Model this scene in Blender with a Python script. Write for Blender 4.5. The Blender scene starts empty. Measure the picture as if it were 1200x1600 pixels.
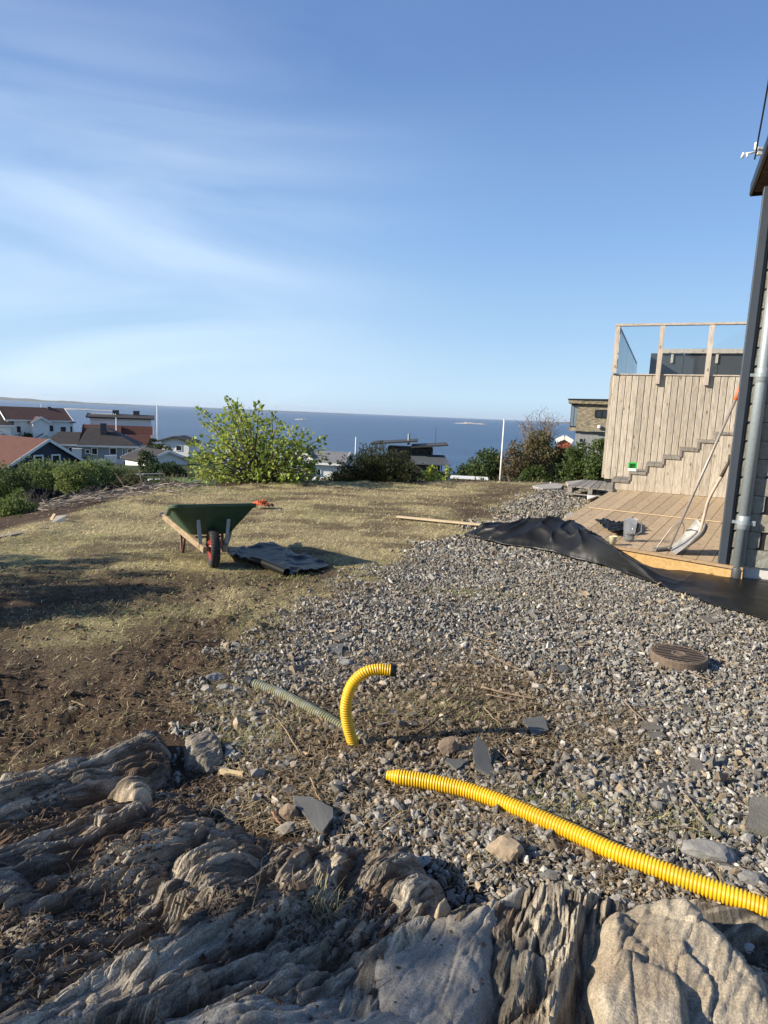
import bpy, math, random
import numpy as np
from mathutils import Matrix, Vector, Quaternion
random.seed(7); RNG = np.random.default_rng(11)
R = math.radians
S = bpy.context.scene
COL = S.collection

# ---------------------------------------------------------------- camera, sky, sun, exposure
FOC = 1000.0                      # focal length in pixels of a 1200 x 1600 picture
ROLL = R(2.376); PITCH = R(8.69); EYE = 1.6
CAMROT = Matrix.Rotation(math.pi/2 - PITCH, 3, 'X') @ Matrix.Rotation(ROLL, 3, 'Z')
cd = bpy.data.cameras.new('camera'); cam = bpy.data.objects.new('camera', cd); COL.objects.link(cam)
cam.matrix_world = Matrix.Translation((0, 0, EYE)) @ CAMROT.to_4x4()
cd.sensor_fit = 'VERTICAL'; cd.sensor_height = 36; cd.lens = 36*FOC/1600
cd.clip_start = 0.05; cd.clip_end = 90000
S.camera = cam
SUN_EL = R(26)
SUN_TRAVEL = Vector((0.972, 0.235, 0)).normalized()      # shadows fall to the right, slightly away
w = bpy.data.worlds.new('World'); S.world = w; w.use_nodes = True
nt = w.node_tree; nt.nodes.clear()
def wn(t, **k):
    n = nt.nodes.new(t)
    for a, b in k.items(): setattr(n, a, b)
    return n
sky = wn('ShaderNodeTexSky', sky_type='NISHITA', sun_disc=False)
sky.sun_elevation = SUN_EL
sky.sun_rotation = math.atan2(-SUN_TRAVEL.x, -SUN_TRAVEL.y) % (2*math.pi)
sky.altitude = 30; sky.air_density = 1.0; sky.dust_density = 0.6; sky.ozone_density = 3.0
tc = wn('ShaderNodeTexCoord')
mp = wn('ShaderNodeMapping'); mp.inputs['Scale'].default_value = (0.9, 1.0, 3.6); mp.inputs['Rotation'].default_value = (0.1, 0.42, 0.2)
nz = wn('ShaderNodeTexNoise'); nz.inputs['Scale'].default_value = 1.5; nz.inputs['Detail'].default_value = 5; nz.inputs['Roughness'].default_value = 0.5; nz.inputs['Distortion'].default_value = 0.9
rp = wn('ShaderNodeValToRGB'); rp.color_ramp.elements[0].position = 0.36; rp.color_ramp.elements[1].position = 0.72
rp.color_ramp.elements[1].color = (0.46, 0.46, 0.46, 1)
mixc = wn('ShaderNodeMix', data_type='RGBA')
mixc.inputs['B'].default_value = (5.6, 6.5, 7.4, 1)
tint = wn('ShaderNodeMix', data_type='RGBA', blend_type='MULTIPLY'); tint.inputs['Factor'].default_value = 1; tint.inputs['B'].default_value = (0.92, 0.93, 1.0, 1)
bg = wn('ShaderNodeBackground'); bg.inputs['Strength'].default_value = 0.10
wo = wn('ShaderNodeOutputWorld')
L = nt.links.new
L(tc.outputs['Generated'], mp.inputs['Vector']); L(mp.outputs['Vector'], nz.inputs['Vector']); L(nz.outputs['Fac'], rp.inputs['Fac'])
sx_ = wn('ShaderNodeSeparateXYZ'); gr = wn('ShaderNodeValToRGB'); L(tc.outputs['Generated'], sx_.inputs[0]); L(sx_.outputs['Z'], gr.inputs['Fac'])
el = gr.color_ramp.elements; el[0].position = 0.0; el[0].color = (0.47, 0.66, 0.85, 1); el[1].position = 0.9; el[1].color = (0.065, 0.14, 0.36, 1)
for ps, c_ in ((0.03, (0.50, 0.71, 0.90, 1)), (0.12, (0.37, 0.58, 0.83, 1)), (0.25, (0.245, 0.44, 0.76, 1)), (0.45, (0.14, 0.265, 0.56, 1))):
    e_ = el.new(ps); e_.color = c_
gs = wn('ShaderNodeVectorMath', operation='SCALE'); gs.inputs['Scale'].default_value = 6.6; L(gr.outputs['Color'], gs.inputs[0])
blend = wn('ShaderNodeMix', data_type='RGBA'); blend.inputs['Factor'].default_value = 0.85
L(sky.outputs['Color'], tint.inputs['A']); L(tint.outputs['Result'], blend.inputs['A']); L(gs.outputs[0], blend.inputs['B']); L(blend.outputs['Result'], mixc.inputs['A']); 
cx_ = wn('ShaderNodeMapRange', interpolation_type='SMOOTHERSTEP'); cx_.inputs['From Min'].default_value = 0.25; cx_.inputs['From Max'].default_value = -0.45; L(sx_.outputs['X'], cx_.inputs['Value'])
cz_ = wn('ShaderNodeMapRange', interpolation_type='SMOOTHERSTEP'); cz_.inputs['From Min'].default_value = 0.62; cz_.inputs['From Max'].default_value = 0.3; L(sx_.outputs['Z'], cz_.inputs['Value'])
q1 = wn('ShaderNodeMath', operation='MULTIPLY'); L(cx_.outputs[0], q1.inputs[0]); L(cz_.outputs[0], q1.inputs[1])
q2 = wn('ShaderNodeMath', operation='MULTIPLY'); L(q1.outputs[0], q2.inputs[0]); L(rp.outputs['Color'], q2.inputs[1]); L(q2.outputs[0], mixc.inputs['Factor'])
L(mixc.outputs['Result'], bg.inputs['Color']); L(bg.outputs['Background'], wo.inputs['Surface'])
sd = bpy.data.lights.new('sun', 'SUN'); sd.energy = 5.0; sd.angle = R(0.55); sd.color = (1.0, 0.90, 0.74)
so = bpy.data.objects.new('sun', sd); COL.objects.link(so)
sdir = Vector((SUN_TRAVEL.x*math.cos(SUN_EL), SUN_TRAVEL.y*math.cos(SUN_EL), -math.sin(SUN_EL)))
so.rotation_mode = 'QUATERNION'; so.rotation_quaternion = sdir.to_track_quat('-Z', 'Y')
S.view_settings.view_transform = 'Standard'; S.view_settings.look = 'None'
S.view_settings.gamma = 1; S.view_settings.use_curve_mapping = False
S.view_settings.exposure = 0.78

# ---------------------------------------------------------------- measuring helpers (survey of the place through the known camera)
def ray(px, py): return CAMROT @ Vector((px-600, 800-py, -FOC))
def W(px, py, z=0.0):
    d = ray(px, py); t = (z-EYE)/d.z
    return Vector((d.x*t, d.y*t, z))
def D(px, py, Y):
    d = ray(px, py); t = Y/d.y
    return Vector((d.x*t, Y, EYE+d.z*t))
def onplane(px, py, P, n):
    d = ray(px, py); o = Vector((0, 0, EYE)); t = (P-o).dot(n)/d.dot(n)
    return o+d*t

# ---------------------------------------------------------------- numpy noise
def _h(ix, iy, seed):
    n = (ix.astype(np.int64)*374761393 + iy.astype(np.int64)*668265263 + seed*974634777) & 0xffffffff
    n = ((n ^ (n >> 13))*1274126177) & 0xffffffff
    n = ((n ^ (n >> 16))*2246822519) & 0xffffffff
    return ((n ^ (n >> 13)) & 0xffffff)/float(0xffffff)
def vn(x, y, seed=0):
    x = np.asarray(x, float); y = np.asarray(y, float)
    ix = np.floor(x); iy = np.floor(y); fx = x-ix; fy = y-iy
    fx = fx*fx*fx*(fx*(fx*6-15)+10); fy = fy*fy*fy*(fy*(fy*6-15)+10)
    a = _h(ix, iy, seed); b = _h(ix+1, iy, seed); c = _h(ix, iy+1, seed); d = _h(ix+1, iy+1, seed)
    return ((a*(1-fx)+b*fx)*(1-fy)+(c*(1-fx)+d*fx)*fy)*2-1
def fbm(x, y, o=4, seed=0, g=0.5):
    s = 0; a = 1; t = 0
    for i in range(o):
        s = s+a*vn(x*2**i+i*17.3, y*2**i-i*9.1, seed+i); t += a; a *= g
    return s/t
def sdpoly(x, y, poly):
    """signed distance to a polygon, positive inside"""
    x = np.asarray(x, float); y = np.asarray(y, float)
    d2 = np.full(x.shape, 1e18); ins = np.zeros(x.shape, bool); n = len(poly)
    for i in range(n):
        ax, ay = poly[i][0], poly[i][1]; bx, by = poly[(i+1) % n][0], poly[(i+1) % n][1]
        ex, ey = bx-ax, by-ay; l = ex*ex+ey*ey+1e-12
        t = np.clip(((x-ax)*ex+(y-ay)*ey)/l, 0, 1)
        d2 = np.minimum(d2, (x-ax-t*ex)**2+(y-ay-t*ey)**2)
        if abs(ey) > 1e-12:
            c = ((ay > y) != (by > y)) & (x < (bx-ax)*(y-ay)/(by-ay)+ax); ins ^= c
    d = np.sqrt(d2); return np.where(ins, d, -d)
def wpoly(pts, z=0.0): return [tuple(W(a, b, z))[:2] for a, b in pts]
def smooth(a, b, x):
    t = np.clip((x-a)/(b-a), 0, 1); return t*t*(3-2*t)

# ---------------------------------------------------------------- object helpers
def tag(o, label=None, cat=None, group=None, kind=None):
    if label: o['label'] = label
    if cat: o['category'] = cat
    if group: o['group'] = group
    if kind: o['kind'] = kind
    return o
def thing(name, label, cat, loc=(0, 0, 0), rz=0, group=None):
    o = bpy.data.objects.new(name, None); COL.objects.link(o); o.location = loc; o.rotation_euler = (0, 0, rz)
    o.empty_display_size = 0.2
    return tag(o, label, cat, group)
def rootof(p):
    while p.parent: p = p.parent
    return p
def link(name, me, mat, parent=None):
    o = bpy.data.objects.new(name, me); COL.objects.link(o)
    if mat is not None and not me.materials: me.materials.append(mat)
    if parent: o.parent = parent
    return o
def npmesh(name, v, f, mat, parent=None, col=None, smooth_=False, local=False, uvfac=None):
    v = np.asarray(v, np.float32).reshape(-1, 3); f = np.asarray(f, np.int32)
    if parent is not None and not local:
        r = rootof(parent); v = v-np.array(r.location, np.float32)
    me = bpy.data.meshes.new(name); k = f.shape[1]
    me.vertices.add(len(v)); me.vertices.foreach_set('co', v.ravel())
    me.loops.add(f.size); me.loops.foreach_set('vertex_index', f.ravel())
    me.polygons.add(len(f)); me.polygons.foreach_set('loop_start', np.arange(0, f.size, k, dtype=np.int32))
    me.polygons.foreach_set('use_smooth', np.full(len(f), bool(smooth_)))
    if col is not None:
        a = me.color_attributes.new('Col', 'FLOAT_COLOR', 'POINT')
        c = np.ones((len(v), 4), np.float32); c[:, :3] = col; a.data.foreach_set('color', c.ravel())
    me.update(calc_edges=True); me.validate()
    return link(name, me, mat, parent)
class MB:
    """collects shapes for one mesh object"""
    def __init__(s): s.v = []; s.f = []; s.sm = False
    def add(s, vs, fs):
        b = len(s.v); s.v += [Vector(p) for p in vs]; s.f += [[b+i for i in f] for f in fs]; return s
    def box(s, x0, x1, y0, y1, z0, z1, M=None):
        vs = [Vector((x, y, z)) for z in (z0, z1) for y in (y0, y1) for x in (x0, x1)]
        if M is not None: vs = [M @ p for p in vs]
        return s.add(vs, [(0, 2, 3, 1), (4, 5, 7, 6), (0, 1, 5, 4), (2, 6, 7, 3), (0, 4, 6, 2), (1, 3, 7, 5)])
    def hexa(s, b, t):     # four bottom, four top corners, same order
        return s.add(list(b)+list(t), [(3, 2, 1, 0), (4, 5, 6, 7), (0, 1, 5, 4), (1, 2, 6, 5), (2, 3, 7, 6), (3, 0, 4, 7)])
    def bar(s, a, b, w, h, up=(0, 0, 1)):
        a = Vector(a); b = Vector(b); d = (b-a).normalized(); u = Vector(up)
        x = d.cross(u)
        if x.length < 1e-4: x = d.cross(Vector((0, 1, 0)))
        x.normalize(); y = x.cross(d).normalized()
        q = [(-1, -1), (1, -1), (1, 1), (-1, 1)]
        return s.hexa([a+x*w/2*i+y*h/2*j for i, j in q], [b+x*w/2*i+y*h/2*j for i, j in q])
    def tube(s, pts, r, n=8, cap=True):
        pts = [Vector(p) for p in pts]; m = len(pts); rs = r if hasattr(r, '__len__') else [r]*m
        t0 = (pts[1]-pts[0]).normalized(); x = t0.orthogonal().normalized(); rings = []; b = len(s.v)
        for i, p in enumerate(pts):
            t = (pts[min(i+1, m-1)]-pts[max(i-1, 0)]).normalized()
            x = (x-t*x.dot(t)).normalized(); y = t.cross(x)
            for k in range(n):
                a = 2*math.pi*k/n; s.v.append(p+(x*math.cos(a)+y*math.sin(a))*rs[i])
        for i in range(m-1):
            for k in range(n):
                k2 = (k+1) % n; s.f.append([b+i*n+k, b+i*n+k2, b+(i+1)*n+k2, b+(i+1)*n+k])
        if cap:
            s.f.append([b+k for k in range(n)][::-1]); s.f.append([b+(m-1)*n+k for k in range(n)])
        return s
    def lathe(s, prof, c=(0, 0, 0), n=24, M=None, wob=0):
        b = len(s.v); c = Vector(c)
        for r, z in prof:
            for k in range(n):
                a = 2*math.pi*k/n; p = Vector((r*math.cos(a), r*math.sin(a), z))
                if M is not None: p = M @ p
                s.v.append(c+p)
        for i in range(len(prof)-1):
            for k in range(n):
                k2 = (k+1) % n; s.f.append([b+i*n+k, b+i*n+k2, b+(i+1)*n+k2, b+(i+1)*n+k])
        return s
    def prism(s, poly, n, h):   # extrude polygon (3D points) along n*h
        n = Vector(n); m = len(poly); lo = [Vector(p) for p in poly]; hi = [p+n*h for p in lo]
        return s.add(lo+hi, [list(range(m))[::-1], list(range(m, 2*m))]+[[i, (i+1) % m, m+(i+1) % m, m+i] for i in range(m)])
    def build(s, name, mat, parent=None, local=False, smooth_=False, bevel=0):
        off = Vector((0, 0, 0))
        if parent is not None and not local: off = rootof(parent).location
        me = bpy.data.meshes.new(name); me.from_pydata([tuple(p-off) for p in s.v], [], s.f); me.update()
        me.polygons.foreach_set('use_smooth', [bool(smooth_)]*len(me.polygons))
        o = link(name, me, mat, parent)
        if bevel:
            md = o.modifiers.new('bevel', 'BEVEL'); md.width = bevel; md.segments = 2; md.limit_method = 'ANGLE'
        return o
def copy_tree(o, parent=None):
    c = o.copy(); COL.objects.link(c)
    if parent is not None: c.parent = parent
    for ch in list(o.children): copy_tree(ch, c)
    return c

# ---------------------------------------------------------------- materials
MATS = {}
def mat(name, col=(0.5, 0.5, 0.5), rough=0.7, var=0.25, scale=8, bump=0.2, bscale=40, stretch=(1, 1, 1), col2=None,
        attr=False, metal=0, spec=0.5, bdist=0.01, transl=0, detail=5, coat=0):
    if name in MATS: return MATS[name]
    m = bpy.data.materials.new(name); m.use_nodes = True; t = m.node_tree; N = t.nodes.new; K = t.links.new
    p = t.nodes['Principled BSDF']; p.inputs['Roughness'].default_value = rough; p.inputs['Metallic'].default_value = metal
    p.inputs['Specular IOR Level'].default_value = spec; p.inputs['Coat Weight'].default_value = coat
    tcn = N('ShaderNodeTexCoord'); mpn = N('ShaderNodeMapping'); mpn.inputs['Scale'].default_value = stretch
    K(tcn.outputs['Object'], mpn.inputs['Vector'])
    n1 = N('ShaderNodeTexNoise'); n1.inputs['Scale'].default_value = scale; n1.inputs['Detail'].default_value = detail; n1.inputs['Roughness'].default_value = 0.6
    K(mpn.outputs['Vector'], n1.inputs['Vector'])
    cr = N('ShaderNodeValToRGB'); cr.color_ramp.elements[0].position = 0.3; cr.color_ramp.elements[1].position = 0.7
    c2 = col2 if col2 else tuple(min(1, c*(1+var)) for c in col)
    c1 = tuple(c*(1-var) for c in col) if not col2 else col
    cr.color_ramp.elements[0].color = (*c1, 1); cr.color_ramp.elements[1].color = (*c2, 1)
    K(n1.outputs['Fac'], cr.inputs['Fac']); out = cr.outputs['Color']
    if attr:
        a = N('ShaderNodeAttribute'); a.attribute_name = 'Col'
        mx = N('ShaderNodeMix'); mx.data_type = 'RGBA'; mx.blend_type = 'MULTIPLY'; mx.inputs['Factor'].default_value = 1
        K(a.outputs['Color'], mx.inputs['A']); K(out, mx.inputs['B']); out = mx.outputs['Result']
    K(out, p.inputs['Base Color'])
    if bump:
        n2 = N('ShaderNodeTexNoise'); n2.inputs['Scale'].default_value = bscale; n2.inputs['Detail'].default_value = 6; n2.inputs['Roughness'].default_value = 0.65
        K(mpn.outputs['Vector'], n2.inputs['Vector'])
        bp = N('ShaderNodeBump'); bp.inputs['Strength'].default_value = bump; bp.inputs['Distance'].default_value = bdist
        K(n2.outputs['Fac'], bp.inputs['Height']); K(bp.outputs['Normal'], p.inputs['Normal'])
    if transl:
        tr = N('ShaderNodeBsdfTranslucent'); K(out, tr.inputs['Color']); ms = N('ShaderNodeMixShader'); ms.inputs['Fac'].default_value = transl
        K(p.outputs['BSDF'], ms.inputs[1]); K(tr.outputs['BSDF'], ms.inputs[2]); K(ms.outputs['Shader'], t.nodes['Material Output'].inputs['Surface'])
    MATS[name] = m; return m
def wood(name, light, dark, axis='Z', rough=0.75, seed=0, knots=True, rand=0.18):
    """boards: long grain, knots, one tone per board (random per object)"""
    if name in MATS: return MATS[name]
    m = bpy.data.materials.new(name); m.use_nodes = True; t = m.node_tree; N = t.nodes.new; K = t.links.new
    p = t.nodes['Principled BSDF']; p.inputs['Roughness'].default_value = rough; p.inputs['Specular IOR Level'].default_value = 0.25
    tcn = N('ShaderNodeTexCoord'); oi = N('ShaderNodeObjectInfo')
    ad = N('ShaderNodeVectorMath'); ad.operation = 'ADD'; K(tcn.outputs['Object'], ad.inputs[0])
    sc = N('ShaderNodeVectorMath'); sc.operation = 'SCALE'; sc.inputs['Scale'].default_value = 37.0
    cmb = N('ShaderNodeCombineXYZ'); K(oi.outputs['Random'], cmb.inputs[0]); K(oi.outputs['Random'], cmb.inputs[1]); K(oi.outputs['Random'], cmb.inputs[2])
    K(cmb.outputs[0], sc.inputs[0]); K(sc.outputs[0], ad.inputs[1])
    mpn = N('ShaderNodeMapping'); st = {'X': (0.12, 1, 1), 'Y': (1, 0.12, 1), 'Z': (1, 1, 0.12)}[axis]
    mpn.inputs['Scale'].default_value = st; K(ad.outputs[0], mpn.inputs['Vector'])
    n1 = N('ShaderNodeTexNoise'); n1.inputs['Scale'].default_value = 34; n1.inputs['Detail'].default_value = 6; n1.inputs['Roughness'].default_value = 0.7; n1.inputs['Distortion'].default_value = 0.6
    K(mpn.outputs['Vector'], n1.inputs['Vector'])
    cr = N('ShaderNodeValToRGB'); cr.color_ramp.elements[0].position = 0.34; cr.color_ramp.elements[1].position = 0.62
    cr.color_ramp.elements[0].color = (*dark, 1); cr.color_ramp.elements[1].color = (*light, 1)
    K(n1.outputs['Fac'], cr.inputs['Fac']); out = cr.outputs['Color']
    if knots:
        mk = N('ShaderNodeMapping'); sk = {'X': (0.5, 1, 1), 'Y': (1, 0.5, 1), 'Z': (1, 1, 0.5)}[axis]
        mk.inputs['Scale'].default_value = sk; K(ad.outputs[0], mk.inputs['Vector'])
        vo = N('ShaderNodeTexVoronoi'); vo.inputs['Scale'].default_value = 6.5; K(mk.outputs['Vector'], vo.inputs['Vector'])
        r2 = N('ShaderNodeValToRGB'); r2.color_ramp.elements[0].position = 0.05; r2.color_ramp.elements[1].position = 0.17
        r2.color_ramp.elements[0].color = (0.28, 0.2, 0.13, 1); r2.color_ramp.elements[1].color = (1, 1, 1, 1)
        K(vo.outputs['Distance'], r2.inputs['Fac'])
        mm = N('ShaderNodeMix'); mm.data_type = 'RGBA'; mm.blend_type = 'MULTIPLY'; mm.inputs['Factor'].default_value = 0.85
        K(out, mm.inputs['A']); K(r2.outputs['Color'], mm.inputs['B']); out = mm.outputs['Result']
    mr = N('ShaderNodeMapRange'); mr.inputs['To Min'].default_value = 1-rand; mr.inputs['To Max'].default_value = 1+rand
    K(oi.outputs['Random'], mr.inputs['Value'])
    hs = N('ShaderNodeHueSaturation'); K(mr.outputs['Result'], hs.inputs['Value']); K(out, hs.inputs['Color'])
    K(hs.outputs['Color'], p.inputs['Base Color'])
    bp = N('ShaderNodeBump'); bp.inputs['Strength'].default_value = 0.4; bp.inputs['Distance'].default_value = 0.004
    K(n1.outputs['Fac'], bp.inputs['Height']); K(bp.outputs['Normal'], p.inputs['Normal'])
    MATS[name] = m; return m
def glassmat(name, col=(1, 1, 1), opac=0.12, rough=0.02):
    if name in MATS: return MATS[name]
    m = bpy.data.materials.new(name); m.use_nodes = True; t = m.node_tree; t.nodes.clear(); N = t.nodes.new; K = t.links.new
    tr = N('ShaderNodeBsdfTransparent'); tr.inputs['Color'].default_value = (*col, 1)
    gl = N('ShaderNodeBsdfGlossy'); gl.inputs['Roughness'].default_value = rough
    fr = N('ShaderNodeFresnel'); fr.inputs['IOR'].default_value = 1.5
    mx = N('ShaderNodeMixShader'); K(fr.outputs[0], mx.inputs[0]); K(tr.outputs[0], mx.inputs[1]); K(gl.outputs[0], mx.inputs[2])
    o = N('ShaderNodeOutputMaterial'); K(mx.outputs[0], o.inputs['Surface']); MATS[name] = m; return m

M_white = mat('white_paint', (0.72, 0.72, 0.70), 0.6, 0.06, 3, 0.1)
M_wroof = mat('dark_roof_tile', (0.035, 0.03, 0.028), 0.8, 0.3, 1.5, 0.5, 6, bdist=0.05)
M_browntile = mat('brown_roof_tile', (0.075, 0.035, 0.026), 0.8, 0.25, 1.5, 0.5, 6, bdist=0.05)
M_redroof = mat('red_roof_tile', (0.09, 0.028, 0.018), 0.8, 0.2, 2, 0.5, 8, bdist=0.05)
M_blue = mat('dark_blue_paint', (0.016, 0.028, 0.055), 0.6, 0.15, 2, 0.1)
M_greyblue = mat('grey_blue_paint', (0.19, 0.235, 0.28), 0.6, 0.08, 2, 0.1)
M_pane = mat('window_pane', (0.02, 0.025, 0.03), 0.08, 0.1, 2, 0)
M_black = mat('black_plastic', (0.012, 0.012, 0.013), 0.45, 0.2, 10, 0.1)
M_anthracite = mat('anthracite_metal', (0.045, 0.055, 0.07), 0.45, 0.08, 4, 0.05)
M_dgrey = mat('dark_grey_panel', (0.045, 0.05, 0.055), 0.5, 0.1, 2, 0.05)
M_steel = mat('galvanised_steel', (0.27, 0.31, 0.33), 0.5, 0.14, 60, 0.12, 120, metal=0.25, bdist=0.001)
M_conc = mat('pale_concrete', (0.52, 0.5, 0.47), 0.85, 0.12, 6, 0.3)
M_bark = mat('bark', (0.1, 0.075, 0.055), 0.9, 0.35, 20, 0.5)
M_leaf = mat('leaves', (1, 1, 1), 0.55, 0.0, 4, 0, col2=(0.85, 0.85, 0.85), attr=True, transl=0.45, spec=0.35)
M_straw = mat('dry_straw', (1, 1, 1), 0.75, 0.0, 4, 0, col2=(0.8, 0.8, 0.8), attr=True, spec=0.2, transl=0.15)

# ---------------------------------------------------------------- terrain
PLATEAU = [(-4.75, -8), (-4.6, 6.6), (-4.35, 8.6), (-4.2, 12.0), (-2.4, 13.9), (0, 15.1), (4, 16.4), (8, 17.5), (14, 17), (22, 12), (22, -12), (-4.75, -12)]
PX_GRAVEL = [(842, 762), (870, 752), (900, 760), (945, 772), (890, 808), (840, 835), (1000, 890), (1200, 920), (1420, 960), (1500, 1500), (1250, 1520), (1060, 1440),
             (960, 1440), (820, 1420), (700, 1420), (600, 1330), (520, 1310), (430, 1290), (365, 1240), (352, 1160), (335, 1080), (385, 1045), (440, 1000), (500, 955), (580, 900), (650, 862), (725, 832), (775, 800)]
GRAVEL = wpoly(PX_GRAVEL)
ROCKZONE = wpoly([(-260, 1340), (0, 1225), (120, 1190), (260, 1130), (355, 1130), (365, 1200), (330, 1290), (430, 1305), (560, 1320), (640, 1325), (720, 1400), (830, 1392), (1000, 1410),
                  (1110, 1450), (1260, 1560), (1500, 1900), (600, 3200), (-900, 1900)])
SOIL = wpoly([(-300, 1060), (0, 1010), (120, 1060), (190, 1005), (290, 960), (420, 905), (500, 885), (420, 985), (370, 1045), (340, 1090), (360, 1140), (250, 1150), (0, 1240), (-300, 1340)])
SOIL2 = wpoly([(690, 790), (760, 760), (850, 758), (820, 780), (770, 800), (720, 815)])
SOIL3 = wpoly([(560, 1070), (700, 1040), (860, 1060), (960, 1120), (900, 1180), (760, 1210), (620, 1190), (520, 1220), (400, 1290), (370, 1210), (430, 1130)])
SOIL4 = wpoly([(-400, 900), (0, 880), (120, 890), (330, 900), (430, 905), (300, 960), (140, 970), (0, 1010), (-400, 1020)])
def ground_z(x, y):
    x = np.asarray(x, float); y = np.asarray(y, float)
    d = -sdpoly(x, y, PLATEAU); o = np.clip(d, 0, None)
    a = np.degrees(np.arctan2(x, y))
    s = 0.095+0.04*smooth(-17, -9, a)+0.02*smooth(40, 70, a)
    zz = o*o/(o+1.2)
    z = -s*zz
    left = 1-smooth(-16, -13, a)
    zl = -np.minimum(1.3*(1-np.exp(-zz/6))+0.065*zz, 6.9+0*zz)-0.22*np.clip(zz-112, 0, None)
    z = z*(1-left)+zl*left
    far = smooth(6, 40, o)
    z = z+far*fbm(x*0.06, y*0.06, 3, 5)*0.7
    near = 1-smooth(0, 8, o)
    z = z+near*(0.035*fbm(x*0.7, y*0.7, 3, 1)+0.012*fbm(x*5, y*5, 3, 2))
    so_ = np.maximum(smooth(-0.1, 0.3, sdpoly(x, y, SOIL)), smooth(-0.1, 0.2, sdpoly(x, y, SOIL2))*0.5)
    so_ = np.maximum(so_, smooth(-0.1, 0.3, sdpoly(x, y, SOIL4))*0.6)
    z = z+near*so_*(0.06*fbm(x*3.1, y*3.1, 4, 8)+0.034*fbm(x*11, y*11, 4, 9, 0.65)+0.012*fbm(x*40, y*40, 2, 19))
    # turned sods along the crest of the lawn
    z = z+near*0.07*np.exp(-((d+0.25)/0.3)**2)*(0.5+fbm(x*2.2, y*2.2, 4, 12))*(y > 6)
    return np.maximum(z, -34.0)
def gz(x, y): return float(ground_z(np.array([x]), np.array([y]))[0])

def ground_material():
    m = bpy.data.materials.new('earth'); m.use_nodes = True; t = m.node_tree; N = t.nodes.new; K = t.links.new
    p = t.nodes['Principled BSDF']; p.inputs['Roughness'].default_value = 0.95; p.inputs['Specular IOR Level'].default_value = 0.15
    tcn = N('ShaderNodeTexCoord'); a = N('ShaderNodeAttribute'); a.attribute_name = 'Col'
    def noise(s, d=8):
        n = N('ShaderNodeTexNoise'); n.inputs['Scale'].default_value = s; n.inputs['Detail'].default_value = d; n.inputs['Roughness'].default_value = 0.7
        K(tcn.outputs['Object'], n.inputs['Vector']); return n
    n1 = noise(9); n2 = noise(60); n3 = noise(1.3)
    cr = N('ShaderNodeValToRGB'); cr.color_ramp.elements[0].position = 0.35; cr.color_ramp.elements[1].position = 0.68
    cr.color_ramp.elements[0].color = (0.42, 0.42, 0.42, 1); cr.color_ramp.elements[1].color = (1.25, 1.25, 1.25, 1)
    K(n2.outputs['Fac'], cr.inputs['Fac'])
    c2 = N('ShaderNodeValToRGB'); c2.color_ramp.elements[0].position = 0.35; c2.color_ramp.elements[1].position = 0.65
    c2.color_ramp.elements[0].color = (0.7, 0.68, 0.66, 1); c2.color_ramp.elements[1].color = (1.15, 1.15, 1.15, 1)
    K(n1.outputs['Fac'], c2.inputs['Fac'])
    m1 = N('ShaderNodeMix'); m1.data_type = 'RGBA'; m1.blend_type = 'MULTIPLY'; m1.inputs['Factor'].default_value = 1
    K(a.outputs['Color'], m1.inputs['A']); K(cr.outputs['Color'], m1.inputs['B'])
    m2 = N('ShaderNodeMix'); m2.data_type = 'RGBA'; m2.blend_type = 'MULTIPLY'; m2.inputs['Factor'].default_value = 1
    K(m1.outputs['Result'], m2.inputs['A']); K(c2.outputs['Color'], m2.inputs['B']); K(m2.outputs['Result'], p.inputs['Base Color'])
    b = N('ShaderNodeBump'); b.inputs['Strength'].default_value = 0.9; b.inputs['Distance'].default_value = 0.02; K(n2.outputs['Fac'], b.inputs['Height'])
    b2 = N('ShaderNodeBump'); b2.inputs['Strength'].default_value = 0.7; b2.inputs['Distance'].default_value = 0.06; K(n1.outputs['Fac'], b2.inputs['Height'])
    K(b2.outputs['Normal'], b.inputs['Normal']); K(b.outputs['Normal'], p.inputs['Normal'])
    return m
M_earth = ground_material()
def grass_amount(x, y):
    """how much dry lawn grows at a place, 0..1"""
    pl = sdpoly(x, y, PLATEAU)
    n = fbm(x*1.1, y*1.1, 4, 31)
    g = smooth(-0.35, 0.1, pl+0.3*n)
    gr = smooth(-0.12, 0.28, sdpoly(x, y, GRAVEL)+0.3*fbm(x*1.7, y*1.7, 3, 77))
    g = g*(1-gr)
    g = g*(1-0.93*smooth(-0.25, 0.35, sdpoly(x, y, SOIL)+0.5*n))
    g = g*(1-0.75*smooth(-0.4, 0.4, sdpoly(x, y, SOIL2)+0.5*n))
    g = g*(1-0.8*smooth(-0.35, 0.35, sdpoly(x, y, SOIL4)+0.6*n))*(1-0.7*smooth(0.02, 0.34, fbm(x*1.3, y*2.6, 5, 47)))
    g = g*(0.62+0.38*smooth(-0.4, 0.1, fbm(x*0.8+3, y*1.9, 4, 41)))
    g = g*smooth(0.0, -0.1, sdpoly(x, y, ROCKZONE)+0.05)
    return np.clip(g, 0, 1)
ths = np.radians(np.concatenate([np.arange(-180, -46, 4), np.arange(-46, 50, 0.26), np.arange(50, 180, 4)]))
rs = np.concatenate([[0.02], 0.9*1.0132**np.arange(0, 537)])
TH, RR = np.meshgrid(ths, rs, indexing='ij'); X = RR*np.sin(TH); Y = RR*np.cos(TH)
Zg = ground_z(X, Y)
gr_ = smooth(-0.1, 0.3, sdpoly(X, Y, GRAVEL)+0.3*fbm(X*1.7, Y*1.7, 3, 77)); ga = grass_amount(X, Y)
soil_c = np.array([0.105, 0.070, 0.047]); grav_c = np.array([0.105, 0.09, 0.073]); thatch = np.array([0.58, 0.49, 0.27]); far_c = np.array([0.06, 0.085, 0.03])
out = np.clip(-sdpoly(X, Y, PLATEAU), 0, None)
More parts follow.
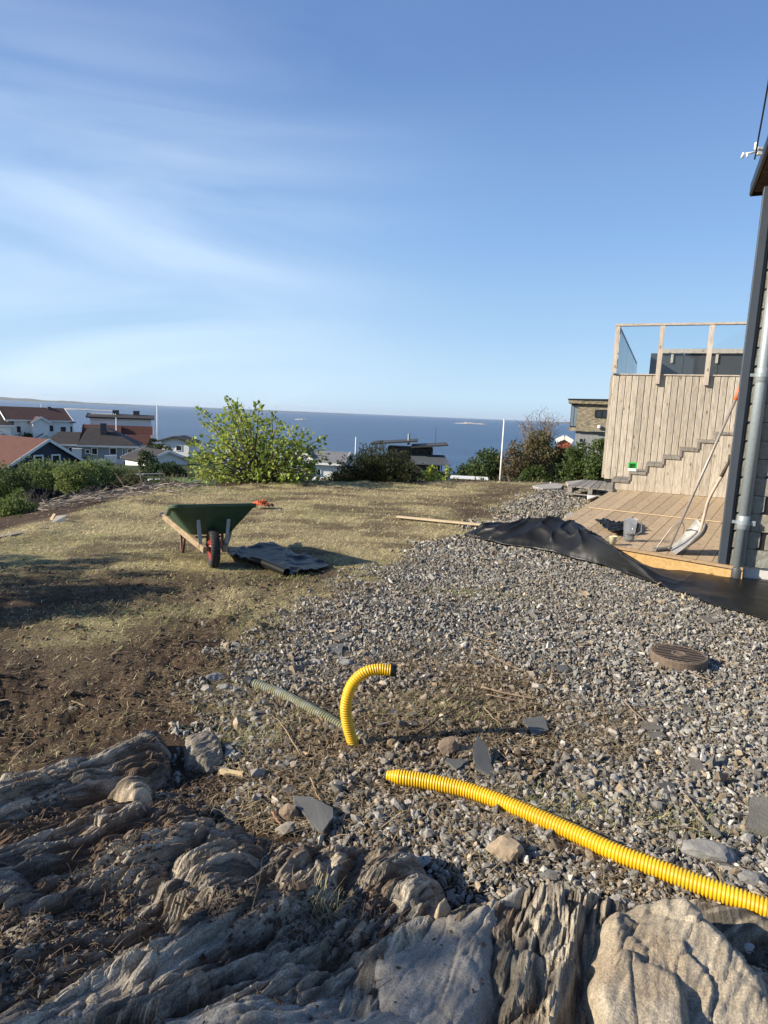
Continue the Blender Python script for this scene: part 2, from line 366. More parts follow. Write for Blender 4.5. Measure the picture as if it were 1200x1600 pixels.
C_ = soil_c*(1-gr_[..., None])+grav_c*gr_[..., None]
C_ = C_*(1-ga[..., None]*0.85)+thatch*ga[..., None]*0.85
s3 = smooth(-0.2, 0.2, sdpoly(X, Y, SOIL3)+0.3*fbm(X*3, Y*3, 3, 90))[..., None]*0.7
C_ = C_*(1-s3)+np.array([0.095, 0.066, 0.043])*s3
fo = smooth(5, 14, out)[..., None]; C_ = C_*(1-fo)+far_c*fo
nth, nr = TH.shape; idx = np.arange(nth*nr).reshape(nth, nr); nx = np.roll(idx, -1, axis=0)
F = np.stack([idx[:, :-1], idx[:, 1:], nx[:, 1:], nx[:, :-1]], -1).reshape(-1, 4)
tag(npmesh('ground', np.stack([X, Y, Zg], -1).reshape(-1, 3), F, M_earth, col=C_.reshape(-1, 3), smooth_=True),
    'brown soil, worn lawn and hillside falling to the sea', kind='structure')

# ---------------------------------------------------------------- sea, far coast, islets
SEA = -26.0
def sea_material():
    m = bpy.data.materials.new('sea_water'); m.use_nodes = True; t = m.node_tree; N = t.nodes.new; K = t.links.new
    p = t.nodes['Principled BSDF']; p.inputs['Roughness'].default_value = 0.28
    p.inputs['IOR'].default_value = 1.33
    tcn = N('ShaderNodeTexCoord'); mp_ = N('ShaderNodeMapping'); mp_.inputs['Scale'].default_value = (0.0022, 0.012, 1); K(tcn.outputs['Object'], mp_.inputs['Vector'])
    n0 = N('ShaderNodeTexNoise'); n0.inputs['Scale'].default_value = 1; n0.inputs['Detail'].default_value = 5; K(mp_.outputs['Vector'], n0.inputs['Vector'])
    cr = N('ShaderNodeValToRGB'); cr.color_ramp.elements[0].position = 0.38; cr.color_ramp.elements[1].position = 0.66
    cr.color_ramp.elements[0].color = (0.012, 0.038, 0.10, 1); cr.color_ramp.elements[1].color = (0.03, 0.07, 0.145, 1)
    K(n0.outputs['Fac'], cr.inputs['Fac']); K(cr.outputs['Color'], p.inputs['Base Color'])
    nb = N('ShaderNodeTexNoise'); nb.inputs['Scale'].default_value = 0.42; nb.inputs['Detail'].default_value = 7; nb.inputs['Roughness'].default_value = 0.65
    m2 = N('ShaderNodeMapping'); m2.inputs['Scale'].default_value = (0.55, 1, 1); m2.inputs['Rotation'].default_value = (0, 0, 0.35)
    K(tcn.outputs['Object'], m2.inputs['Vector']); K(m2.outputs['Vector'], nb.inputs['Vector'])
    b = N('ShaderNodeBump'); b.inputs['Strength'].default_value = 1.0; b.inputs['Distance'].default_value = 1.6; K(nb.outputs['Fac'], b.inputs['Height']); K(b.outputs['Normal'], p.inputs['Normal'])
    return m
sr = 150*1.22**np.arange(0, 27); sr[-1] = 26000; sa = np.radians(np.arange(0, 360, 3))
TA, RA = np.meshgrid(sa, sr, indexing='ij'); ix = np.arange(TA.size).reshape(TA.shape); nx = np.roll(ix, -1, axis=0)
F = np.stack([ix[:, :-1], ix[:, 1:], nx[:, 1:], nx[:, :-1]], -1).reshape(-1, 4)
tag(npmesh('sea', np.stack([RA*np.sin(TA), RA*np.cos(TA), np.full(TA.shape, SEA)], -1).reshape(-1, 3), F, sea_material()), 'wind-ruffled blue sea', kind='structure')
M_isl = mat('bare_islet_rock', (0.42, 0.38, 0.33), 0.9, 0.3, 0.05, 0.6, 0.3, bdist=1.0)
M_coast = mat('coast_land', (0.09, 0.1, 0.07), 0.95, 0.3, 0.01, 0.3, 0.05, bdist=4)
def islet(name, label, px, py, width_px, h, m, cat=None, seed=0, deep=0.35):
    c = W(px, py, SEA); dist = math.hypot(c.x, c.y); wd = width_px/FOC*dist; dd = wd*deep
    u = Vector((c.y, -c.x, 0)).normalized(); v = Vector((c.x, c.y, 0)).normalized()
    n1, n2 = 60, 16; a = np.linspace(-1, 1, n1); b_ = np.linspace(-1, 1, n2); A, B = np.meshgrid(a, b_, indexing='ij')
    H = np.clip(1-A**2-B**2*0.9, 0, 1)**0.6*h*(0.45+0.9*np.abs(fbm(A*4+seed, B*2, 4, seed+3)))-0.4
    P = np.array(c)[None, None]+A[..., None]*np.array(u)*wd/2+B[..., None]*np.array(v)*dd/2
    P[..., 2] = SEA+H
    ii = np.arange(n1*n2).reshape(n1, n2); F = np.stack([ii[:-1, :-1], ii[1:, :-1], ii[1:, 1:], ii[:-1, 1:]], -1).reshape(-1, 4)
    o = npmesh(name, P.reshape(-1, 3), F, m); tag(o, label, kind='structure'); return o
islet('islet', 'pale rocky islet in the sea right of the middle', 735, 662.5, 50, 9, M_isl, seed=4)
islet('islet', 'low dark islet at the far left of the sea', 132, 640.5, 92, 6, M_isl, seed=9)
islet('islet', 'low skerry right of the long islet', 50, 640, 44, 3, M_isl, seed=14)
islet('islet', 'small skerry left of the bushes at the right', 822, 666, 26, 4, M_isl, seed=21)
islet('islet', 'little islet seen above the bright green shrub', 470, 656, 20, 5, M_isl, seed=25)
def coast(x0, x1, py, hs, label, seed):
    n = 120; vs = []; dep = 9000
    for i in range(n+1):
        px = x0+(x1-x0)*i/n; c = D(px, 650, dep); e = max(0, min(1, (1-abs(2*i/n-1))*4))
        h = (hs[0]+(hs[1]-hs[0])*i/n)*(0.55+0.6*abs(float(fbm(np.array([i*0.09]), np.array([0.3]), 4, seed)[0])))*(0.25+0.75*e)
        vs += [(c.x, dep-260, SEA-1), (c.x, dep, SEA+h), (c.x*1.06, dep+500, SEA-1)]
    F = []
    for i in range(n):
        for k in range(2): F.append((i*3+k, i*3+3+k, i*3+4+k, i*3+1+k))
    tag(npmesh('coast', vs, F, M_coast, smooth_=True), label, kind='structure')
coast(-160, 260, 0, (80, 8), 'hazy low hills on the horizon at the left', 5)
coast(300, 560, 0, (12, 12), 'thin strip of land on the horizon in the middle', 6)
coast(840, 1300, 0, (42, 60), 'hazy strip of land on the horizon at the right', 7)

# ---------------------------------------------------------------- bedrock and boulders (height fields grown from surveyed outlines)
def rockmat(name, c1, c2, c3, streak=30, along=3.0, ang=55, rough=0.8, mix=0.5):
    m = bpy.data.materials.new(name); m.use_nodes = True; t = m.node_tree; N = t.nodes.new; K = t.links.new
    p = t.nodes['Principled BSDF']; p.inputs['Roughness'].default_value = rough; p.inputs['Specular IOR Level'].default_value = 0.3
    tcn = N('ShaderNodeTexCoord'); mp_ = N('ShaderNodeMapping'); mp_.inputs['Rotation'].default_value = (0, 0, -R(ang)); mp_.inputs['Scale'].default_value = (along, streak, streak*0.5)
    # turn so that local x runs along the layers
    vr = N('ShaderNodeVectorRotate'); vr.rotation_type = 'Z_AXIS'; vr.inputs['Angle'].default_value = -R(ang); K(tcn.outputs['Object'], vr.inputs['Vector'])
    mp_.inputs['Rotation'].default_value = (0, 0, 0); K(vr.outputs['Vector'], mp_.inputs['Vector'])
    n1 = N('ShaderNodeTexNoise'); n1.inputs['Scale'].default_value = 1; n1.inputs['Detail'].default_value = 6; n1.inputs['Distortion'].default_value = 0.9; n1.inputs['Roughness'].default_value = 0.65; K(mp_.outputs['Vector'], n1.inputs['Vector'])
    n2 = N('ShaderNodeTexNoise'); n2.inputs['Scale'].default_value = 3.2; n2.inputs['Detail'].default_value = 8; n2.inputs['Roughness'].default_value = 0.6; K(tcn.outputs['Object'], n2.inputs['Vector'])
    n3 = N('ShaderNodeTexNoise'); n3.inputs['Scale'].default_value = 190; n3.inputs['Detail'].default_value = 4; n3.inputs['Roughness'].default_value = 0.8; K(tcn.outputs['Object'], n3.inputs['Vector'])
    cr = N('ShaderNodeValToRGB'); e = cr.color_ramp.elements; e[0].position = 0.36; e[1].position = 0.66; e[0].color = (*c1, 1); e[1].color = (*c2, 1)
    K(n1.outputs['Fac'], cr.inputs['Fac'])
    c3n = N('ShaderNodeValToRGB'); e = c3n.color_ramp.elements; e[0].position = 0.46; e[1].position = 0.64; e[0].color = (0, 0, 0, 1); e[1].color = (mix, mix, mix, 1); K(n2.outputs['Fac'], c3n.inputs['Fac'])
    mx = N('ShaderNodeMix'); mx.data_type = 'RGBA'; K(c3n.outputs['Color'], mx.inputs['Factor']); K(cr.outputs['Color'], mx.inputs['A']); mx.inputs['B'].default_value = (*c3, 1)
    sp = N('ShaderNodeValToRGB'); e = sp.color_ramp.elements; e[0].position = 0.36; e[1].position = 0.64; e[0].color = (0.55, 0.55, 0.55, 1); e[1].color = (1.35, 1.35, 1.35, 1); K(n3.outputs['Fac'], sp.inputs['Fac'])
    m2 = N('ShaderNodeMix'); m2.data_type = 'RGBA'; m2.blend_type = 'MULTIPLY'; m2.inputs['Factor'].default_value = 1
    K(mx.outputs['Result'], m2.inputs['A']); K(sp.outputs['Color'], m2.inputs['B']); at = N('ShaderNodeAttribute'); at.attribute_name = 'Col'; m3 = N('ShaderNodeMix'); m3.data_type = 'RGBA'; m3.blend_type = 'MULTIPLY'; m3.inputs['Factor'].default_value = 1
    K(m2.outputs['Result'], m3.inputs['A']); K(at.outputs['Color'], m3.inputs['B']); K(m3.outputs['Result'], p.inputs['Base Color'])
    b1 = N('ShaderNodeBump'); b1.inputs['Strength'].default_value = 0.9; b1.inputs['Distance'].default_value = 0.012; K(n1.outputs['Fac'], b1.inputs['Height'])
    b2 = N('ShaderNodeBump'); b2.inputs['Strength'].default_value = 0.5; b2.inputs['Distance'].default_value = 0.003; K(n3.outputs['Fac'], b2.inputs['Height']); K(b1.outputs['Normal'], b2.inputs['Normal'])
    K(b2.outputs['Normal'], p.inputs['Normal']); return m
M_schist = rockmat('layered_schist', (0.14, 0.123, 0.10), (0.38, 0.345, 0.29), (0.22, 0.17, 0.115), 70, 3.6, 47, mix=0.35)
M_schist2 = rockmat('steep_layered_schist', (0.13, 0.115, 0.09), (0.36, 0.33, 0.27), (0.24, 0.185, 0.115), 42, 3.0, 70)
M_gran = rockmat('grey_granite', (0.25, 0.24, 0.215), (0.38, 0.36, 0.32), (0.19, 0.16, 0.125), 12, 6, 60, mix=0.45)
M_tan = rockmat('tan_granite', (0.24, 0.21, 0.165), (0.40, 0.355, 0.28), (0.25, 0.17, 0.09), 12, 6, 60, mix=0.4)

def plates(x, y, seed, slope=1.0):
    """broken rock: every cell is a plane of its own height and tilt (x, y in cell units)"""
    ix = np.floor(x); iy = np.floor(y); best = np.full(x.shape, 1e9); val = np.zeros(x.shape); second = np.full(x.shape, 1e9)
    for dx in (-1, 0, 1):
        for dy in (-1, 0, 1):
            cx = ix+dx; cy = iy+dy; ax = cx+_h(cx, cy, seed); ay = cy+_h(cx, cy, seed+1); d = (x-ax)**2+(y-ay)**2
            v = (_h(cx, cy, seed+2)-0.5)+slope*((_h(cx, cy, seed+3)-0.5)*(x-ax)+(_h(cx, cy, seed+4)-0.5)*(y-ay))*1.6
            m = d < best; second = np.where(m, best, np.minimum(second, d)); val = np.where(m, v, val); best = np.where(m, d, best)
    crack = np.clip((np.sqrt(second)-np.sqrt(best))/0.10, 0, 1)
    return val, crack
def saw(t, k=0.82):
    f = t-np.floor(t); return np.where(f < k, f/k, (1-f)/(1-k))
def layers(x, y, ang, seed, amp=1.0, bands=False):
    a = np.radians(ang+14*fbm(x*0.7, y*0.7, 2, seed+50)); q = x*np.sin(a)-y*np.cos(a); l = x*np.cos(a)+y*np.sin(a)
    wq = q+0.035*fbm(l*2.0, q*5, 3, seed)+0.008*fbm(l*9, q*12, 2, seed+40)
    t1 = wq*6.5+0.9*fbm(l*1.3, q*4, 3, seed+1); t2 = wq*17+1.3*fbm(l*2.6, q*8, 3, seed+3); t3 = wq*43+1.6*fbm(l*4, q*16, 3, seed+5); t4 = wq*105+1.5*fbm(l*9, q*40, 2, seed+9)
    m1 = np.clip(0.7+0.9*fbm(l*1.2, q*3, 2, seed+2), 0, 2); m2 = np.clip(0.6+1.1*fbm(l*3, q*8, 2, seed+4), 0, 2); m3 = np.clip(0.6+1.2*fbm(l*4, q*6, 2, seed+6), 0, 2)
    h = 0.034*saw(t1)*m1+0.018*saw(t2)*m2+0.008*saw(t3)*m3
    j = 0.15*fbm(l*5, q*9, 3, seed+31)
    v1, c1 = plates(l*2.6+j, q*7+j, seed+21); v2, c2 = plates(l*7+2*j, q*22+2*j, seed+25); v3, c3 = plates(l*16, q*34, seed+28)
    h = h+0.045*v1-0.012*(1-c1)+0.017*v2-0.004*(1-c2)+0.004*v3+0.012*fbm(l*1.1, q*6, 2, seed+7)
    if bands:
        f2 = t2-np.floor(t2); f3 = t3-np.floor(t3); k2 = np.floor(t2); k3 = np.floor(t3)
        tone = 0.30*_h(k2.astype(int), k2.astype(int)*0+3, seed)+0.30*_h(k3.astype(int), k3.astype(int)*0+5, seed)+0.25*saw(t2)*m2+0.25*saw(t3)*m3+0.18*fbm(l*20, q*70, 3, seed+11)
        return amp*h, tone
    return amp*h
FIELDS = []
def rock_z(x, y):
    z = ground_z(x, y)
    for ca, sa, u0, v0, su, sv_, Z in FIELDS:
        i = np.round((x*ca+y*sa-u0)/su).astype(int); j = np.round((-x*sa+y*ca-v0)/sv_).astype(int); ok = (i >= 0) & (j >= 0) & (i < Z.shape[0]) & (j < Z.shape[1])
        z = np.where(ok, np.maximum(z, Z[np.clip(i, 0, Z.shape[0]-1), np.clip(j, 0, Z.shape[1]-1)]), z)
    return z
def patch(name, outline, H, width, m, ang, seed, amp=1.0, step=0.0055, z0=0.0, rough=0.012, tilt=(0, 0), label=None, cat=None, kind=None, z=0.06, power=0.6, wob=0.05, crack=None, tonek=1.0, dirt=0.8):
    poly = wpoly(outline, z) if len(outline[0]) == 2 and max(abs(outline[0][0]), abs(outline[0][1])) > 20 else outline
    # the grid is turned so that one side runs along the rock's layers
    ca, sa = math.cos(R(ang)), math.sin(R(ang)); su, sv_ = step*1.25, step*0.75
    us_ = [p[0]*ca+p[1]*sa for p in poly]; vs_ = [-p[0]*sa+p[1]*ca for p in poly]; xs = [p[0] for p in poly]; ys = [p[1] for p in poly]
    ug = np.arange(min(us_)-0.12, max(us_)+0.12, su); vg = np.arange(min(vs_)-0.12, max(vs_)+0.12, sv_)
    UU, VV = np.meshgrid(ug, vg, indexing='ij'); XX = UU*ca-VV*sa; YY = UU*sa+VV*ca
    d = sdpoly(XX, YY, poly)+wob*fbm(XX*6, YY*6, 4, seed+70)
    prof = np.clip(d/width, 0, 1); prof = 1-(1-prof)**2
    Hh = H*prof**power
    lay, tone = layers(XX, YY, ang, seed, amp, True)
    hh = Hh+prof**0.5*(lay+rough*fbm(XX*3, YY*3, 2, seed+20)+rough*0.9*plates(XX*4.2, YY*4.2, seed+80, 1.3)[0]*0.5+0.16*rough*fbm(XX*45, YY*45, 4, seed+30, 0.7))
    cx = sum(xs)/len(xs); cy = sum(ys)/len(ys)
    hh = hh+prof*(tilt[0]*(XX-cx)+tilt[1]*(YY-cy))
    if crack is not None: hh = hh+crack(XX, YY)*prof
    Z = z0+hh-0.05*(d < 0.0)+np.clip(d, -0.2, 0)*1.5
    for _ in range(3):       # weathering along the layers, while the edges across them stay crisp
        Z[1:-1] = 0.25*Z[:-2]+0.5*Z[1:-1]+0.25*Z[2:]
    wv_ = VV+0.02*fbm(UU*2.2, VV*5, 3, seed+91)
    Z = Z+prof*(0.0009*fbm(UU*60, VV*130, 3, seed+90, 0.7)+min(amp, 1.2)*(0.0045*(1-2*np.abs(fbm(UU*2.5, wv_*34, 2, seed+92)))+0.003*saw(wv_*58+1.2*fbm(UU*3, wv_*20, 2, seed+93))))
    jj = 0.25*fbm(UU*6, VV*6, 3, seed+95); k_ = min(amp, 1.0)
    pv, pc = plates(UU*4.2+jj, VV*10+jj, seed+96, 1.5); pw, pd_ = plates(UU*11+jj, VV*26+jj, seed+98, 1.2)
    Z = Z+prof*((0.006+0.014*k_)*pv-0.010*(1-pc)*(0.3+0.7*k_)+0.006*k_*pw-0.002*(1-pd_)*k_)
    ii = np.arange(XX.size).reshape(XX.shape); F = np.stack([ii[:-1, :-1], ii[1:, :-1], ii[1:, 1:], ii[:-1, 1:]], -1)
    keep = (d[:-1, :-1] > -0.05); F = F[keep]
    used = np.unique(F); rem = np.zeros(XX.size, int); rem[used] = np.arange(len(used))
    V = np.stack([XX, YY, Z], -1).reshape(-1, 3)[used]
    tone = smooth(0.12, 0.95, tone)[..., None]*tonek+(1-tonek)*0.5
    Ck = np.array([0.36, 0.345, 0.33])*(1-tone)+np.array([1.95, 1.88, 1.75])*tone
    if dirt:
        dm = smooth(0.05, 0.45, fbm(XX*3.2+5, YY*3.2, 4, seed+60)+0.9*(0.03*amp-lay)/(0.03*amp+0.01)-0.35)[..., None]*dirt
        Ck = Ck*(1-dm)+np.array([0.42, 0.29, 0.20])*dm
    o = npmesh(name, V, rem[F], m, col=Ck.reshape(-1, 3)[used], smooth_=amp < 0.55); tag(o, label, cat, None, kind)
    FIELDS.append((ca, sa, ug[0], vg[0], su, sv_, np.where(d > -0.02, Z, -9)))
    return o
ROCKS = []
def rock(*a, **k):
    o = patch(*a, **k); ROCKS.append((wpoly(a[1], k.get('z', 0.06)), a[2])); return o
rock('bedrock', [(-260, 1345), (0, 1262), (130, 1250), (250, 1225), (330, 1245), (345, 1285), (430, 1312), (560, 1325), (640, 1335), (712, 1402), (700, 1470), (640, 1560), (700, 1700), (700, 2100), (-700, 2100)],
     0.09, 0.2, M_schist, 47, 3, 1.2, 0.0058, z0=0.0, rough=0.035, label='dark layered bedrock in the foreground', kind='structure', z=0.05, tilt=(0.0, -0.06))
RG = 'outcrops of layered rock in the foreground'
rock('rock_slab', [(-200, 1330), (0, 1232), (110, 1200), (250, 1148), (278, 1170), (268, 1206), (175, 1236), (110, 1262), (45, 1285), (-60, 1310)], 0.13, 0.16, M_schist, 42, 13, 1.0, label='long layered rock ridge running along the bare soil at the left edge', cat='rock', z=0.06)
rock('boulder', [(284, 1150), (318, 1143), (347, 1148), (350, 1172), (322, 1188), (288, 1186)], 0.075, 0.04, M_schist, 60, 23, 0.4, label='blocky grey stone at the end of the layered rock ridge', cat='rock', step=0.006, wob=0.02, tonek=0.2, dirt=0.2)
rock('boulder', [(158, 1252), (188, 1226), (238, 1222), (246, 1250), (205, 1262)], 0.12, 0.07, M_tan, 40, 33, 0.4, label='small rounded tan rock below the layered ridge', cat='rock', step=0.006, wob=0.02)
rock('rock_slab', [(-150, 1340), (0, 1348), (55, 1362), (148, 1470), (162, 1488), (90, 1512), (0, 1570), (-200, 1700)], 0.13, 0.12, M_schist, 40, 43, 1.0, label='dark slanting rock slab at the left edge below the crack', cat='rock', z=0.08, wob=0.02)
rock('rock_slab', [(262, 1440), (240, 1405), (232, 1360), (330, 1296), (378, 1290), (420, 1312), (400, 1400), (350, 1470), (300, 1480)], 0.13, 0.16, M_schist, 50, 53, 1.1, label='ridged dark rock left of centre in front of the curved slate shard', cat='rock', z=0.08)
rock('rock_slab', [(372, 1455), (410, 1350), (450, 1310), (520, 1318), (515, 1400), (470, 1450), (420, 1480)], 0.14, 0.16, M_schist, 56, 63, 1.2, label='steeply streaked rock fin below the curved slate shard', cat='rock', z=0.08)
rock('rock_slab', [(500, 1450), (530, 1370), (590, 1318), (636, 1330), (655, 1372), (700, 1402), (690, 1440), (640, 1465), (560, 1490)], 0.12, 0.14, M_schist, 50, 73, 1.1, label='dark broken rock between the gravel and the big grey granite slab', cat='rock', z=0.08)
rock('rock_slab', [(-200, 1700), (0, 1590), (130, 1528), (190, 1492), (275, 1480), (370, 1515), (400, 1530), (390, 1560), (200, 1600), (60, 1680), (-100, 1800)], 0.15, 0.14, M_schist, 32, 83, 0.9, label='pale edged layered slab along the bottom left', cat='rock', z=0.1)
rock('rock_slab', [(100, 1640), (270, 1570), (400, 1528), (470, 1552), (540, 1532), (620, 1545), (690, 1580), (740, 1640), (800, 1800), (500, 2200), (-100, 2100)], 0.20, 0.2, M_gran, 35, 93, 0.5, label='smooth grey rock hump at the bottom of the picture', cat='rock', z=0.12, tonek=0.35, dirt=0.3, rough=0.03)
rock('bedrock', [(500, 1560), (545, 1500), (600, 1474), (665, 1436), (740, 1404), (850, 1393), (1000, 1415), (1060, 1424), (1150, 1490), (1330, 1620), (1500, 2200), (200, 2200)], 0.12, 0.1, M_schist2, 66, 203, 0.7, step=0.009, label='rock floor under the boulders at the bottom right', kind='structure', z=0.09, power=0.4)
rock('boulder', [(520, 1540), (545, 1500), (600, 1476), (665, 1436), (740, 1403), (835, 1393), (815, 1440), (790, 1520), (775, 1600), (760, 1760), (640, 1760), (560, 1640)], 0.185, 0.12, M_gran, 58, 103, 0.12, label='big smooth grey granite slab below the end of the long yellow hose', cat='rock', z=0.1, tilt=(0.05, -0.03), power=0.45, tonek=0.15, dirt=0.15, rough=0.03)
rock('rock_slab', [(776, 1600), (790, 1470), (822, 1402), (850, 1391), (905, 1400), (975, 1420), (925, 1452), (912, 1500), (912, 1640), (900, 1900), (740, 1900)], 0.172, 0.06, M_schist2, 68, 113, 0.85, label='steeply grained brown rock between the grey slab and the tan boulder', cat='rock', z=0.1, power=0.4, dirt=0.5, wob=0.03)
rock('boulder', [(914, 1476), (922, 1446), (1000, 1419), (1058, 1424), (1096, 1452), (1150, 1500), (1230, 1570), (1320, 1800), (1100, 1800), (960, 1600), (908, 1540)], 0.195, 0.10, M_tan, 45, 123, 0.3, label='large pale tan boulder at the bottom right corner', cat='rock', z=0.1, step=0.006, power=0.5, tonek=0.25, dirt=0.15, rough=0.035)
rock('boulder', [(905, 1535), (925, 1504), (975, 1500), (1040, 1512), (1090, 1545), (1115, 1610), (1130, 1800), (890, 1800)], 0.225, 0.08, M_tan, 60, 133, 0.2, label='rounded boulder at the bottom right, in front of the large tan one', cat='rock', z=0.14, step=0.006, power=0.5, tonek=0.2, dirt=0.2, rough=0.03)
rock('rock_slab', [(1060, 1400), (1120, 1408), (1200, 1440), (1300, 1480), (1300, 1560), (1200, 1510), (1110, 1465), (1070, 1430)], 0.05, 0.09, M_schist2, 20, 143, 0.5, label='flat reddish brown rock beneath the near end of the long yellow hose', cat='rock', z=0.02, dirt=0.9)
rock('boulder', [(668, 1440), (690, 1422), (712, 1428), (706, 1446), (680, 1455)], 0.19, 0.03, M_tan, 60, 153, 0.1, label='small cream stone resting at the upper edge of the big grey slab', cat='rock', z=0.12, step=0.004, wob=0.008, tonek=0.1, dirt=0)

# ---------------------------------------------------------------- gravel: crushed stones as real geometry
M_stone = mat('crushed_stone', (0.9, 0.9, 0.9), 0.8, 0.3, 90, 0.15, 200, attr=True, bdist=0.001, spec=0.3)
ico_v = []; ph = (1+5**.5)/2
for a, b_ in ((-1, ph), (1, ph), (-1, -ph), (1, -ph)): ico_v.append((a, b_, 0))
for a, b_ in ((-1, ph), (1, ph), (-1, -ph), (1, -ph)): ico_v.append((0, a, b_))
for a, b_ in ((-1, ph), (1, ph), (-1, -ph), (1, -ph)): ico_v.append((b_, 0, a))
ico_v = np.array(ico_v); ico_v /= np.linalg.norm(ico_v[0])
ico_f = np.array([(0, 11, 5), (0, 5, 1), (0, 1, 7), (0, 7, 10), (0, 10, 11), (1, 5, 9), (5, 11, 4), (11, 10, 2), (10, 7, 6), (7, 1, 8), (3, 9, 4), (3, 4, 2), (3, 2, 6), (3, 6, 8), (3, 8, 9), (4, 9, 5), (2, 4, 11), (6, 2, 10), (8, 6, 7), (9, 8, 1)])
cub_v = np.array([(x, y, z) for z in (-1, 1) for y in (-1, 1) for x in (-1, 1)], float)*0.62
cub_f = np.array([(0, 2, 3), (0, 3, 1), (4, 5, 7), (4, 7, 6), (0, 1, 5), (0, 5, 4), (2, 6, 7), (2, 7, 3), (0, 4, 6), (0, 6, 2), (1, 3, 7), (1, 7, 5)])
def stones(name, x, y, z, size, col, base='ico', flat=0.7, mat_=None):
    n = len(x); bv, bf = (ico_v, ico_f) if base == 'ico' else (cub_v, cub_f)
    jt = 0.30 if base == 'ico' else 0.55
    v = bv[None]*(1+RNG.uniform(-jt, jt, (n, len(bv), 1)))*(1+RNG.uniform(-jt, jt, (n, len(bv), 3))*0.6)*size[:, None, None]*0.5
    v = v*np.stack([RNG.uniform(0.85, 1.6, n), RNG.uniform(0.6, 1.1, n), RNG.uniform(0.35, 0.8, n)], -1)[:, None, :]
    q = RNG.normal(size=(n, 4)); q /= np.linalg.norm(q, axis=1, keepdims=True); a, b_, c, d = q.T
    M = np.stack([1-2*(c*c+d*d), 2*(b_*c-a*d), 2*(b_*d+a*c), 2*(b_*c+a*d), 1-2*(b_*b_+d*d), 2*(c*d-a*b_), 2*(b_*d-a*c), 2*(c*d+a*b_), 1-2*(b_*b_+c*c)], -1).reshape(n, 3, 3)
    v = np.einsum('nij,nkj->nki', M, v); v[..., 2] *= flat/0.7
    v += np.stack([x, y, z], -1)[:, None, :]
    f = (bf[None]+(np.arange(n)*len(bv))[:, None, None]).reshape(-1, 3)
    return npmesh(name, v.reshape(-1, 3), f, mat_ or M_stone, col=np.repeat(col, len(bv), axis=0))
def stone_colors(n, warm=0.0):
    g = RNG.uniform(0.12, 0.38, n); g = np.where(RNG.random(n) < 0.08, RNG.uniform(0.40, 0.58, n), g)
    c = np.stack([g*1.04, g*0.985, g*0.88], -1)
    br = RNG.random(n) < 0.22+warm; c[br] *= np.array([0.95, 0.80, 0.62]); return c
def scatter(r0, r1, a0, a1, spacing):
    """jittered polar points with spacing(r)"""
    P = []; r = r0
    while r < r1:
        s = spacing(r); n = int(R(a1-a0)*r/s); a = R(a0)+(np.arange(n)+RNG.uniform(0, 1, n))*R(a1-a0)/max(n, 1)
        rr = r+RNG.uniform(-0.6, 0.6, n)*s; P.append(np.stack([rr*np.sin(a), rr*np.cos(a)], -1)); r += s*0.9
    return np.concatenate(P)
P = scatter(1.3, 7.4, -24, 42, lambda r: 0.0158 if r < 4.2 else 0.0195)
d = sdpoly(P[:, 0], P[:, 1], GRAVEL)+0.3*fbm(P[:, 0]*1.7, P[:, 1]*1.7, 3, 77)+0.25*fbm(P[:, 0]*9, P[:, 1]*9, 2, 78)
pr = smooth(-0.28, 0.2, d)
s3 = smooth(-0.3, 0.3, sdpoly(P[:, 0], P[:, 1], SOIL3)+0.5*fbm(P[:, 0]*4, P[:, 1]*4, 3, 90))
MEMP = wpoly([(727, 838), (790, 853), (850, 862), (890, 873), (940, 886), (1000, 908), (1060, 930), (1120, 952), (1200, 972), (1300, 1004), (1420, 1040), (1420, 960), (1300, 935), (1180, 910), (1090, 900), (1030, 893), (985, 880), (935, 862), (848, 835), (757, 830)])
keep = (RNG.random(len(P)) < pr*(1-0.76*s3)) & (sdpoly(P[:, 0], P[:, 1], MEMP) < 0.05); P = P[keep]; s3 = s3[keep]
rr = np.hypot(P[:, 0], P[:, 1]); near = rr < 3.7; print('stones', near.sum(), (~near).sum())
for sel, base, nm in ((near, 'ico', 'gravel'), (~near, 'cub', 'gravel')):
    q = P[sel]; n = len(q); sz = RNG.lognormal(math.log(0.0215), 0.3, n); big = RNG.random(n) < 0.03; sz[big] *= 1.5
    c = stone_colors(n); w3 = s3[sel][:, None]; c = c*(1-w3*0.6)+c*w3*0.6*np.array([0.85, 0.66, 0.46])
    o = stones(nm, q[:, 0], q[:, 1], ground_z(q[:, 0], q[:, 1])+sz*RNG.uniform(0.0, 0.5, n), sz, c, base)
    tag(o, 'crushed grey gravel '+('in the foreground' if sel is near else 'in front of the long black membrane'), kind='stuff')
P = scatter(7.2, 17, -2, 32, lambda r: 0.031+0.004*(r-7))
d = sdpoly(P[:, 0], P[:, 1], GRAVEL)+0.4*fbm(P[:, 0]*1.7, P[:, 1]*1.7, 3, 77); P = P[RNG.random(len(P)) < smooth(-0.15, 0.25, d)]
n = len(P); sz = RNG.lognormal(math.log(0.036), 0.3, n)
tag(stones('gravel', P[:, 0], P[:, 1], ground_z(P[:, 0], P[:, 1])+sz*0.2, sz, stone_colors(n)*1.05, 'cub'), 'crushed grey gravel beside the wooden deck', kind='stuff')
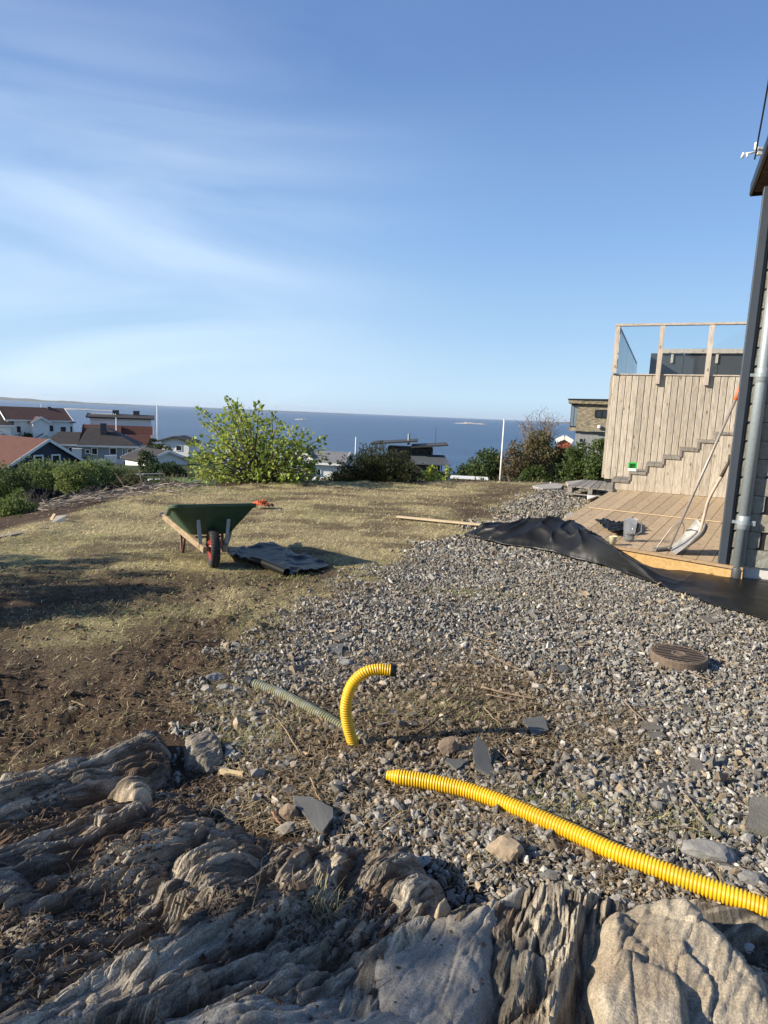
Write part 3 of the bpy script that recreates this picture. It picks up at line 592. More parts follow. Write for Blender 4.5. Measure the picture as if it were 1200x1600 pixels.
# loose soil crumbs on the bare ground
P = scatter(2.0, 9.0, -42, 5, lambda r: 0.021+0.005*r)
d = np.maximum(sdpoly(P[:, 0], P[:, 1], SOIL), sdpoly(P[:, 0], P[:, 1], SOIL4)*0.6)+0.4*fbm(P[:, 0]*3, P[:, 1]*3, 3, 64)
P = P[RNG.random(len(P)) < smooth(-0.3, 0.3, d)*0.8]; n = len(P); sz = RNG.lognormal(math.log(0.015), 0.5, n)
c = np.array([0.105, 0.070, 0.047])*RNG.uniform(0.6, 1.6, (n, 1)); k = RNG.random(n) < 0.05; c[k] = np.array([0.2, 0.18, 0.15])
tag(stones('soil_crumbs', P[:, 0], P[:, 1], ground_z(P[:, 0], P[:, 1])+sz*0.12, sz, c, 'cub', 0.6), 'loose brown soil crumbs on the dug-over ground', kind='stuff')
# small chippings lying on the bedrock
# ---------------------------------------------------------------- grass and straw
def blades(name, x, y, z, length, width, col, lift, label, dirs=None, parent=None, seed=0):
    n = len(x); a = RNG.uniform(0, 2*math.pi, n) if dirs is None else dirs
    d = np.stack([np.cos(a), np.sin(a), np.zeros(n)], -1); s = np.stack([-np.sin(a), np.cos(a), np.zeros(n)], -1)*width[:, None]/2
    p0 = np.stack([x, y, z], -1); up = np.array([0, 0, 1.0]); k = RNG.uniform(-0.35, 0.35, n)[:, None]
    mid = p0+d*length[:, None]*0.5+up*(lift*length*0.55)[:, None]+s/ width[:, None]*length[:, None]*k*0.4
    tip = p0+d*length[:, None]+up*(lift*length*RNG.uniform(0.1, 1.0, n))[:, None]
    v = np.stack([p0-s, p0+s, mid+s*0.8, mid-s*0.8, tip], 1)
    b = np.arange(n)[:, None]*5
    f = np.concatenate([b+np.array([[0, 1, 2]]), b+np.array([[0, 2, 3]]), b+np.array([[3, 2, 4]])])
    o = npmesh(name, v.reshape(-1, 3), f, M_straw, col=np.repeat(col, 5, axis=0), parent=parent); tag(o, label, kind='stuff'); return o
P = scatter(3.0, 18, -50, 30, lambda r: 0.0063*r**0.72)
ga = grass_amount(P[:, 0], P[:, 1]); P = P[RNG.random(len(P)) < (ga*0.95+0.02)]
n = len(P); r_ = np.hypot(P[:, 0], P[:, 1])
gn = fbm(P[:, 0]*0.9, P[:, 1]*1.4, 3, 55)+RNG.normal(0, 0.22, n)
straw = np.array([0.74, 0.64, 0.35]); green = np.array([0.40, 0.42, 0.14]); brn = np.array([0.36, 0.27, 0.155])
c = straw*np.ones((n, 1)); c = np.where((gn > 0.30)[:, None], green, c); c = np.where((gn < -0.38)[:, None], brn, c); c = c*RNG.uniform(0.65, 1.25, (n, 1))
print('blades', n)
blades('grass', P[:, 0], P[:, 1], ground_z(P[:, 0], P[:, 1])+0.002, RNG.uniform(0.02, 0.055, n)*(0.7+r_*0.05), RNG.uniform(0.0018, 0.0038, n)*(0.5+r_*0.16), c, RNG.uniform(0.1, 0.75, n), 'short dry mown grass of the lawn')
# straw litter over gravel, soil and rock crevices
P = scatter(1.5, 9, -44, 40, lambda r: 0.021+0.005*r)
s3 = smooth(-0.5, 0.25, sdpoly(P[:, 0], P[:, 1], SOIL3)+0.6*fbm(P[:, 0]*3, P[:, 1]*3, 3, 92))
so_ = smooth(-0.2, 0.3, sdpoly(P[:, 0], P[:, 1], SOIL)); edge = np.exp(-(sdpoly(P[:, 0], P[:, 1], GRAVEL)/0.35)**2)
pr = 0.05+1.0*s3+0.10*so_+0.5*edge; pr *= smooth(0.05, -0.05, sdpoly(P[:, 0], P[:, 1], ROCKZONE)); P = P[RNG.random(len(P)) < pr]
P = np.concatenate([P+RNG.normal(0, 0.03, P.shape) for _ in range(5)]); n = len(P); print('straw', n)
c = np.array([0.44, 0.335, 0.195])*RNG.uniform(0.2, 1.25, (n, 1))
blades('straw_litter', P[:, 0], P[:, 1], ground_z(P[:, 0], P[:, 1])+0.017, RNG.lognormal(math.log(0.045), 0.5, n), RNG.uniform(0.0018, 0.0042, n), c, RNG.uniform(-0.05, 0.3, n), 'dry straw and root litter strewn over the gravel')

# roots, straw and crumbs caught in the hollows of the bedrock
HOL = [wpoly(q, 0.06) for q in ([(170, 1340), (240, 1360), (250, 1450), (230, 1500), (160, 1480), (110, 1400)], [(240, 1450), (420, 1460), (440, 1500), (390, 1530), (270, 1490), (160, 1500)], [(0, 1490), (110, 1500), (150, 1500), (90, 1560), (0, 1600)], [(250, 1190), (360, 1190), (350, 1290), (250, 1240)], [(430, 1440), (540, 1430), (620, 1460), (520, 1520), (440, 1500)], [(40, 1250), (110, 1255), (60, 1285)], [(340, 1280), (640, 1315), (620, 1345), (350, 1310)])]
P = scatter(1.2, 3.6, -46, 12, lambda r: 0.011); dd = np.max([sdpoly(P[:, 0], P[:, 1], h) for h in HOL], axis=0)+0.12*fbm(P[:, 0]*6, P[:, 1]*6, 3, 301)
P = P[RNG.random(len(P)) < 0.85*smooth(-0.06, 0.05, dd)+0.012]; n = len(P); z = rock_z(P[:, 0], P[:, 1]); sz = RNG.lognormal(math.log(0.0085), 0.5, n)
c = np.array([0.085, 0.06, 0.043])*RNG.uniform(0.6, 1.6, (n, 1)); k = RNG.random(n) < 0.08; c[k] = np.array([0.24, 0.22, 0.19])
tag(stones('soil_crumbs', P[:, 0], P[:, 1], z+0.002, sz, c, 'cub', 0.6), 'dark soil crumbs and chips caught in the hollows of the bedrock', kind='stuff')
P = P[RNG.random(n) < 0.4]; n = len(P); c = np.array([0.27, 0.20, 0.13])*RNG.uniform(0.25, 1.2, (n, 1))
blades('root_litter', P[:, 0], P[:, 1], rock_z(P[:, 0], P[:, 1])+0.006, RNG.lognormal(math.log(0.035), 0.5, n), RNG.uniform(0.0012, 0.003, n), c, RNG.uniform(-0.1, 0.6, n), 'fine dead roots and grass in the hollows of the bedrock')

# flakes of broken slate among the gravel, and two thin patches of living grass
P = scatter(2.0, 6.5, -14, 38, lambda r: 0.16); d = sdpoly(P[:, 0], P[:, 1], GRAVEL); P = P[(d > 0.15) & (RNG.random(len(P)) < 0.35)]; n = len(P)
k = 6; a = (np.arange(k)[None]+RNG.uniform(-0.3, 0.3, (n, k)))*2*math.pi/k+RNG.uniform(0, 6, (n, 1)); rad = RNG.lognormal(math.log(0.024), 0.35, n)[:, None]*RNG.uniform(0.6, 1.3, (n, k)); tx_ = RNG.uniform(-0.25, 0.25, (n, 1)); ty_ = RNG.uniform(-0.25, 0.25, (n, 1))
vx = rad*np.cos(a); vy = rad*np.sin(a)*0.75; top = np.stack([P[:, :1]+vx, P[:, 1:]+vy, ground_z(P[:, 0], P[:, 1])[:, None]+0.018+tx_*vx+ty_*vy], -1); bot = top-np.array([0, 0, 0.006])
v = np.concatenate([top, bot], 1).reshape(-1, 3); b = np.arange(n)[:, None]*12
F = np.concatenate([b+np.array([[0, 1, 2, 5]]), b+np.array([[5, 2, 3, 4]])]+[b+np.array([[6+i, 6+(i+1) % 6, (i+1) % 6, i]]) for i in range(6)])
tag(npmesh('slate_flakes', v, F, M_stone, col=np.repeat(np.array([0.13, 0.125, 0.115])*RNG.uniform(0.6, 1.5, (n, 1)), 12, axis=0)), 'small dark slate flakes scattered through the gravel', kind='stuff')
Q = []
for px, py, sx_, sy_, cnt in ((740, 928, 0.30, 0.10, 900), (815, 800, 0.25, 0.2, 700), (445, 905, 0.25, 0.10, 700), (395, 1150, 0.14, 0.12, 500), (860, 1260, 0.14, 0.08, 350), (1060, 1290, 0.12, 0.08, 350), (680, 1110, 0.22, 0.12, 500), (245, 960, 0.4, 0.12, 600)):
    c = W(px, py, 0); Q.append(np.stack([c.x+RNG.normal(0, sx_, cnt), c.y+RNG.normal(0, sy_, cnt)], -1))
Q = np.concatenate(Q); n = len(Q); c = np.where(RNG.random((n, 1)) < 0.45, np.array([0.30, 0.34, 0.11]), np.array([0.50, 0.42, 0.22]))*RNG.uniform(0.5, 1.2, (n, 1))
blades('sparse_grass', Q[:, 0], Q[:, 1], ground_z(Q[:, 0], Q[:, 1])+0.012, RNG.uniform(0.02, 0.06, n), RNG.uniform(0.002, 0.004, n), c, RNG.uniform(0.2, 0.9, n), 'thin patches of grass growing through the gravel')
tc_ = W(505, 1445, 0.1); n = 70; q = RNG.normal(0, 0.018, (n, 2))+np.array([tc_.x, tc_.y])
o = blades('grass_tuft', q[:, 0], q[:, 1], rock_z(q[:, 0], q[:, 1]), RNG.uniform(0.04, 0.09, n), RNG.uniform(0.0015, 0.0028, n), np.array([0.5, 0.43, 0.24])*RNG.uniform(0.5, 1.1, (n, 1)), RNG.uniform(0.8, 2.2, n), None)
del o['kind']; tag(o, 'little tuft of dry grass growing from a crack in the dark bedrock', 'grass tuft')

# ---------------------------------------------------------------- deck, stair wall, slate house
DZ = 0.2
cA = W(844, 833, DZ); cB = W(1121, 880, DZ); cC = W(958, 764.5, DZ); cD = W(1128, 778, DZ)
U = (cD-cC).normalized(); V = Vector((-U.y, U.x, 0))          # along the stair wall, and away from the camera
UP = Vector((0, 0, 1))
M_deck = wood('deck_boards_wood', (0.50, 0.375, 0.24), (0.33, 0.245, 0.155), 'Y', rand=0.12)
M_wall = wood('weathered_boards_wood', (0.50, 0.445, 0.365), (0.28, 0.24, 0.195), 'Z', rand=0.14)
M_rail = wood('weathered_rail_wood', (0.55, 0.48, 0.40), (0.33, 0.28, 0.24), 'X', rand=0.1)
M_post = wood('weathered_post_wood', (0.55, 0.48, 0.40), (0.33, 0.28, 0.24), 'Z', rand=0.1)
M_fresh = wood('fresh_pine_wood', (0.50, 0.33, 0.14), (0.36, 0.22, 0.085), 'X', rand=0.05)
M_greyboard = wood('grey_old_boards_wood', (0.27, 0.25, 0.225), (0.15, 0.14, 0.125), 'Y', rand=0.15)
deck = thing('wooden_deck', 'low wooden deck of long brown boards in front of the grey plank wall', 'deck', cA)
NP = 15
cBx = cB+(cD-cC).normalized()*0.0
dB2 = cD+U*0.9; fB2 = cB+(cB-cA).normalized()*0.25
for i in range(NP):
    t0, t1 = i/NP, (i+1)/NP; g = 0.018/NP*1.2
    f0 = cA.lerp(fB2, t0+g/2*2); f1 = cA.lerp(fB2, t1-g/2*2); b0 = cC.lerp(dB2, t0+g); b1 = cC.lerp(dB2, t1-g)
    f0 = f0+(f0-b0).normalized()*0.0; h = random.uniform(-0.002, 0.002)
    m = MB(); dz = Vector((0, 0, -0.028))
    top = [p+Vector((0, 0, h)) for p in (f0, f1, b1, b0)]; m.hexa([p+dz for p in top], top)
    o = m.build('deck_board', M_deck, deck)
# rotate grain with the boards: the boards run along V, so their grain axis is set through a turned material
fd = (fB2-cA).normalized(); fn = Vector((fd.y, -fd.x, 0))
m = MB(); m.bar(cA-UP*0.012+fn*0.018-fd*0.02, fB2-UP*0.012+fn*0.018, 0.034, 0.03); m.build('deck_edge_board', wood('deck_edge_wood', (0.42, 0.29, 0.17), (0.30, 0.2, 0.12), 'X'), deck)
m = MB(); m.bar(cA-UP*0.115+fn*0.014, fB2-UP*0.115+fn*0.014, 0.03, 0.15); m.build('fascia_board', M_fresh, deck)
ld = (cC-cA).normalized(); ln = Vector((-ld.y, ld.x, 0))
m = MB(); m.bar(cA-UP*0.1+ln*0.02, cC-UP*0.1+ln*0.02, 0.028, 0.15); m.build('fascia_board', M_deck, deck)
m = MB()
for k in range(5):
    a = cA.lerp(cC, k/4)-UP*0.14; b = fB2.lerp(dB2, k/4)-UP*0.14; off = V*0.06*(1 if k < 4 else -1); m.bar(a+off+U*0.06, b+off, 0.045, 0.15)
m.build('joist_frame', M_fresh, deck)
lath = thing('wooden_lath', 'thin pale lath lying straight across the boards of the wooden deck', 'lath', W(922, 793, 0.21))
m = MB(); m.bar(W(921, 793, 0.212), W(1126, 815.5, 0.212), 0.035, 0.012); m.build('strip', mat('pale_wood', (0.50, 0.37, 0.23), 0.7, 0.12, 20, 0.2, 60), lath)

# --- stair wall
wall = thing('stair_wall', 'tall wall of weathered vertical planks with steps climbing it behind the deck', 'wall', cC)
P1 = cC+V*1.0; n_ = V
def onw(px, py, t=1.0): return onplane(px, py, cC+V*t, V)
s_of = lambda p: (p-cC).dot(U)
sl = s_of(onw(944.5, 740)); sr_ = s_of(onw(1205, 700)); ztop = onw(957, 583.5).z; zbot = onw(943, 746).z
nb = 24; bw = (sr_-sl)/nb
def lp(s, t, z): return Vector((cC.x+U.x*s+V.x*t, cC.y+U.y*s+V.y*t, z))
def board_profile(mb, s0, s1, t, z0, z1, th=0.022):
    """a plank with chamfered front edges, one every bw; front face towards -V"""
    e = 0.009; q = [(s0, t), (s0, t-th+e), (s0+e, t-th), (s1-e, t-th), (s1, t-th+e), (s1, t)]
    mb.prism([lp(a, b, z0) for a, b in q][::-1], UP, z1-z0)
for i in range(nb):
    j = random.uniform(-0.003, 0.003); m = MB()
    board_profile(m, sl+i*bw+0.004, sl+(i+1)*bw-0.004, 1.0+j, zbot-0.02, ztop-0.03); m.build('plank', M_wall, wall)
m = MB(); m.hexa([lp(sl+0.03, 1.004, zbot-0.1), lp(sr_, 1.004, zbot-0.1), lp(sr_, 1.12, zbot-0.1), lp(sl+0.03, 1.12, zbot-0.1)], [lp(sl+0.03, 1.004, ztop-0.04), lp(sr_, 1.004, ztop-0.04), lp(sr_, 1.12, ztop-0.04), lp(sl+0.03, 1.12, ztop-0.04)])
m.build('wall_core', M_black, wall)
m = MB(); m.bar(lp(sl-0.012, 1.0, zbot), lp(sl-0.012, 1.0, ztop-0.03), 0.10, 0.022, up=V); m.build('corner_board', M_wall, wall)
m = MB(); m.bar(lp(sl-0.02, 0.99, ztop-0.016), lp(sr_, 0.99, ztop-0.016), 0.07, 0.024); m.build('cap_rail', M_rail, wall)
# steps
NS = 7; sx = [s_of(onplane(x, 740, cC, V)) for x in (958, 984, 1009.5, 1034, 1060, 1086.5, 1112.5, 1145, 1200)]
zs = [onplane(x, y, cC, V).z for x, y in ((960, 749), (985, 736.5), (1010, 724), (1034, 712.5), (1060, 700), (1087, 687), (1113, 674.5), (1138, 660.5))]
for i in range(8):
    s0, s1 = sx[i], sx[i+1]; z = zs[i]
    for k in range(2):   # each tread is two short planks
        a = s0-0.02+(s1-s0+0.02)*k/2+0.003; b = s0-0.02+(s1-s0+0.02)*(k+1)/2-0.003
        m = MB(); m.hexa([lp(a, -0.05, z-0.05), lp(b, -0.05, z-0.05), lp(b, 0.972, z-0.05), lp(a, 0.972, z-0.05)], [lp(a, -0.05, z), lp(b, -0.05, z), lp(b, 0.972, z), lp(a, 0.972, z)])
        m.build('tread', M_greyboard, wall)
    m = MB(); zl = zs[i-1] if i else DZ+0.005
    m.hexa([lp(s0+0.0, 0.0, zl+0.002), lp(s0+0.02, 0.0, zl+0.002), lp(s0+0.02, 0.97, zl+0.002), lp(s0, 0.97, zl+0.002)], [lp(s0+0.0, 0.0, z-0.052), lp(s0+0.02, 0.0, z-0.052), lp(s0+0.02, 0.97, z-0.052), lp(s0, 0.97, z-0.052)])
    m.build('riser', M_greyboard, wall)
    m = MB(); m.hexa([lp(s0-0.022, -0.05, zl+0.003), lp(s0+0.022, -0.05, zl+0.003), lp(s0+0.022, -0.024, zl+0.003), lp(s0-0.022, -0.024, zl+0.003)], [lp(s0-0.022, -0.05, z-0.052), lp(s0+0.022, -0.05, z-0.052), lp(s0+0.022, -0.024, z-0.052), lp(s0-0.022, -0.024, z-0.052)]); m.build('riser_shade_strip', M_greyboard, wall)  # added grey strip darkens the riser end in place of a tread shadow
nf = 17; fw = (sx[8]-sx[0])/nf
for i in range(nf):
    c = sx[0]+(i+0.5)*fw; k = max(j for j in range(8) if sx[j] <= c+0.001)
    a_, b_ = sx[0]+i*fw+0.003, sx[0]+(i+1)*fw-0.003
    # split where a tread ends inside the board
    cuts = [a_]+[x for x in sx[1:8] if a_+0.01 < x < b_-0.01]+[b_]
    m = MB()
    for q in range(len(cuts)-1):
        mid = (cuts[q]+cuts[q+1])/2; kk = max(j for j in range(8) if sx[j] <= mid)
        g0 = 0.0015 if q else 0
        m.hexa([lp(cuts[q]+g0, -0.002, DZ+0.006), lp(cuts[q+1], -0.002, DZ+0.006), lp(cuts[q+1], -0.022, DZ+0.006), lp(cuts[q]+g0, -0.022, DZ+0.006)][::-1],
               [lp(cuts[q]+g0, -0.002, zs[kk]-0.052), lp(cuts[q+1], -0.002, zs[kk]-0.052), lp(cuts[q+1], -0.022, zs[kk]-0.052), lp(cuts[q]+g0, -0.022, zs[kk]-0.052)][::-1])
    m.build('skirting_plank', M_wall, wall)
# balcony floor behind the wall
m = MB(); a = [lp(sl, 1.12, ztop-0.16), lp(sr_+2, 1.12, ztop-0.16), lp(sr_+2, 10.5, ztop-0.16), lp(sl, 10.5, ztop-0.16)]; m.hexa(a, [p+UP*0.1 for p in a]); m.build('balcony_floor', M_greyboard, wall)
for s_, t_ in ((sl+0.1, 10.2), (sl+0.1, 5.5)):
    m = MB(); m.bar(lp(s_, t_, -1), lp(s_, t_, ztop-0.16), 0.12, 0.12, up=V); m.build('balcony_post', M_post, wall)

# --- glass railing
rail = thing('glass_railing', 'glass balustrade with weathered posts on top of the plank wall', 'railing', lp(sl, 0.93, ztop))
zr = onw(962, 508, 0.93).z
m = MB(); m.bar(lp(sl-0.05, 0.95, zr), lp(sr_+0.6, 0.95, zr+0.0), 0.12, 0.045); m.build('handrail', M_rail, rail)
for x, yb in ((963, 583), (1031.5, 600), (1108, 602)):
    a = onw(x+2, 512, 0.94); b = onw(x-3.0, yb, 0.94); s_ = (s_of(a)+s_of(b))/2
    m = MB(); m.bar(lp(s_, 0.925, b.z), lp(s_, 0.925, zr-0.024), 0.095, 0.05, up=V); m.build('post', M_post, rail)
pst = [sl+0.06, s_of(onw(1031.5, 560)), s_of(onw(1108, 560)), sr_+0.5]
for i in range(3):
    m = MB(); m.hexa([lp(pst[i], 0.972, ztop+0.004), lp(pst[i+1], 0.972, ztop+0.004), lp(pst[i+1], 0.98, ztop+0.004), lp(pst[i], 0.98, ztop+0.004)], [lp(pst[i], 0.972, zr-0.026), lp(pst[i+1], 0.972, zr-0.026), lp(pst[i+1], 0.98, zr-0.026), lp(pst[i], 0.98, zr-0.026)])
    m.build('glass_pane', glassmat('clear_glass', (0.93, 0.96, 0.97)), rail)
srail = thing('side_railing', 'receding left side of the balcony railing hung with a sagging net', 'railing', lp(sl, 1.1, ztop))
m = MB(); m.bar(lp(sl+0.02, 1.0, zr-0.05), lp(sl+0.02, 10.2, zr-0.05), 0.045, 0.1); m.build('handrail', M_rail, srail)
for t_ in (4.1, 7.2, 10.1):
    m = MB(); m.bar(lp(sl+0.02, t_, ztop-0.06), lp(sl+0.02, t_, zr-0.1), 0.07, 0.07, up=V); m.build('post', M_post, srail)
m = MB(); m.hexa([lp(sl+0.05, 1.1, ztop), lp(sl+0.055, 1.1, ztop), lp(sl+0.055, 10.1, ztop), lp(sl+0.05, 10.1, ztop)], [lp(sl+0.05, 1.1, zr-0.11), lp(sl+0.055, 1.1, zr-0.11), lp(sl+0.055, 10.1, zr-0.11), lp(sl+0.05, 10.1, zr-0.11)])
m.build('glass_pane', MATS['clear_glass'], srail)
m = MB()
for k in range(4):      # sagging cords of the net
    pts = [lp(sl+0.0, 1.2+t*8.8/60, ztop+0.1+k*0.27+0.13*math.sin(t*0.42+k*2.1)+0.05*math.sin(t*1.3+k)) for t in range(61)]; m.tube(pts, 0.02, 5)
for k in range(16):
    t0 = 1.3+k*0.55; m.tube([lp(sl, t0, zr-0.1), lp(sl, t0+0.15, ztop+0.75), lp(sl, t0+0.02, ztop+0.4), lp(sl, t0+0.2, ztop+0.03)], 0.016, 4)
m.build('net', mat('grey_cord', (0.55, 0.57, 0.6), 0.7, 0.1, 10, 0.1), srail)
hb = thing('parapet_box', 'dark grey panelled box with a wooden rail seen behind the glass balustrade', 'parapet', lp(sl+1.2, 4, ztop))
T4 = 4.2; q0 = onw(1015, 575, T4); q1 = onw(1178, 575, T4); qs0, qs1 = s_of(q0), s_of(q1); zt4 = onw(1020, 552, T4).z
for k in range(3):
    a = qs0+(qs1-qs0)*k/3; b = qs0+(qs1-qs0)*(k+1)/3-0.012
    m = MB(); m.hexa([lp(a, T4, ztop-0.05), lp(b, T4, ztop-0.05), lp(b, T4+1.8, ztop-0.05), lp(a, T4+1.8, ztop-0.05)], [lp(a, T4, zt4), lp(b, T4, zt4), lp(b, T4+1.8, zt4), lp(a, T4+1.8, zt4)]); m.build('panel', M_dgrey, hb)
a = onw(1034, 546, T4); b = onw(1180, 543.5, T4)
m = MB(); m.bar(lp(s_of(a), T4-0.05, zt4+0.05), lp(s_of(b), T4-0.05, zt4+0.05), 0.05, 0.11); m.build('rail', M_rail, hb)
for x in (1050, 1120):
    m = MB(); s_ = s_of(onw(x, 560, T4)); m.bar(lp(s_, T4-0.03, zt4-0.25), lp(s_, T4-0.03, zt4), 0.06, 0.03, up=V); m.build('rail_bracket', M_rail, hb)

# --- slate house at the right edge
C0 = W(1122, 881, DZ)              # outer bottom corner of the dark corner post
hs = thing('slate_house', 'house corner clad in grey slate tiles with a dark corner post at the right edge', 'house', C0)
def hp(s, t, z): return Vector((C0.x+U.x*s+V.x*t, C0.y+U.y*s+V.y*t, z))
def hbox(name, s0, s1, t0, t1, z0, z1, m_, bev=0):
    m = MB(); m.hexa([hp(s0, t0, z0), hp(s1, t0, z0), hp(s1, t1, z0), hp(s0, t1, z0)], [hp(s0, t0, z1), hp(s1, t0, z1), hp(s1, t1, z1), hp(s0, t1, z1)]); return m.build(name, m_, hs, bevel=bev)
hbox('corner_post', 0, 0.072, 0.0, 0.10, 0.17, 3.9, M_anthracite, 0.004)
hbox('corner_post_flange', 0.072, 0.095, 0.02, 0.10, 0.17, 3.9, M_dgrey)
hbox('front_wall', 0.09, 3.2, 0.05, 0.25, 0.2, 3.95, M_black)
vd = Vector((C0.x, C0.y, 0)).normalized(); vd.rotate(Quaternion((0, 0, 1), R(-1.6))); sa_ = hp(0.10, 0.10, 0.2); m = MB(); m.hexa([sa_, sa_+U*0.1, sa_+U*0.1+vd*6.6, sa_+vd*6.6], [p+UP*3.7 for p in (sa_, sa_+U*0.1, sa_+U*0.1+vd*6.6, sa_+vd*6.6)]); m.build('side_wall', M_dgrey, hs)
hbox('foundation', 0.07, 3.2, 0.07, 0.24, -0.2, 0.196, M_conc)
hbox('foundation_block', 0.62, 0.8, 0.03, 0.068, -0.1, 0.19, M_white)
hbox('foundation_block', 0.03, 0.16, 0.02, 0.068, -0.1, 0.165, M_white)
M_slate = mat('slate_tile', (0.23, 0.215, 0.18), 0.8, 0.3, 14, 0.9, 30, bdist=0.012, spec=0.4)
M_slate2 = mat('slate_tile_brown', (0.26, 0.235, 0.19), 0.8, 0.3, 14, 0.9, 30, bdist=0.012, spec=0.4)
M_slate3 = mat('slate_tile_green', (0.235, 0.235, 0.20), 0.8, 0.3, 14, 0.9, 30, bdist=0.012, spec=0.4)
sme = []
for k in range(8):
    rr_ = random.Random(k); w2, h2 = 0.124, 0.089
    pts = []
    for i in range(14):      # slightly chipped outline
        a = i/14*4; e = int(a); f = a-e
        p = [(-w2+2*w2*f, -h2), (w2, -h2+2*h2*f), (w2-2*w2*f, h2), (-w2, h2-2*h2*f)][e]
        pts.append((p[0]+rr_.uniform(-0.0022, 0.0022), p[1]+rr_.uniform(-0.0022, 0.0022)))
    me = bpy.data.meshes.new('slate'); nn = len(pts)
    vs = [(x, 0, z) for x, z in pts]+[(x*0.985, -0.013+rr_.uniform(-0.002, 0.002), z*0.985) for x, z in pts]+[(0, -0.014, 0)]
    me.from_pydata(vs, [], [[i, (i+1) % nn, nn+(i+1) % nn, nn+i] for i in range(nn)]+[[nn+i, nn+(i+1) % nn, 2*nn] for i in range(nn)]); me.materials.append([M_slate, M_slate2, M_slate3, M_slate, M_slate2, M_slate3, M_slate2, M_slate][k]); me.update(); sme.append(me)
ang = math.atan2(U.y, U.x)
for r_i in range(20):
    z = 0.20+0.092+r_i*0.184
    for c_i in range(8):
        s = 0.105+0.125+c_i*0.2535+(0.0 if True else 0)
        if c_i > 0: s += 0.09*((r_i % 2)*2-1)*0.5
        o = bpy.data.objects.new('slate', random.choice(sme)); COL.objects.link(o); o.parent = hs
        o.location = hp(s, 0.047, z)-hs.location; o.rotation_euler = (R(random.uniform(-2.2, 0.2)), R(random.uniform(-0.6, 0.6)), ang)
# roof overhang with boarded soffit
rc = W(1173, 302.5, 4.0); E0 = C0; rs_ = (rc-C0).dot(U); rt = (rc-C0).dot(V)
rf = MB(); 
def rp_(s, t, z): return Vector((C0.x+U.x*s+V.x*t, C0.y+U.y*s+V.y*t, z))
ov = thing('roof_overhang', 'dark roof eave with a brown boarded underside high at the right edge', 'roof', rp_(rs_, rt, 4.0))
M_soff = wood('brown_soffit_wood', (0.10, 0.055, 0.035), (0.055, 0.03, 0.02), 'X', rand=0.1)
a = [rp_(rs_, rt-2.6, 4.03), rp_(rs_+3.2, rt-2.6, 4.03), rp_(rs_+3.2, rt, 4.03), rp_(rs_, rt, 4.03)]
m = MB(); m.hexa(a, [p+UP*0.07 for p in a]); m.build('roof_sheet', M_black, ov)
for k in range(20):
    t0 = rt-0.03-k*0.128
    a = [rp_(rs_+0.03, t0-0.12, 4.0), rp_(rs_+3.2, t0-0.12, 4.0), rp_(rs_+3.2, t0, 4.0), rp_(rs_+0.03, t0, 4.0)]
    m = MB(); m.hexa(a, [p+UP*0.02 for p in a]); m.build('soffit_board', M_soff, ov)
m = MB(); m.bar(rp_(rs_-0.0, rt+0.012, 4.04), rp_(rs_-0.0, rt-2.6, 4.04), 0.022, 0.11); m.build('verge_board', M_black, ov)
m = MB(); m.bar(rp_(rs_, rt+0.02, 4.03), rp_(rs_+3.2, rt+0.02, 4.03), 0.02, 0.1); m.build('fascia_board', M_soff, ov)
m = MB(); m.tube([rp_(rs_+0.19, rt-0.06, 3.96), rp_(rs_+3.2, rt-0.06, 3.96)], 0.05, 14); m.build('gutter', M_black, ov, smooth_=True)
# downpipe
dp = thing('downpipe', 'grey metal downpipe fixed to the slate cladding at the right edge', 'downpipe', (0, 0, 0))
pb = onplane(1152, 893, hp(0, -0.02, 0), V); pb.z = 0.12; dp.location = pb
m = MB(); m.tube([pb+UP*0.07, pb+UP*4.0], 0.054, 24); m.build('pipe', M_steel, dp, smooth_=True)
m = MB(); m.tube([pb-UP*0.2, pb+UP*0.06, pb+UP*0.075], [0.062, 0.062, 0.056], 24); m.build('drain_socket', M_dgrey, dp, smooth_=True)
for z in (0.66, 2.13):
    c = pb+UP*(z-0.12)
    m = MB(); m.tube([c-UP*0.07, c-UP*0.066, c+UP*0.066, c+UP*0.07], [0.055, 0.059, 0.059, 0.055], 24, cap=False); m.build('pipe_joint', M_steel, dp, smooth_=True)
    cl = MB(); cl.tube([c-UP*0.02, c+UP*0.02], 0.064, 24); b_ = cl.build('pipe_clamp', M_steel, dp, smooth_=False)
    m = MB(); m.bar(c+U*0.06-V*0.0, c+U*0.105, 0.035, 0.05); m.bar(c-U*0.105, c-U*0.06, 0.02, 0.03); m.bar(c+V*0.05, c+V*0.075, 0.03, 0.03); m.build('clamp_lug', M_steel, b_)
# bracket and cable on the verge
bk = W(1186, 236, 4.02)
wb = thing('cable_bracket', 'white cable bracket with insulators sticking out from the roof edge', 'bracket', bk)
M_wp = mat('white_porcelain', (0.7, 0.72, 0.72), 0.35, 0.05, 5, 0)
e1 = D(1162, 241, bk.y); e0 = D(1186, 236.5, bk.y)
m = MB(); m.tube([e0, e1], 0.009, 8); m.tube([e1+UP*0.012, e1-UP*0.03-U*0.012], 0.012, 8); m.tube([e1+U*0.03, e1+U*0.03-UP*0.03], 0.008, 6); m.build('arm', M_wp, wb, smooth_=True)
i0 = D(1181, 231, bk.y)
m = MB(); m.lathe([(0.0, -0.035), (0.012, -0.03), (0.016, -0.012), (0.010, 0.0), (0.017, 0.012), (0.012, 0.03), (0.0, 0.034)], i0+UP*0.015, 12); m.build('insulator', M_wp, wb, smooth_=True)
m = MB(); m.box(-0.02, 0.02, -0.02, 0.02, -0.03, 0.03, Matrix.Translation(e0)); m.build('clamp', M_wp, wb)
cb = thing('cable', 'thin dark cable running up from the white bracket along the roof edge', 'cable', i0)
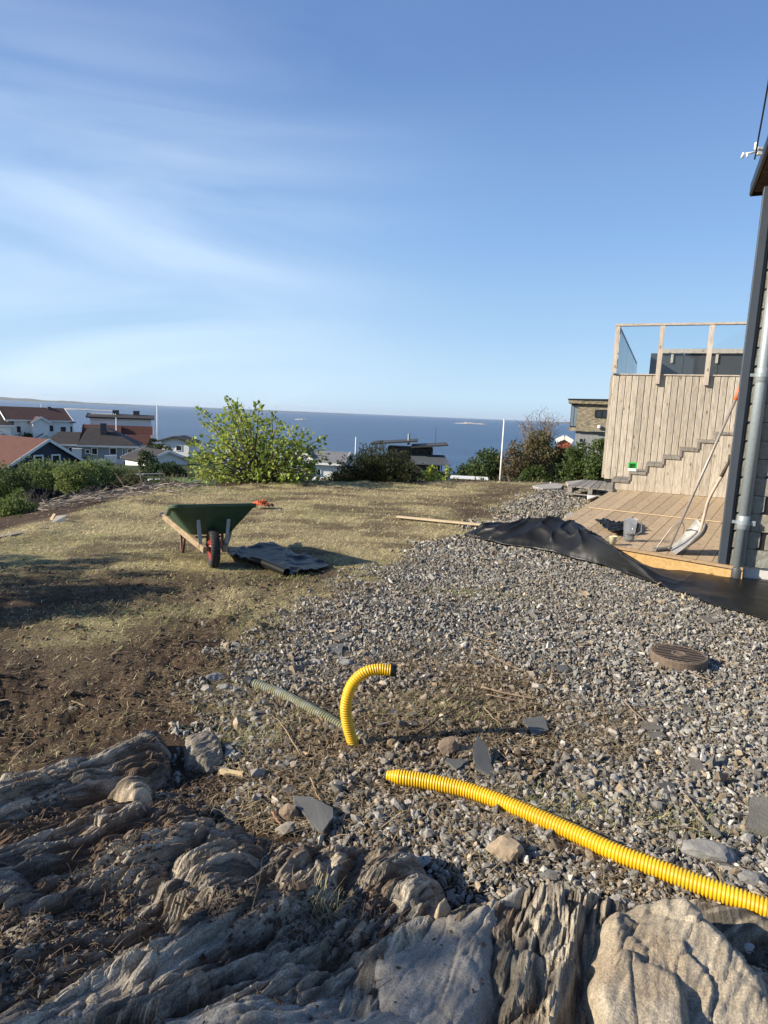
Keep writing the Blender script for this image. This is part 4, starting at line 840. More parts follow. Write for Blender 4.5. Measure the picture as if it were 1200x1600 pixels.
m = MB(); m.tube([D(1179, 249, bk.y), D(1181, 240, bk.y), D(1184, 222, bk.y-0.05), D(1192, 178, bk.y-0.5), D(1200, 133, bk.y-0.9), D(1212, 60, bk.y-1.5)], 0.007, 8); m.build('wire', M_black, cb, smooth_=True)

# ---------------------------------------------------------------- membrane over the gravel edge
def catmull(P, n):
    P = [np.array(p, float) for p in P]; P = [2*P[0]-P[1]]+P+[2*P[-1]-P[-2]]; out = []
    for i in range(1, len(P)-2):
        for k in range(n):
            t = k/n; a, b, c, d = P[i-1:i+3]
            out.append(0.5*((2*b)+(-a+c)*t+(2*a-5*b+4*c-d)*t*t+(-a+3*b-3*c+d)*t**3))
    out.append(P[-2]); return np.array(out)
M_mem = mat('black_membrane', (0.0065, 0.0068, 0.007), 0.42, 0.3, 5, 0.35, 420, col2=(0.011, 0.011, 0.011), bdist=0.0008, spec=0.32)
ST = [((724, 838), (728, 834), 0.05, 0.03), ((757, 845), (757, 823), 0.16, 0.03), ((790, 853), (795, 819.5), 0.22, 0.04), ((850, 862), (848, 814), 0.31, 0.1), ((890, 873), (895, 822), 0.32, 0.2),
      ((940, 886), (935, 842), 0.29, 0.2), ((1000, 908), (985, 873), 0.20, 0.06), ((1060, 930), (1030, 893), 0.10, 0.03), ((1120, 952), (1090, 899), 0.08, 0.03), ((1200, 972), (1180, 910), 0.08, 0.04), ((1300, 1004), (1300, 925), 0.1, 0.04), ((1420, 1040), (1420, 950), 0.1, 0.04)]
nea = catmull([list(W(*a, 0.02)) for a, b, z, zb in ST], 26); rid = catmull([list(W(*b, z)) for a, b, z, zb in ST], 26); bz = catmull([[zb, 0, 0] for a, b, z, zb in ST], 26)[:, 0]
ns, ntt = len(nea), 46; Vv = np.zeros((ns, ntt, 3)); vv = np.array(V)
for i in range(ns):
    for j in range(ntt):
        t = j/(ntt-1)
        if t < 0.62:
            k = t/0.62; p = nea[i]*(1-k)+rid[i]*k; h = rid[i][2]-nea[i][2]; p[2] = nea[i][2]+h*(math.sin(k*math.pi/2)**0.8)
        else:
            k = (t-0.62)/0.38; p = rid[i]+vv*0.34*k; p[2] = rid[i][2]*(1-k*k)+(bz[i]+0.02)*k*k
        Vv[i, j] = p
I, J = np.meshgrid(np.arange(ns)/26.0, np.arange(ntt)/ntt, indexing='ij')
edge = np.sin(np.clip(J, 0, 1)*math.pi)**0.5
f1 = 1-np.abs(fbm(I*0.7+J*1.3, J*1.6-I*0.4, 2, 201, 0.3))*2; f2 = 1-np.abs(fbm(I*1.5-J*2.2, J*1.7, 2, 207, 0.3))*2.6
tl = np.clip((I+0.3)/1.2, 0.15, 1)
dz = edge*tl*(1-0.8*smooth(4.6, 6.2, I))*(0.06*np.clip(f1, 0, 1)**3+0.05*np.clip(f2, 0, 1)**4)+0.0012*fbm(I*12, J*14, 2, 210)*edge
Vv[..., 2] += dz; Vv[..., :2] += (0.012*fbm(I*2, J*3, 2, 215))[..., None]*vv[:2]*edge[..., None]
wv = fbm(I*2.2, J*0+0.5, 4, 220); Vv[:, :4, :2] -= (0.03*wv[:, :4])[..., None]*vv[:2]
Vv[..., 2] = np.maximum(Vv[..., 2], ground_z(Vv[..., 0], Vv[..., 1])+0.042)
ii = np.arange(ns*ntt).reshape(ns, ntt); F = np.stack([ii[:-1, :-1], ii[1:, :-1], ii[1:, 1:], ii[:-1, 1:]], -1).reshape(-1, 4)
o = npmesh('ground_membrane', Vv.reshape(-1, 3), F, M_mem, smooth_=True); tag(o, 'long crumpled black membrane lying along the edge of the wooden deck', 'membrane')
sm = o.modifiers.new('thickness', 'SOLIDIFY'); sm.thickness = 0.004
# a folded flap of the membrane lying on it in front of the corner
def sheet(name, out, H, label, cat, m_, seed, z=0.03, step=0.012, fold=0.02, parent=None, th=0.004):
    poly = wpoly(out, z); xs = [p[0] for p in poly]; ys = [p[1] for p in poly]
    xg = np.arange(min(xs), max(xs)+step, step); yg = np.arange(min(ys), max(ys)+step, step); XX, YY = np.meshgrid(xg, yg, indexing='ij')
    d = sdpoly(XX, YY, poly)+0.012*fbm(XX*5, YY*5, 3, seed+9)
    rr_ = 1-np.abs(fbm(XX*2.2, YY*2.2, 3, seed))*2.4
    Z = ground_z(XX, YY)+H+fold*np.clip(rr_, -0.5, 1)**3+0.004*fbm(XX*14, YY*14, 3, seed+2)
    ii = np.arange(XX.size).reshape(XX.shape); F = np.stack([ii[:-1, :-1], ii[1:, :-1], ii[1:, 1:], ii[:-1, 1:]], -1); F = F[d[:-1, :-1] > 0]
    us = np.unique(F); rem = np.zeros(XX.size, int); rem[us] = np.arange(len(us))
    o = npmesh(name, np.stack([XX, YY, Z], -1).reshape(-1, 3)[us], rem[F], m_, smooth_=True, parent=parent)
    if label: tag(o, label, cat)
    s2 = o.modifiers.new('thickness', 'SOLIDIFY'); s2.thickness = th; return o

# ---------------------------------------------------------------- wheelbarrow (local: x towards the wheel, z up)
wp = W(333, 883, 0.0); wp.z = gz(wp.x, wp.y)-0.012
wbw = thing('wheelbarrow', 'green wheelbarrow with pale wooden shafts standing on the dry lawn', 'wheelbarrow', wp, R(-66))
M_green = mat('worn_green_paint', (0.016, 0.055, 0.027), 0.6, 0.3, 5, 0.3, 40, col2=(0.05, 0.10, 0.06), bdist=0.002)
M_rubber = mat('tyre_rubber', (0.022, 0.021, 0.02), 0.8, 0.25, 30, 0.3)
M_redrim = mat('red_rim_paint', (0.24, 0.025, 0.018), 0.5, 0.15, 10, 0.1)
M_shaft = wood('shaft_wood', (0.36, 0.27, 0.17), (0.22, 0.16, 0.10), 'X', rand=0.05)
def LM(): return MB()
# tray: rounded rectangular rings from rim to floor
def rring(x0, x1, hw0, hw1, z, r, n=6):
    """hw0 half width at the x0 (handle) end, hw1 at the wheel end"""
    pts = []
    for cx, cy, a0 in ((x1-r, hw1-r, 0), (x0+r, hw0-r, 90), (x0+r, -(hw0-r), 180), (x1-r, -(hw1-r), 270)):
        for k in range(n+1):
            a = R(a0+90*k/n); pts.append(Vector((cx+r*math.cos(a), cy+r*math.sin(a), z)))
    return pts
rings = [rring(-0.85, 0.12, 0.39, 0.43, 0.665, 0.09), rring(-0.84, 0.11, 0.38, 0.42, 0.67, 0.085), rring(-0.82, 0.09, 0.365, 0.405, 0.662, 0.08), rring(-0.66, -0.14, 0.235, 0.20, 0.325, 0.06), rring(-0.63, -0.17, 0.205, 0.17, 0.315, 0.04)]
m = LM(); n = len(rings[0]); b = 0
outer = [rring(-0.85, 0.12, 0.39, 0.43, 0.635, 0.09), rring(-0.83, 0.09, 0.365, 0.405, 0.63, 0.085), rring(-0.67, -0.13, 0.245, 0.21, 0.32, 0.065), rring(-0.64, -0.16, 0.21, 0.175, 0.306, 0.05)]
for rg in rings+outer:
    for p in rg: p.z += (p.x-0.1)*(0.25 if p.z > 0.5 else 0.10)+(0.0 if p.z > 0.5 else 0.03)
seq = outer[::-1]+rings
for rg in seq: m.v += rg
for i in range(len(seq)-1):
    for k in range(n):
        k2 = (k+1) % n; m.f.append([i*n+k, i*n+k2, (i+1)*n+k2, (i+1)*n+k])
m.f.append([k for k in range(n)][::-1]); m.f.append([(len(seq)-1)*n+k for k in range(n)])
m.build('tray', M_green, wbw, local=True, smooth_=False, bevel=0.004)
for s in (-1, 1):
    m = LM(); m.bar((0.11, s*0.095, 0.205), (-0.95, s*0.39, 0.38), 0.045, 0.065); m.build('shaft', M_shaft, wbw, local=True, bevel=0.006)
    m = LM(); m.tube([(-0.95, s*0.39, 0.38), (-1.04, s*0.41, 0.395)], 0.021, 10); m.build('handle_grip', M_black, wbw, local=True, smooth_=True)
    m = LM(); m.bar((0.03, s*0.12, 0.16), (0.03, s*0.15, 0.50), 0.035, 0.008, up=(1, 0, 0)); m.build('tray_strut', M_steel, wbw, local=True)
    m = LM(); m.tube([(-0.6, s*0.19, 0.33), (-0.70, s*0.22, 0.0), (-0.80, s*0.22, 0.0), (-0.88, s*0.225, 0.37)], 0.014, 8); m.build('leg', mat('rusty_brown_steel', (0.13, 0.07, 0.045), 0.7, 0.3, 20, 0.3), wbw, local=True, smooth_=True)
m = LM(); m.tube([(-0.74, -0.22, 0.17), (-0.74, 0.22, 0.17)], 0.011, 8); m.build('leg_crossbar', MATS['rusty_brown_steel'], wbw, local=True)
wh = LM(); prof = []
RM = Matrix.Rotation(R(90), 3, 'X')
tp = [(0.135, -0.03), (0.150, -0.043), (0.175, -0.046), (0.193, -0.034), (0.201, -0.012), (0.201, 0.012), (0.193, 0.034), (0.175, 0.046), (0.150, 0.043), (0.135, 0.03)]
wh.lathe(tp, (0, 0, 0.2), 40, RM); tyre = wh.build('wheel', M_rubber, wbw, local=True, smooth_=True)
m = LM(); m.lathe([(0.0, -0.045), (0.03, -0.045), (0.032, -0.028), (0.10, -0.018), (0.13, -0.034), (0.138, -0.032), (0.138, 0.032), (0.13, 0.034), (0.10, 0.018), (0.032, 0.028), (0.03, 0.045), (0, 0.045)], (0, 0, 0.2), 30, RM); m.build('rim', M_redrim, tyre, local=True, smooth_=True)
m = LM(); 
for k in range(40):
    a = 2*math.pi*k/40
    for s in (-1, 1):
        p = Vector((0.200*math.cos(a), s*0.014, 0.2+0.200*math.sin(a))); q = Vector((0.196*math.cos(a+0.09), s*0.036, 0.2+0.196*math.sin(a+0.09))); m.bar(p, q, 0.009, 0.007, up=p-Vector((0, 0, 0.2)))
m.build('tread_lugs', M_rubber, tyre, local=True)
m = LM(); m.tube([(0, -0.11, 0.2), (0, 0.11, 0.2)], 0.009, 8); m.build('axle', M_steel, wbw, local=True)
oc = W(404, 793, 0.03)
gl = thing('work_gloves', 'crumpled orange and black work gloves on the lawn behind the wheelbarrow', 'gloves', (oc.x, oc.y, gz(oc.x, oc.y)))
M_or = mat('orange_cloth', (0.62, 0.12, 0.03), 0.8, 0.2, 20, 0.4)
for k in range(2):
    m = MB(); c = oc+Vector((0.05*k, 0.06*k, gz(oc.x, oc.y)-0.0))
    vs = []
    for i in range(12):
        for j in range(8):
            x = (i/11-0.5)*0.24; y = (j/7-0.5)*0.13; vs.append(c+Vector((x+0.02*math.sin(j*2+k), y, 0.02+0.10*abs(math.sin(i*1.1+j*0.8+k*2))*math.sin(math.pi*i/11)*math.sin(math.pi*(j+0.5)/8)+0.02)))
    m.add(vs, [[i*8+j, (i+1)*8+j, (i+1)*8+j+1, i*8+j+1] for i in range(11) for j in range(7)]); o = m.build('glove', M_or if k == 0 else M_or, gl, smooth_=True)
    for f in range(4):
        mf = MB(); b0 = c+Vector((0.11, -0.045+f*0.03, 0.04)); mf.tube([b0, b0+Vector((0.035, 0.0, 0.02)), b0+Vector((0.07, 0.005*f-0.01, -0.01))], [0.013, 0.013, 0.009], 8); mf.build('finger', M_or if f % 2 else M_black, o, smooth_=True)

# black sheet next to the wheelbarrow with a rolled edge
bs = sheet('membrane_sheet', [(350, 852), (385, 854), (423, 845), (460, 862), (486, 870), (513, 884), (484, 892), (445, 897), (392, 876), (358, 866)], 0.035, 'flat black membrane sheet with a rolled edge beside the wheelbarrow', 'membrane', M_mem, 300, step=0.015, fold=0.035, z=0.04)
a = W(394, 874, 0.04); b = W(448, 896, 0.04)
sp = MB(); pts = []
rollv = []; dirn = (b-a).normalized(); sd_ = Vector((-dirn.y, dirn.x, 0))
for k in range(22):
    th = k/21*2*math.pi*1.35; r_ = 0.043-0.012*k/21
    rollv.append((sd_*math.cos(th)*r_, UP*math.sin(th)*r_))
vs = []
for e, q in enumerate((a, a.lerp(b, 0.33), a.lerp(b, 0.66), b)):
    for u_, v_ in rollv: vs.append(q+u_+v_+UP*(0.02+gz(q.x, q.y)+0.004*(e % 2)))
sp.add(vs, [[e*22+k, e*22+k+1, (e+1)*22+k+1, (e+1)*22+k] for e in range(3) for k in range(21)])
o = sp.build('rolled_edge', M_mem, bs, smooth_=True)
o.location = -bs.location

# ---------------------------------------------------------------- drainage hoses
def hose_mat(name, c1, c2):
    return mat(name, c1, 0.42, 0.1, 7, 0.08, 300, col2=c2, bdist=0.0005, coat=0.15)
M_yel = hose_mat('yellow_hose_plastic', (0.58, 0.32, 0.012), (0.80, 0.46, 0.008))
M_old = mat('dusty_hose_plastic', (0.27, 0.25, 0.07), 0.65, 0.3, 22, 0.3, 200, col2=(0.46, 0.46, 0.40), bdist=0.002)
def hose(mb, P, rad, pitch, amp, n=20, ssp=6, taper0=None):
    P = catmull(P, 40); seg = np.linalg.norm(np.diff(P, axis=0), axis=1); L_ = np.concatenate([[0], np.cumsum(seg)]); tot = L_[-1]
    m_ = int(tot/pitch*ssp); s = np.linspace(0, tot, m_); Q = np.stack([np.interp(s, L_, P[:, k]) for k in range(3)], -1)
    ph_ = (s/pitch) % 1; r_ = rad-amp*2*np.clip(np.cos(ph_*2*math.pi)*1.4, -1, 1)*0.5-amp
    if taper0: r_ = r_*np.clip(0.55+s/taper0, 0, 1)
    mb.tube([tuple(q) for q in Q], list(r_), n, cap=False); return tot
px_ = [(604, 1211), (630, 1215), (668, 1221), (720, 1232), (770, 1248), (830, 1272), (900, 1303), (960, 1331), (1040, 1362), (1120, 1392), (1200, 1421), (1300, 1462)]
m = MB(); hose(m, [list(W(x, y, 0.048)) for x, y in px_], 0.034, 0.0122, 0.0017, 22, 6, taper0=0.12)
h1 = thing('drainage_hose', 'long bright yellow corrugated hose lying across the gravel to the right edge', 'hose', W(604, 1211, 0.02)); m.build('corrugated_tube', M_yel, h1, smooth_=True)
base = W(553, 1166, 0.0); Yb = base.y
pa = [D(562, 1190, Yb+0.02), D(552, 1162, Yb), D(542, 1125, Yb-0.01), D(541, 1098, Yb-0.01), D(550, 1070, Yb), D(568, 1052, Yb+0.01), D(590, 1046, Yb+0.02), D(612, 1047.5, Yb+0.02)]
h2 = thing('drainage_hose', 'short yellow corrugated hose arching out of the ground with a black open end', 'hose', base)
m = MB(); hose(m, [list(p) for p in pa], 0.0285, 0.0118, 0.0016, 22, 6); m.build('corrugated_tube', M_yel, h2, smooth_=True)
e = pa[-1]; dx = (pa[-1]-pa[-2]).normalized()
m = MB(); m.tube([e-dx*0.004, e+dx*0.022, e+dx*0.022, e+dx*0.0], [0.030, 0.030, 0.024, 0.024], 24, cap=False); m.tube([e+dx*0.002, e+dx*0.004], 0.025, 20); m.build('end_collar', M_black, h2, smooth_=True)
h3 = thing('drainage_hose', 'dusty grey and yellow ribbed hose half buried behind the arching yellow one', 'hose', W(390, 1066, 0))
pp = [W(376, 1060, 0.02), W(395, 1067, 0.028), W(430, 1080, 0.026), (W(465, 1097, 0.024)), W(500, 1116, 0.022), W(535, 1136, 0.016), W(563, 1152, 0.006), W(585, 1166, -0.04)]
m = MB(); hose(m, [list(p) for p in pp[1:]], 0.0285, 0.0165, 0.0052, 20, 6); m.build('corrugated_tube', M_old, h3, smooth_=True)
m = MB(); e = pp[1]; dx = (pp[0]-pp[1]).normalized(); m.tube([e-dx*0.01, e+dx*0.05, e+dx*0.05, e], [0.033, 0.033, 0.026, 0.026], 20, cap=False); m.tube([e, e+dx*0.003], 0.026, 16); m.build('end_collar', M_black, h3, smooth_=True)

# ---------------------------------------------------------------- manhole cover
mc = W(1061, 1021, 0.075); mc.z = 0.0
mh = thing('manhole_cover', 'round rusty brown manhole cover with a ribbed top set in the gravel', 'manhole cover', mc)
M_rust = mat('rusty_cast_iron', (0.105, 0.075, 0.055), 0.85, 0.3, 30, 0.5, 90, col2=(0.17, 0.125, 0.09), bdist=0.003)
m = MB(); m.lathe([(0.176, -0.06), (0.180, 0.02), (0.182, 0.068), (0.176, 0.076), (0.164, 0.076), (0.162, 0.070), (0.0, 0.070)], mc, 48); body = m.build('rim', M_rust, mh, smooth_=False)
m = MB()
for k in range(-6, 7):
    y = k*0.025; hw = math.sqrt(max(0, 0.158**2-y*y))
    if hw > 0.02:
        segs = [(-hw, hw)] if abs(k) > 1 else [(-hw, -0.05), (0.05, hw)]
        for a_, b_ in segs: m.bar(mc+Vector((a_*0.94-y*0.34, y*0.94+a_*0.34, 0.073)), mc+Vector((b_*0.94-y*0.34, y*0.94+b_*0.34, 0.073)), 0.011, 0.008)
m.build('ribs', M_rust, mh)
m = MB(); m.lathe([(0.05, 0.069), (0.048, 0.078), (0.036, 0.078), (0.034, 0.072), (0, 0.072)], mc, 24); m.build('centre_boss', M_rust, mh)

# ---------------------------------------------------------------- slates, stones and sticks lying about
M_sl = mat('broken_slate', (0.085, 0.085, 0.08), 0.65, 0.2, 8, 0.5, 60, col2=(0.12, 0.118, 0.108), bdist=0.003, spec=0.5)
M_slb = mat('dusty_slate', (0.15, 0.135, 0.11), 0.8, 0.2, 8, 0.5, 60, bdist=0.003)
def shard(px, label, m_=None, th=0.012, z=0.022, tilt=(0.0, 0.0), name='slate_shard', cat='slate'):
    P = [W(x, y, z) for x, y in px]; c = sum(P, Vector())/len(P); g = gz(c.x, c.y)
    P = [Vector((p.x, p.y, g+z+tilt[0]*(p.x-c.x)+tilt[1]*(p.y-c.y)+random.uniform(-0.002, 0.002))) for p in P]
    # roughen the outline
    Q = []
    for i, p in enumerate(P):
        q = P[(i+1) % len(P)]; Q.append(p)
        for k in range(1, 4): Q.append(p.lerp(q, k/4)+Vector((random.uniform(-0.004, 0.004), random.uniform(-0.004, 0.004), 0)))
    m = MB(); m.prism(Q, -UP, th); o = m.build(name, m_ or M_sl); c0 = Vector((c.x, c.y, g))
    o.data.transform(Matrix.Translation(-c0)); o.location = c0; tag(o, label, cat); return o
shard([(458, 1240), (485, 1245), (520, 1264), (519, 1280), (505, 1297), (490, 1290), (478, 1270), (462, 1256)], 'curved dark grey slate shard at the upper edge of the layered bedrock', z=0.045, tilt=(0.1, 0.05))
shard([(514, 1003), (537, 1004), (534, 1017), (512, 1013)], 'small squarish slate piece above the arching yellow hose', tilt=(0.1, 0.1))
shard([(519, 991), (548, 984), (552, 989), (527, 997)], 'thin slate sliver just beyond the small squarish slate piece', M_slb)
shard([(817, 1123), (849, 1120), (858, 1137), (832, 1145)], 'dark slate piece in the gravel between the arching hose and the manhole cover', z=0.03, tilt=(0.0, 0.1))
shard([(693, 1187), (736, 1189), (713, 1204)], 'small triangular slate above the yellow hose, left one of a pair', z=0.03)
shard([(746, 1163), (764, 1178), (774, 1206), (742, 1197), (738, 1178)], 'leaf-shaped slate above the yellow hose, right one of a pair', z=0.05, tilt=(-0.2, 0.3))
shard([(1001, 1123), (1033, 1126), (1036, 1135), (1004, 1136)], 'upper of two grey-brown slate flakes lying in the gravel right of centre', M_slb)
shard([(1008, 1139), (1035, 1139), (1043, 1147), (1020, 1151)], 'lower of two grey-brown slate flakes lying in the gravel right of centre', M_slb)
shard([(1075, 1180), (1095, 1184), (1106, 1200), (1082, 1196)], 'brown slate flake at the right in the gravel, above the flat paving stone', M_slb)
shard([(1172, 1245), (1230, 1243), (1235, 1302), (1165, 1293)], 'flat grey paving stone cut off by the right edge of the picture', mat('paving_stone', (0.17, 0.16, 0.13), 0.85, 0.2, 12, 0.6, 60), th=0.03, z=0.04, name='paving_stone', cat='paving stone')
shard([(1090, 966), (1115, 962), (1135, 970), (1108, 976)], 'dark flat stone beyond the manhole cover, near the black membrane', M_slb)
shard([(870, 1040), (884, 1038), (890, 1046), (874, 1050)], 'small grey slate chip left of the manhole cover', M_sl)
def pebble(px, py, w_px, label, col, asp=0.7, seed=0, sink=0.25, hh=0.55):
    c = W(px, py, 0.03); dist = (c-Vector((0, 0, EYE))).length; wd = w_px/FOC*dist
    rg = random.Random(seed); import bmesh
    bm = bmesh.new(); bmesh.ops.create_icosphere(bm, subdivisions=3, radius=0.5)
    pl = [(Vector((rg.uniform(-1, 1), rg.uniform(-1, 1), rg.uniform(-1, 1))).normalized(), rg.uniform(0.28, 0.42)) for _ in range(13)]
    for v_ in bm.verts:
        for n2, d_ in pl:
            e_ = v_.co.dot(n2)-d_
            if e_ > 0: v_.co -= n2*e_*0.92
    for v_ in bm.verts:
        k = v_.co.copy(); v_.co += v_.co.normalized()*0.025*math.sin(k.x*17+k.y*13+seed)*math.cos(k.z*15); v_.co.x *= wd*1.15; v_.co.y *= wd*asp*1.15; v_.co.z *= wd*hh*1.15
    me = bpy.data.meshes.new('stone'); bm.to_mesh(me); bm.free()
    o = bpy.data.objects.new('stone', me); COL.objects.link(o); me.materials.append(col); o.location = (c.x, c.y, gz(c.x, c.y)+wd*hh*(0.5-sink)); o.rotation_euler = (0, 0, rg.uniform(-0.4, 0.4)); tag(o, label, 'stone'); return o
M_s1 = mat('brown_stone', (0.20, 0.145, 0.10), 0.85, 0.25, 25, 0.8, 70, bdist=0.004); M_s2 = mat('tan_stone', (0.34, 0.26, 0.17), 0.85, 0.25, 25, 0.8, 70, bdist=0.004); M_s3 = mat('grey_stone', (0.2, 0.195, 0.185), 0.85, 0.25, 25, 0.8, 70, bdist=0.004); M_s4 = mat('pale_stone', (0.42, 0.39, 0.34), 0.85, 0.2, 25, 0.6, 70, bdist=0.004)
pebble(788, 1329, 58, 'angular tan and brown stone below the long yellow hose', M_s2, 0.75, 1)
pebble(1112, 1330, 68, 'flat dark grey-brown stone above the long yellow hose near the right edge', M_s3, 0.6, 2, hh=0.4)
pebble(703, 1170, 34, 'upright grey-brown stone behind the small triangular slate', M_s1, 0.6, 3, hh=0.9)
pebble(451, 1268, 30, 'reddish brown stone left of the curved slate shard', M_s1, 0.7, 4, hh=1.1)
pebble(477, 1277, 13, 'small pale stone under the curved slate shard', M_s4, 0.8, 5)
pebble(605, 1246, 14, 'rounded pale stone just below the end of the long yellow hose', M_s4, 0.9, 6)
pebble(574, 1024, 20, 'brownish stone beyond the top of the arching hose', M_s1, 0.8, 7)
pebble(541, 1028, 22, 'dark stone next to the brownish one beyond the arching hose', M_s3, 0.8, 8)
pebble(643, 1105, 18, 'pinkish stone to the right of the arching hose', M_s2, 0.7, 9)
pebble(968, 1052, 14, 'yellowish white stone left of the manhole cover', M_s4, 0.8, 10)
pebble(1090, 1120, 13, 'white stone below the manhole cover', M_s4, 0.8, 11)
pebble(1018, 1118, 18, 'white stone just beyond the two slate flakes', M_s4, 0.6, 12)
pebble(1010, 1161, 15, 'bright white stone just below the two slate flakes', M_s4, 0.8, 13)
pebble(970, 1225, 17, 'upright tan stone between the paving stone and the yellow hose', M_s2, 0.7, 14, hh=0.9)
pebble(1178, 1370, 34, 'flat greenish grey stone at the right edge above the yellow hose', M_s3, 0.8, 15, hh=0.45)
pebble(1172, 1480, 26, 'white stone beside the big tan boulder at the right edge', M_s4, 0.7, 16)
pebble(950, 1020, 20, 'brown flat stone between the manhole cover and the twigs', M_s1, 0.6, 17, hh=0.4)
pebble(405, 1066, 0.1+14, 'dark stone beside the dusty ribbed hose', M_s3, 0.8, 18)
pebble(333, 1057, 26, 'grey stone where the gravel meets the dug soil', M_s3, 0.8, 19)
pebble(350, 1070, 20, 'second grey stone where the gravel meets the dug soil', M_s3, 0.8, 20)
pebble(1142, 1000, 14, 'small pale stone right of the manhole cover', M_s4, 0.8, 21)
pebble(985, 716+300, 12, 'small grey stone beyond the brown flat stone', M_s3, 0.8, 22)
M_twig = mat('dry_twig', (0.25, 0.175, 0.11), 0.85, 0.3, 20, 0.4); M_twigd = mat('dark_twig', (0.06, 0.045, 0.035), 0.85, 0.3, 20, 0.4); M_chip = mat('fresh_wood_chip', (0.62, 0.46, 0.24), 0.75, 0.1, 20, 0.3)
def twig(pts, r_, label, m_=None, lift=0.03):
    P = [W(x, y, lift) for x, y in pts]; P = [Vector((p.x, p.y, gz(p.x, p.y)+lift)) for p in P]; P = [Vector(q) for q in catmull([list(p) for p in P], 5)]
    P = [p+Vector((random.uniform(-1, 1), random.uniform(-1, 1), random.uniform(-1, 1)))*0.003 for p in P]
    m = MB(); c = P[0].copy(); n_ = len(P); m.tube([p-c for p in P], [r_*(1-0.6*i/n_) for i in range(n_)], 6); o = m.build('twig', m_ or M_twig, smooth_=True); o.location = c; tag(o, label, 'twig')
twig([(975, 1090), (990, 1105), (1008, 1122)], 0.006, 'short straight twig pointing at the two slate flakes')
twig([(1002, 1105), (1030, 1105), (1062, 1107)], 0.005, 'brown twig lying level to the right of the two slate flakes')
twig([(752, 1072), (790, 1080), (838, 1090)], 0.007, 'thick brown twig crossing the litter in the middle of the gravel')
twig([(760, 1085), (800, 1092), (860, 1100)], 0.004, 'thin twig just below the thick brown twig')
twig([(755, 1105), (768, 1120), (786, 1136)], 0.004, 'pale bent twig left of the dark slate piece')
twig([(724, 986), (760, 998), (808, 1012)], 0.004, 'long pale straw stalk in the upper gravel')
twig([(740, 1005), (780, 1028), (820, 1050)], 0.004, 'second long pale stalk below the first in the upper gravel')
twig([(485, 1217), (494, 1240), (505, 1258)], 0.004, 'pale stalk leaning over the curved slate shard')
twig([(430, 1208), (460, 1200), (482, 1190)], 0.005, 'brown twig between the wood chip and the arching hose')
twig([(425, 1265), (437, 1285), (446, 1296)], 0.005, 'reddish twig left of the reddish brown stone', mat('reddish_twig', (0.25, 0.13, 0.08), 0.8, 0.2, 20, 0.3))
twig([(640, 1155), (690, 1125), (740, 1095)], 0.006, 'dark twig to the right of the arching hose', M_twigd)
twig([(690, 1086), (720, 1090), (752, 1094)], 0.012, 'dark half-rotten stick right of the arching hose', M_twigd)
twig([(645, 1022), (665, 1006)], 0.008, 'short dark stick beyond the arching hose', M_twigd)
twig([(850, 958), (880, 966), (905, 972)], 0.006, 'dark twig in the gravel halfway to the black membrane', M_twigd)
twig([(470, 1180), (440, 1135), (425, 1120)], 0.004, 'pale stalk left of the arching hose')
twig([(1120, 1025), (1150, 1040), (1175, 1052)], 0.004, 'straw stalk right of the manhole cover')
twig([(1080, 1050), (1110, 1062), (1150, 1066)], 0.004, 'straw stalk in front of the manhole cover')
twig([(1020, 1300), (1060, 1290), (1100, 1300)], 0.004, 'thin curved twig left of the flat dark stone')
twig([(1100, 1280), (1080, 1250), (1068, 1232)], 0.005, 'leaning twig between the flat paving stone and the hose')
twig([(0, 1087), (12, 1088), (25, 1086)], 0.004, 'thin root lying on the dug soil at the left edge')
twig([(112, 1088), (125, 1092), (133, 1103)], 0.004, 'small bent root on the dug soil')
twig([(285, 1008), (300, 1003), (325, 1003)], 0.012, 'dark stub of root sticking out of the dug soil', M_twigd)
shard([(345, 1200), (380, 1203), (379, 1209), (343, 1205)], 'small split piece of pale fresh wood at the edge of the bedrock', M_chip, th=0.01, z=0.03, name='wood_chip', cat='wood chip')
# long batten on the lawn
bt = thing('wooden_batten', 'long thin pale batten lying on the lawn just left of the black membrane', 'batten', W(620, 807, 0.02))
a = W(620, 807, 0.03); b = W(785, 823, 0.05); m = MB(); m.bar(a, b, 0.07, 0.024); m.build('batten', wood('batten_wood', (0.62, 0.5, 0.33), (0.5, 0.38, 0.24), 'X', rand=0.02), bt)

# ---------------------------------------------------------------- on the deck
cl = sheet('cloth', [(930, 815), (943, 813), (955, 819), (968, 818), (990, 812), (997, 824), (994, 831), (975, 832), (957, 834), (945, 828)], 0.0, 'crumpled black cloth lying on the wooden deck behind the clear jug', 'cloth', M_mem, 410, z=0.24, step=0.008, fold=0.0)
me = cl.data; co = np.empty(len(me.vertices)*3); me.vertices.foreach_get('co', co); co = co.reshape(-1, 3)
co[:, 2] = 0.235+0.035*np.abs(fbm(co[:, 0]*9, co[:, 1]*9, 3, 77))*2+0.02; me.vertices.foreach_set('co', co.ravel()); me.update()
def lab(t, p): return thing(*t, loc=p)
jp = W(982, 845, DZ+0.002); jg = thing('clear_jug', 'clear plastic jug standing on the front of the wooden deck', 'jug', jp)
M_clear = bpy.data.materials.new('clear_plastic'); M_clear.use_nodes = True; t_ = M_clear.node_tree; t_.nodes.clear()
g1 = t_.nodes.new('ShaderNodeBsdfTransparent'); g1.inputs['Color'].default_value = (0.95, 0.96, 0.97, 1); g2 = t_.nodes.new('ShaderNodeBsdfPrincipled'); g2.inputs['Base Color'].default_value = (0.8, 0.82, 0.86, 1); g2.inputs['Roughness'].default_value = 0.12
g3 = t_.nodes.new('ShaderNodeMixShader'); g3.inputs[0].default_value = 0.14; g4 = t_.nodes.new('ShaderNodeOutputMaterial')
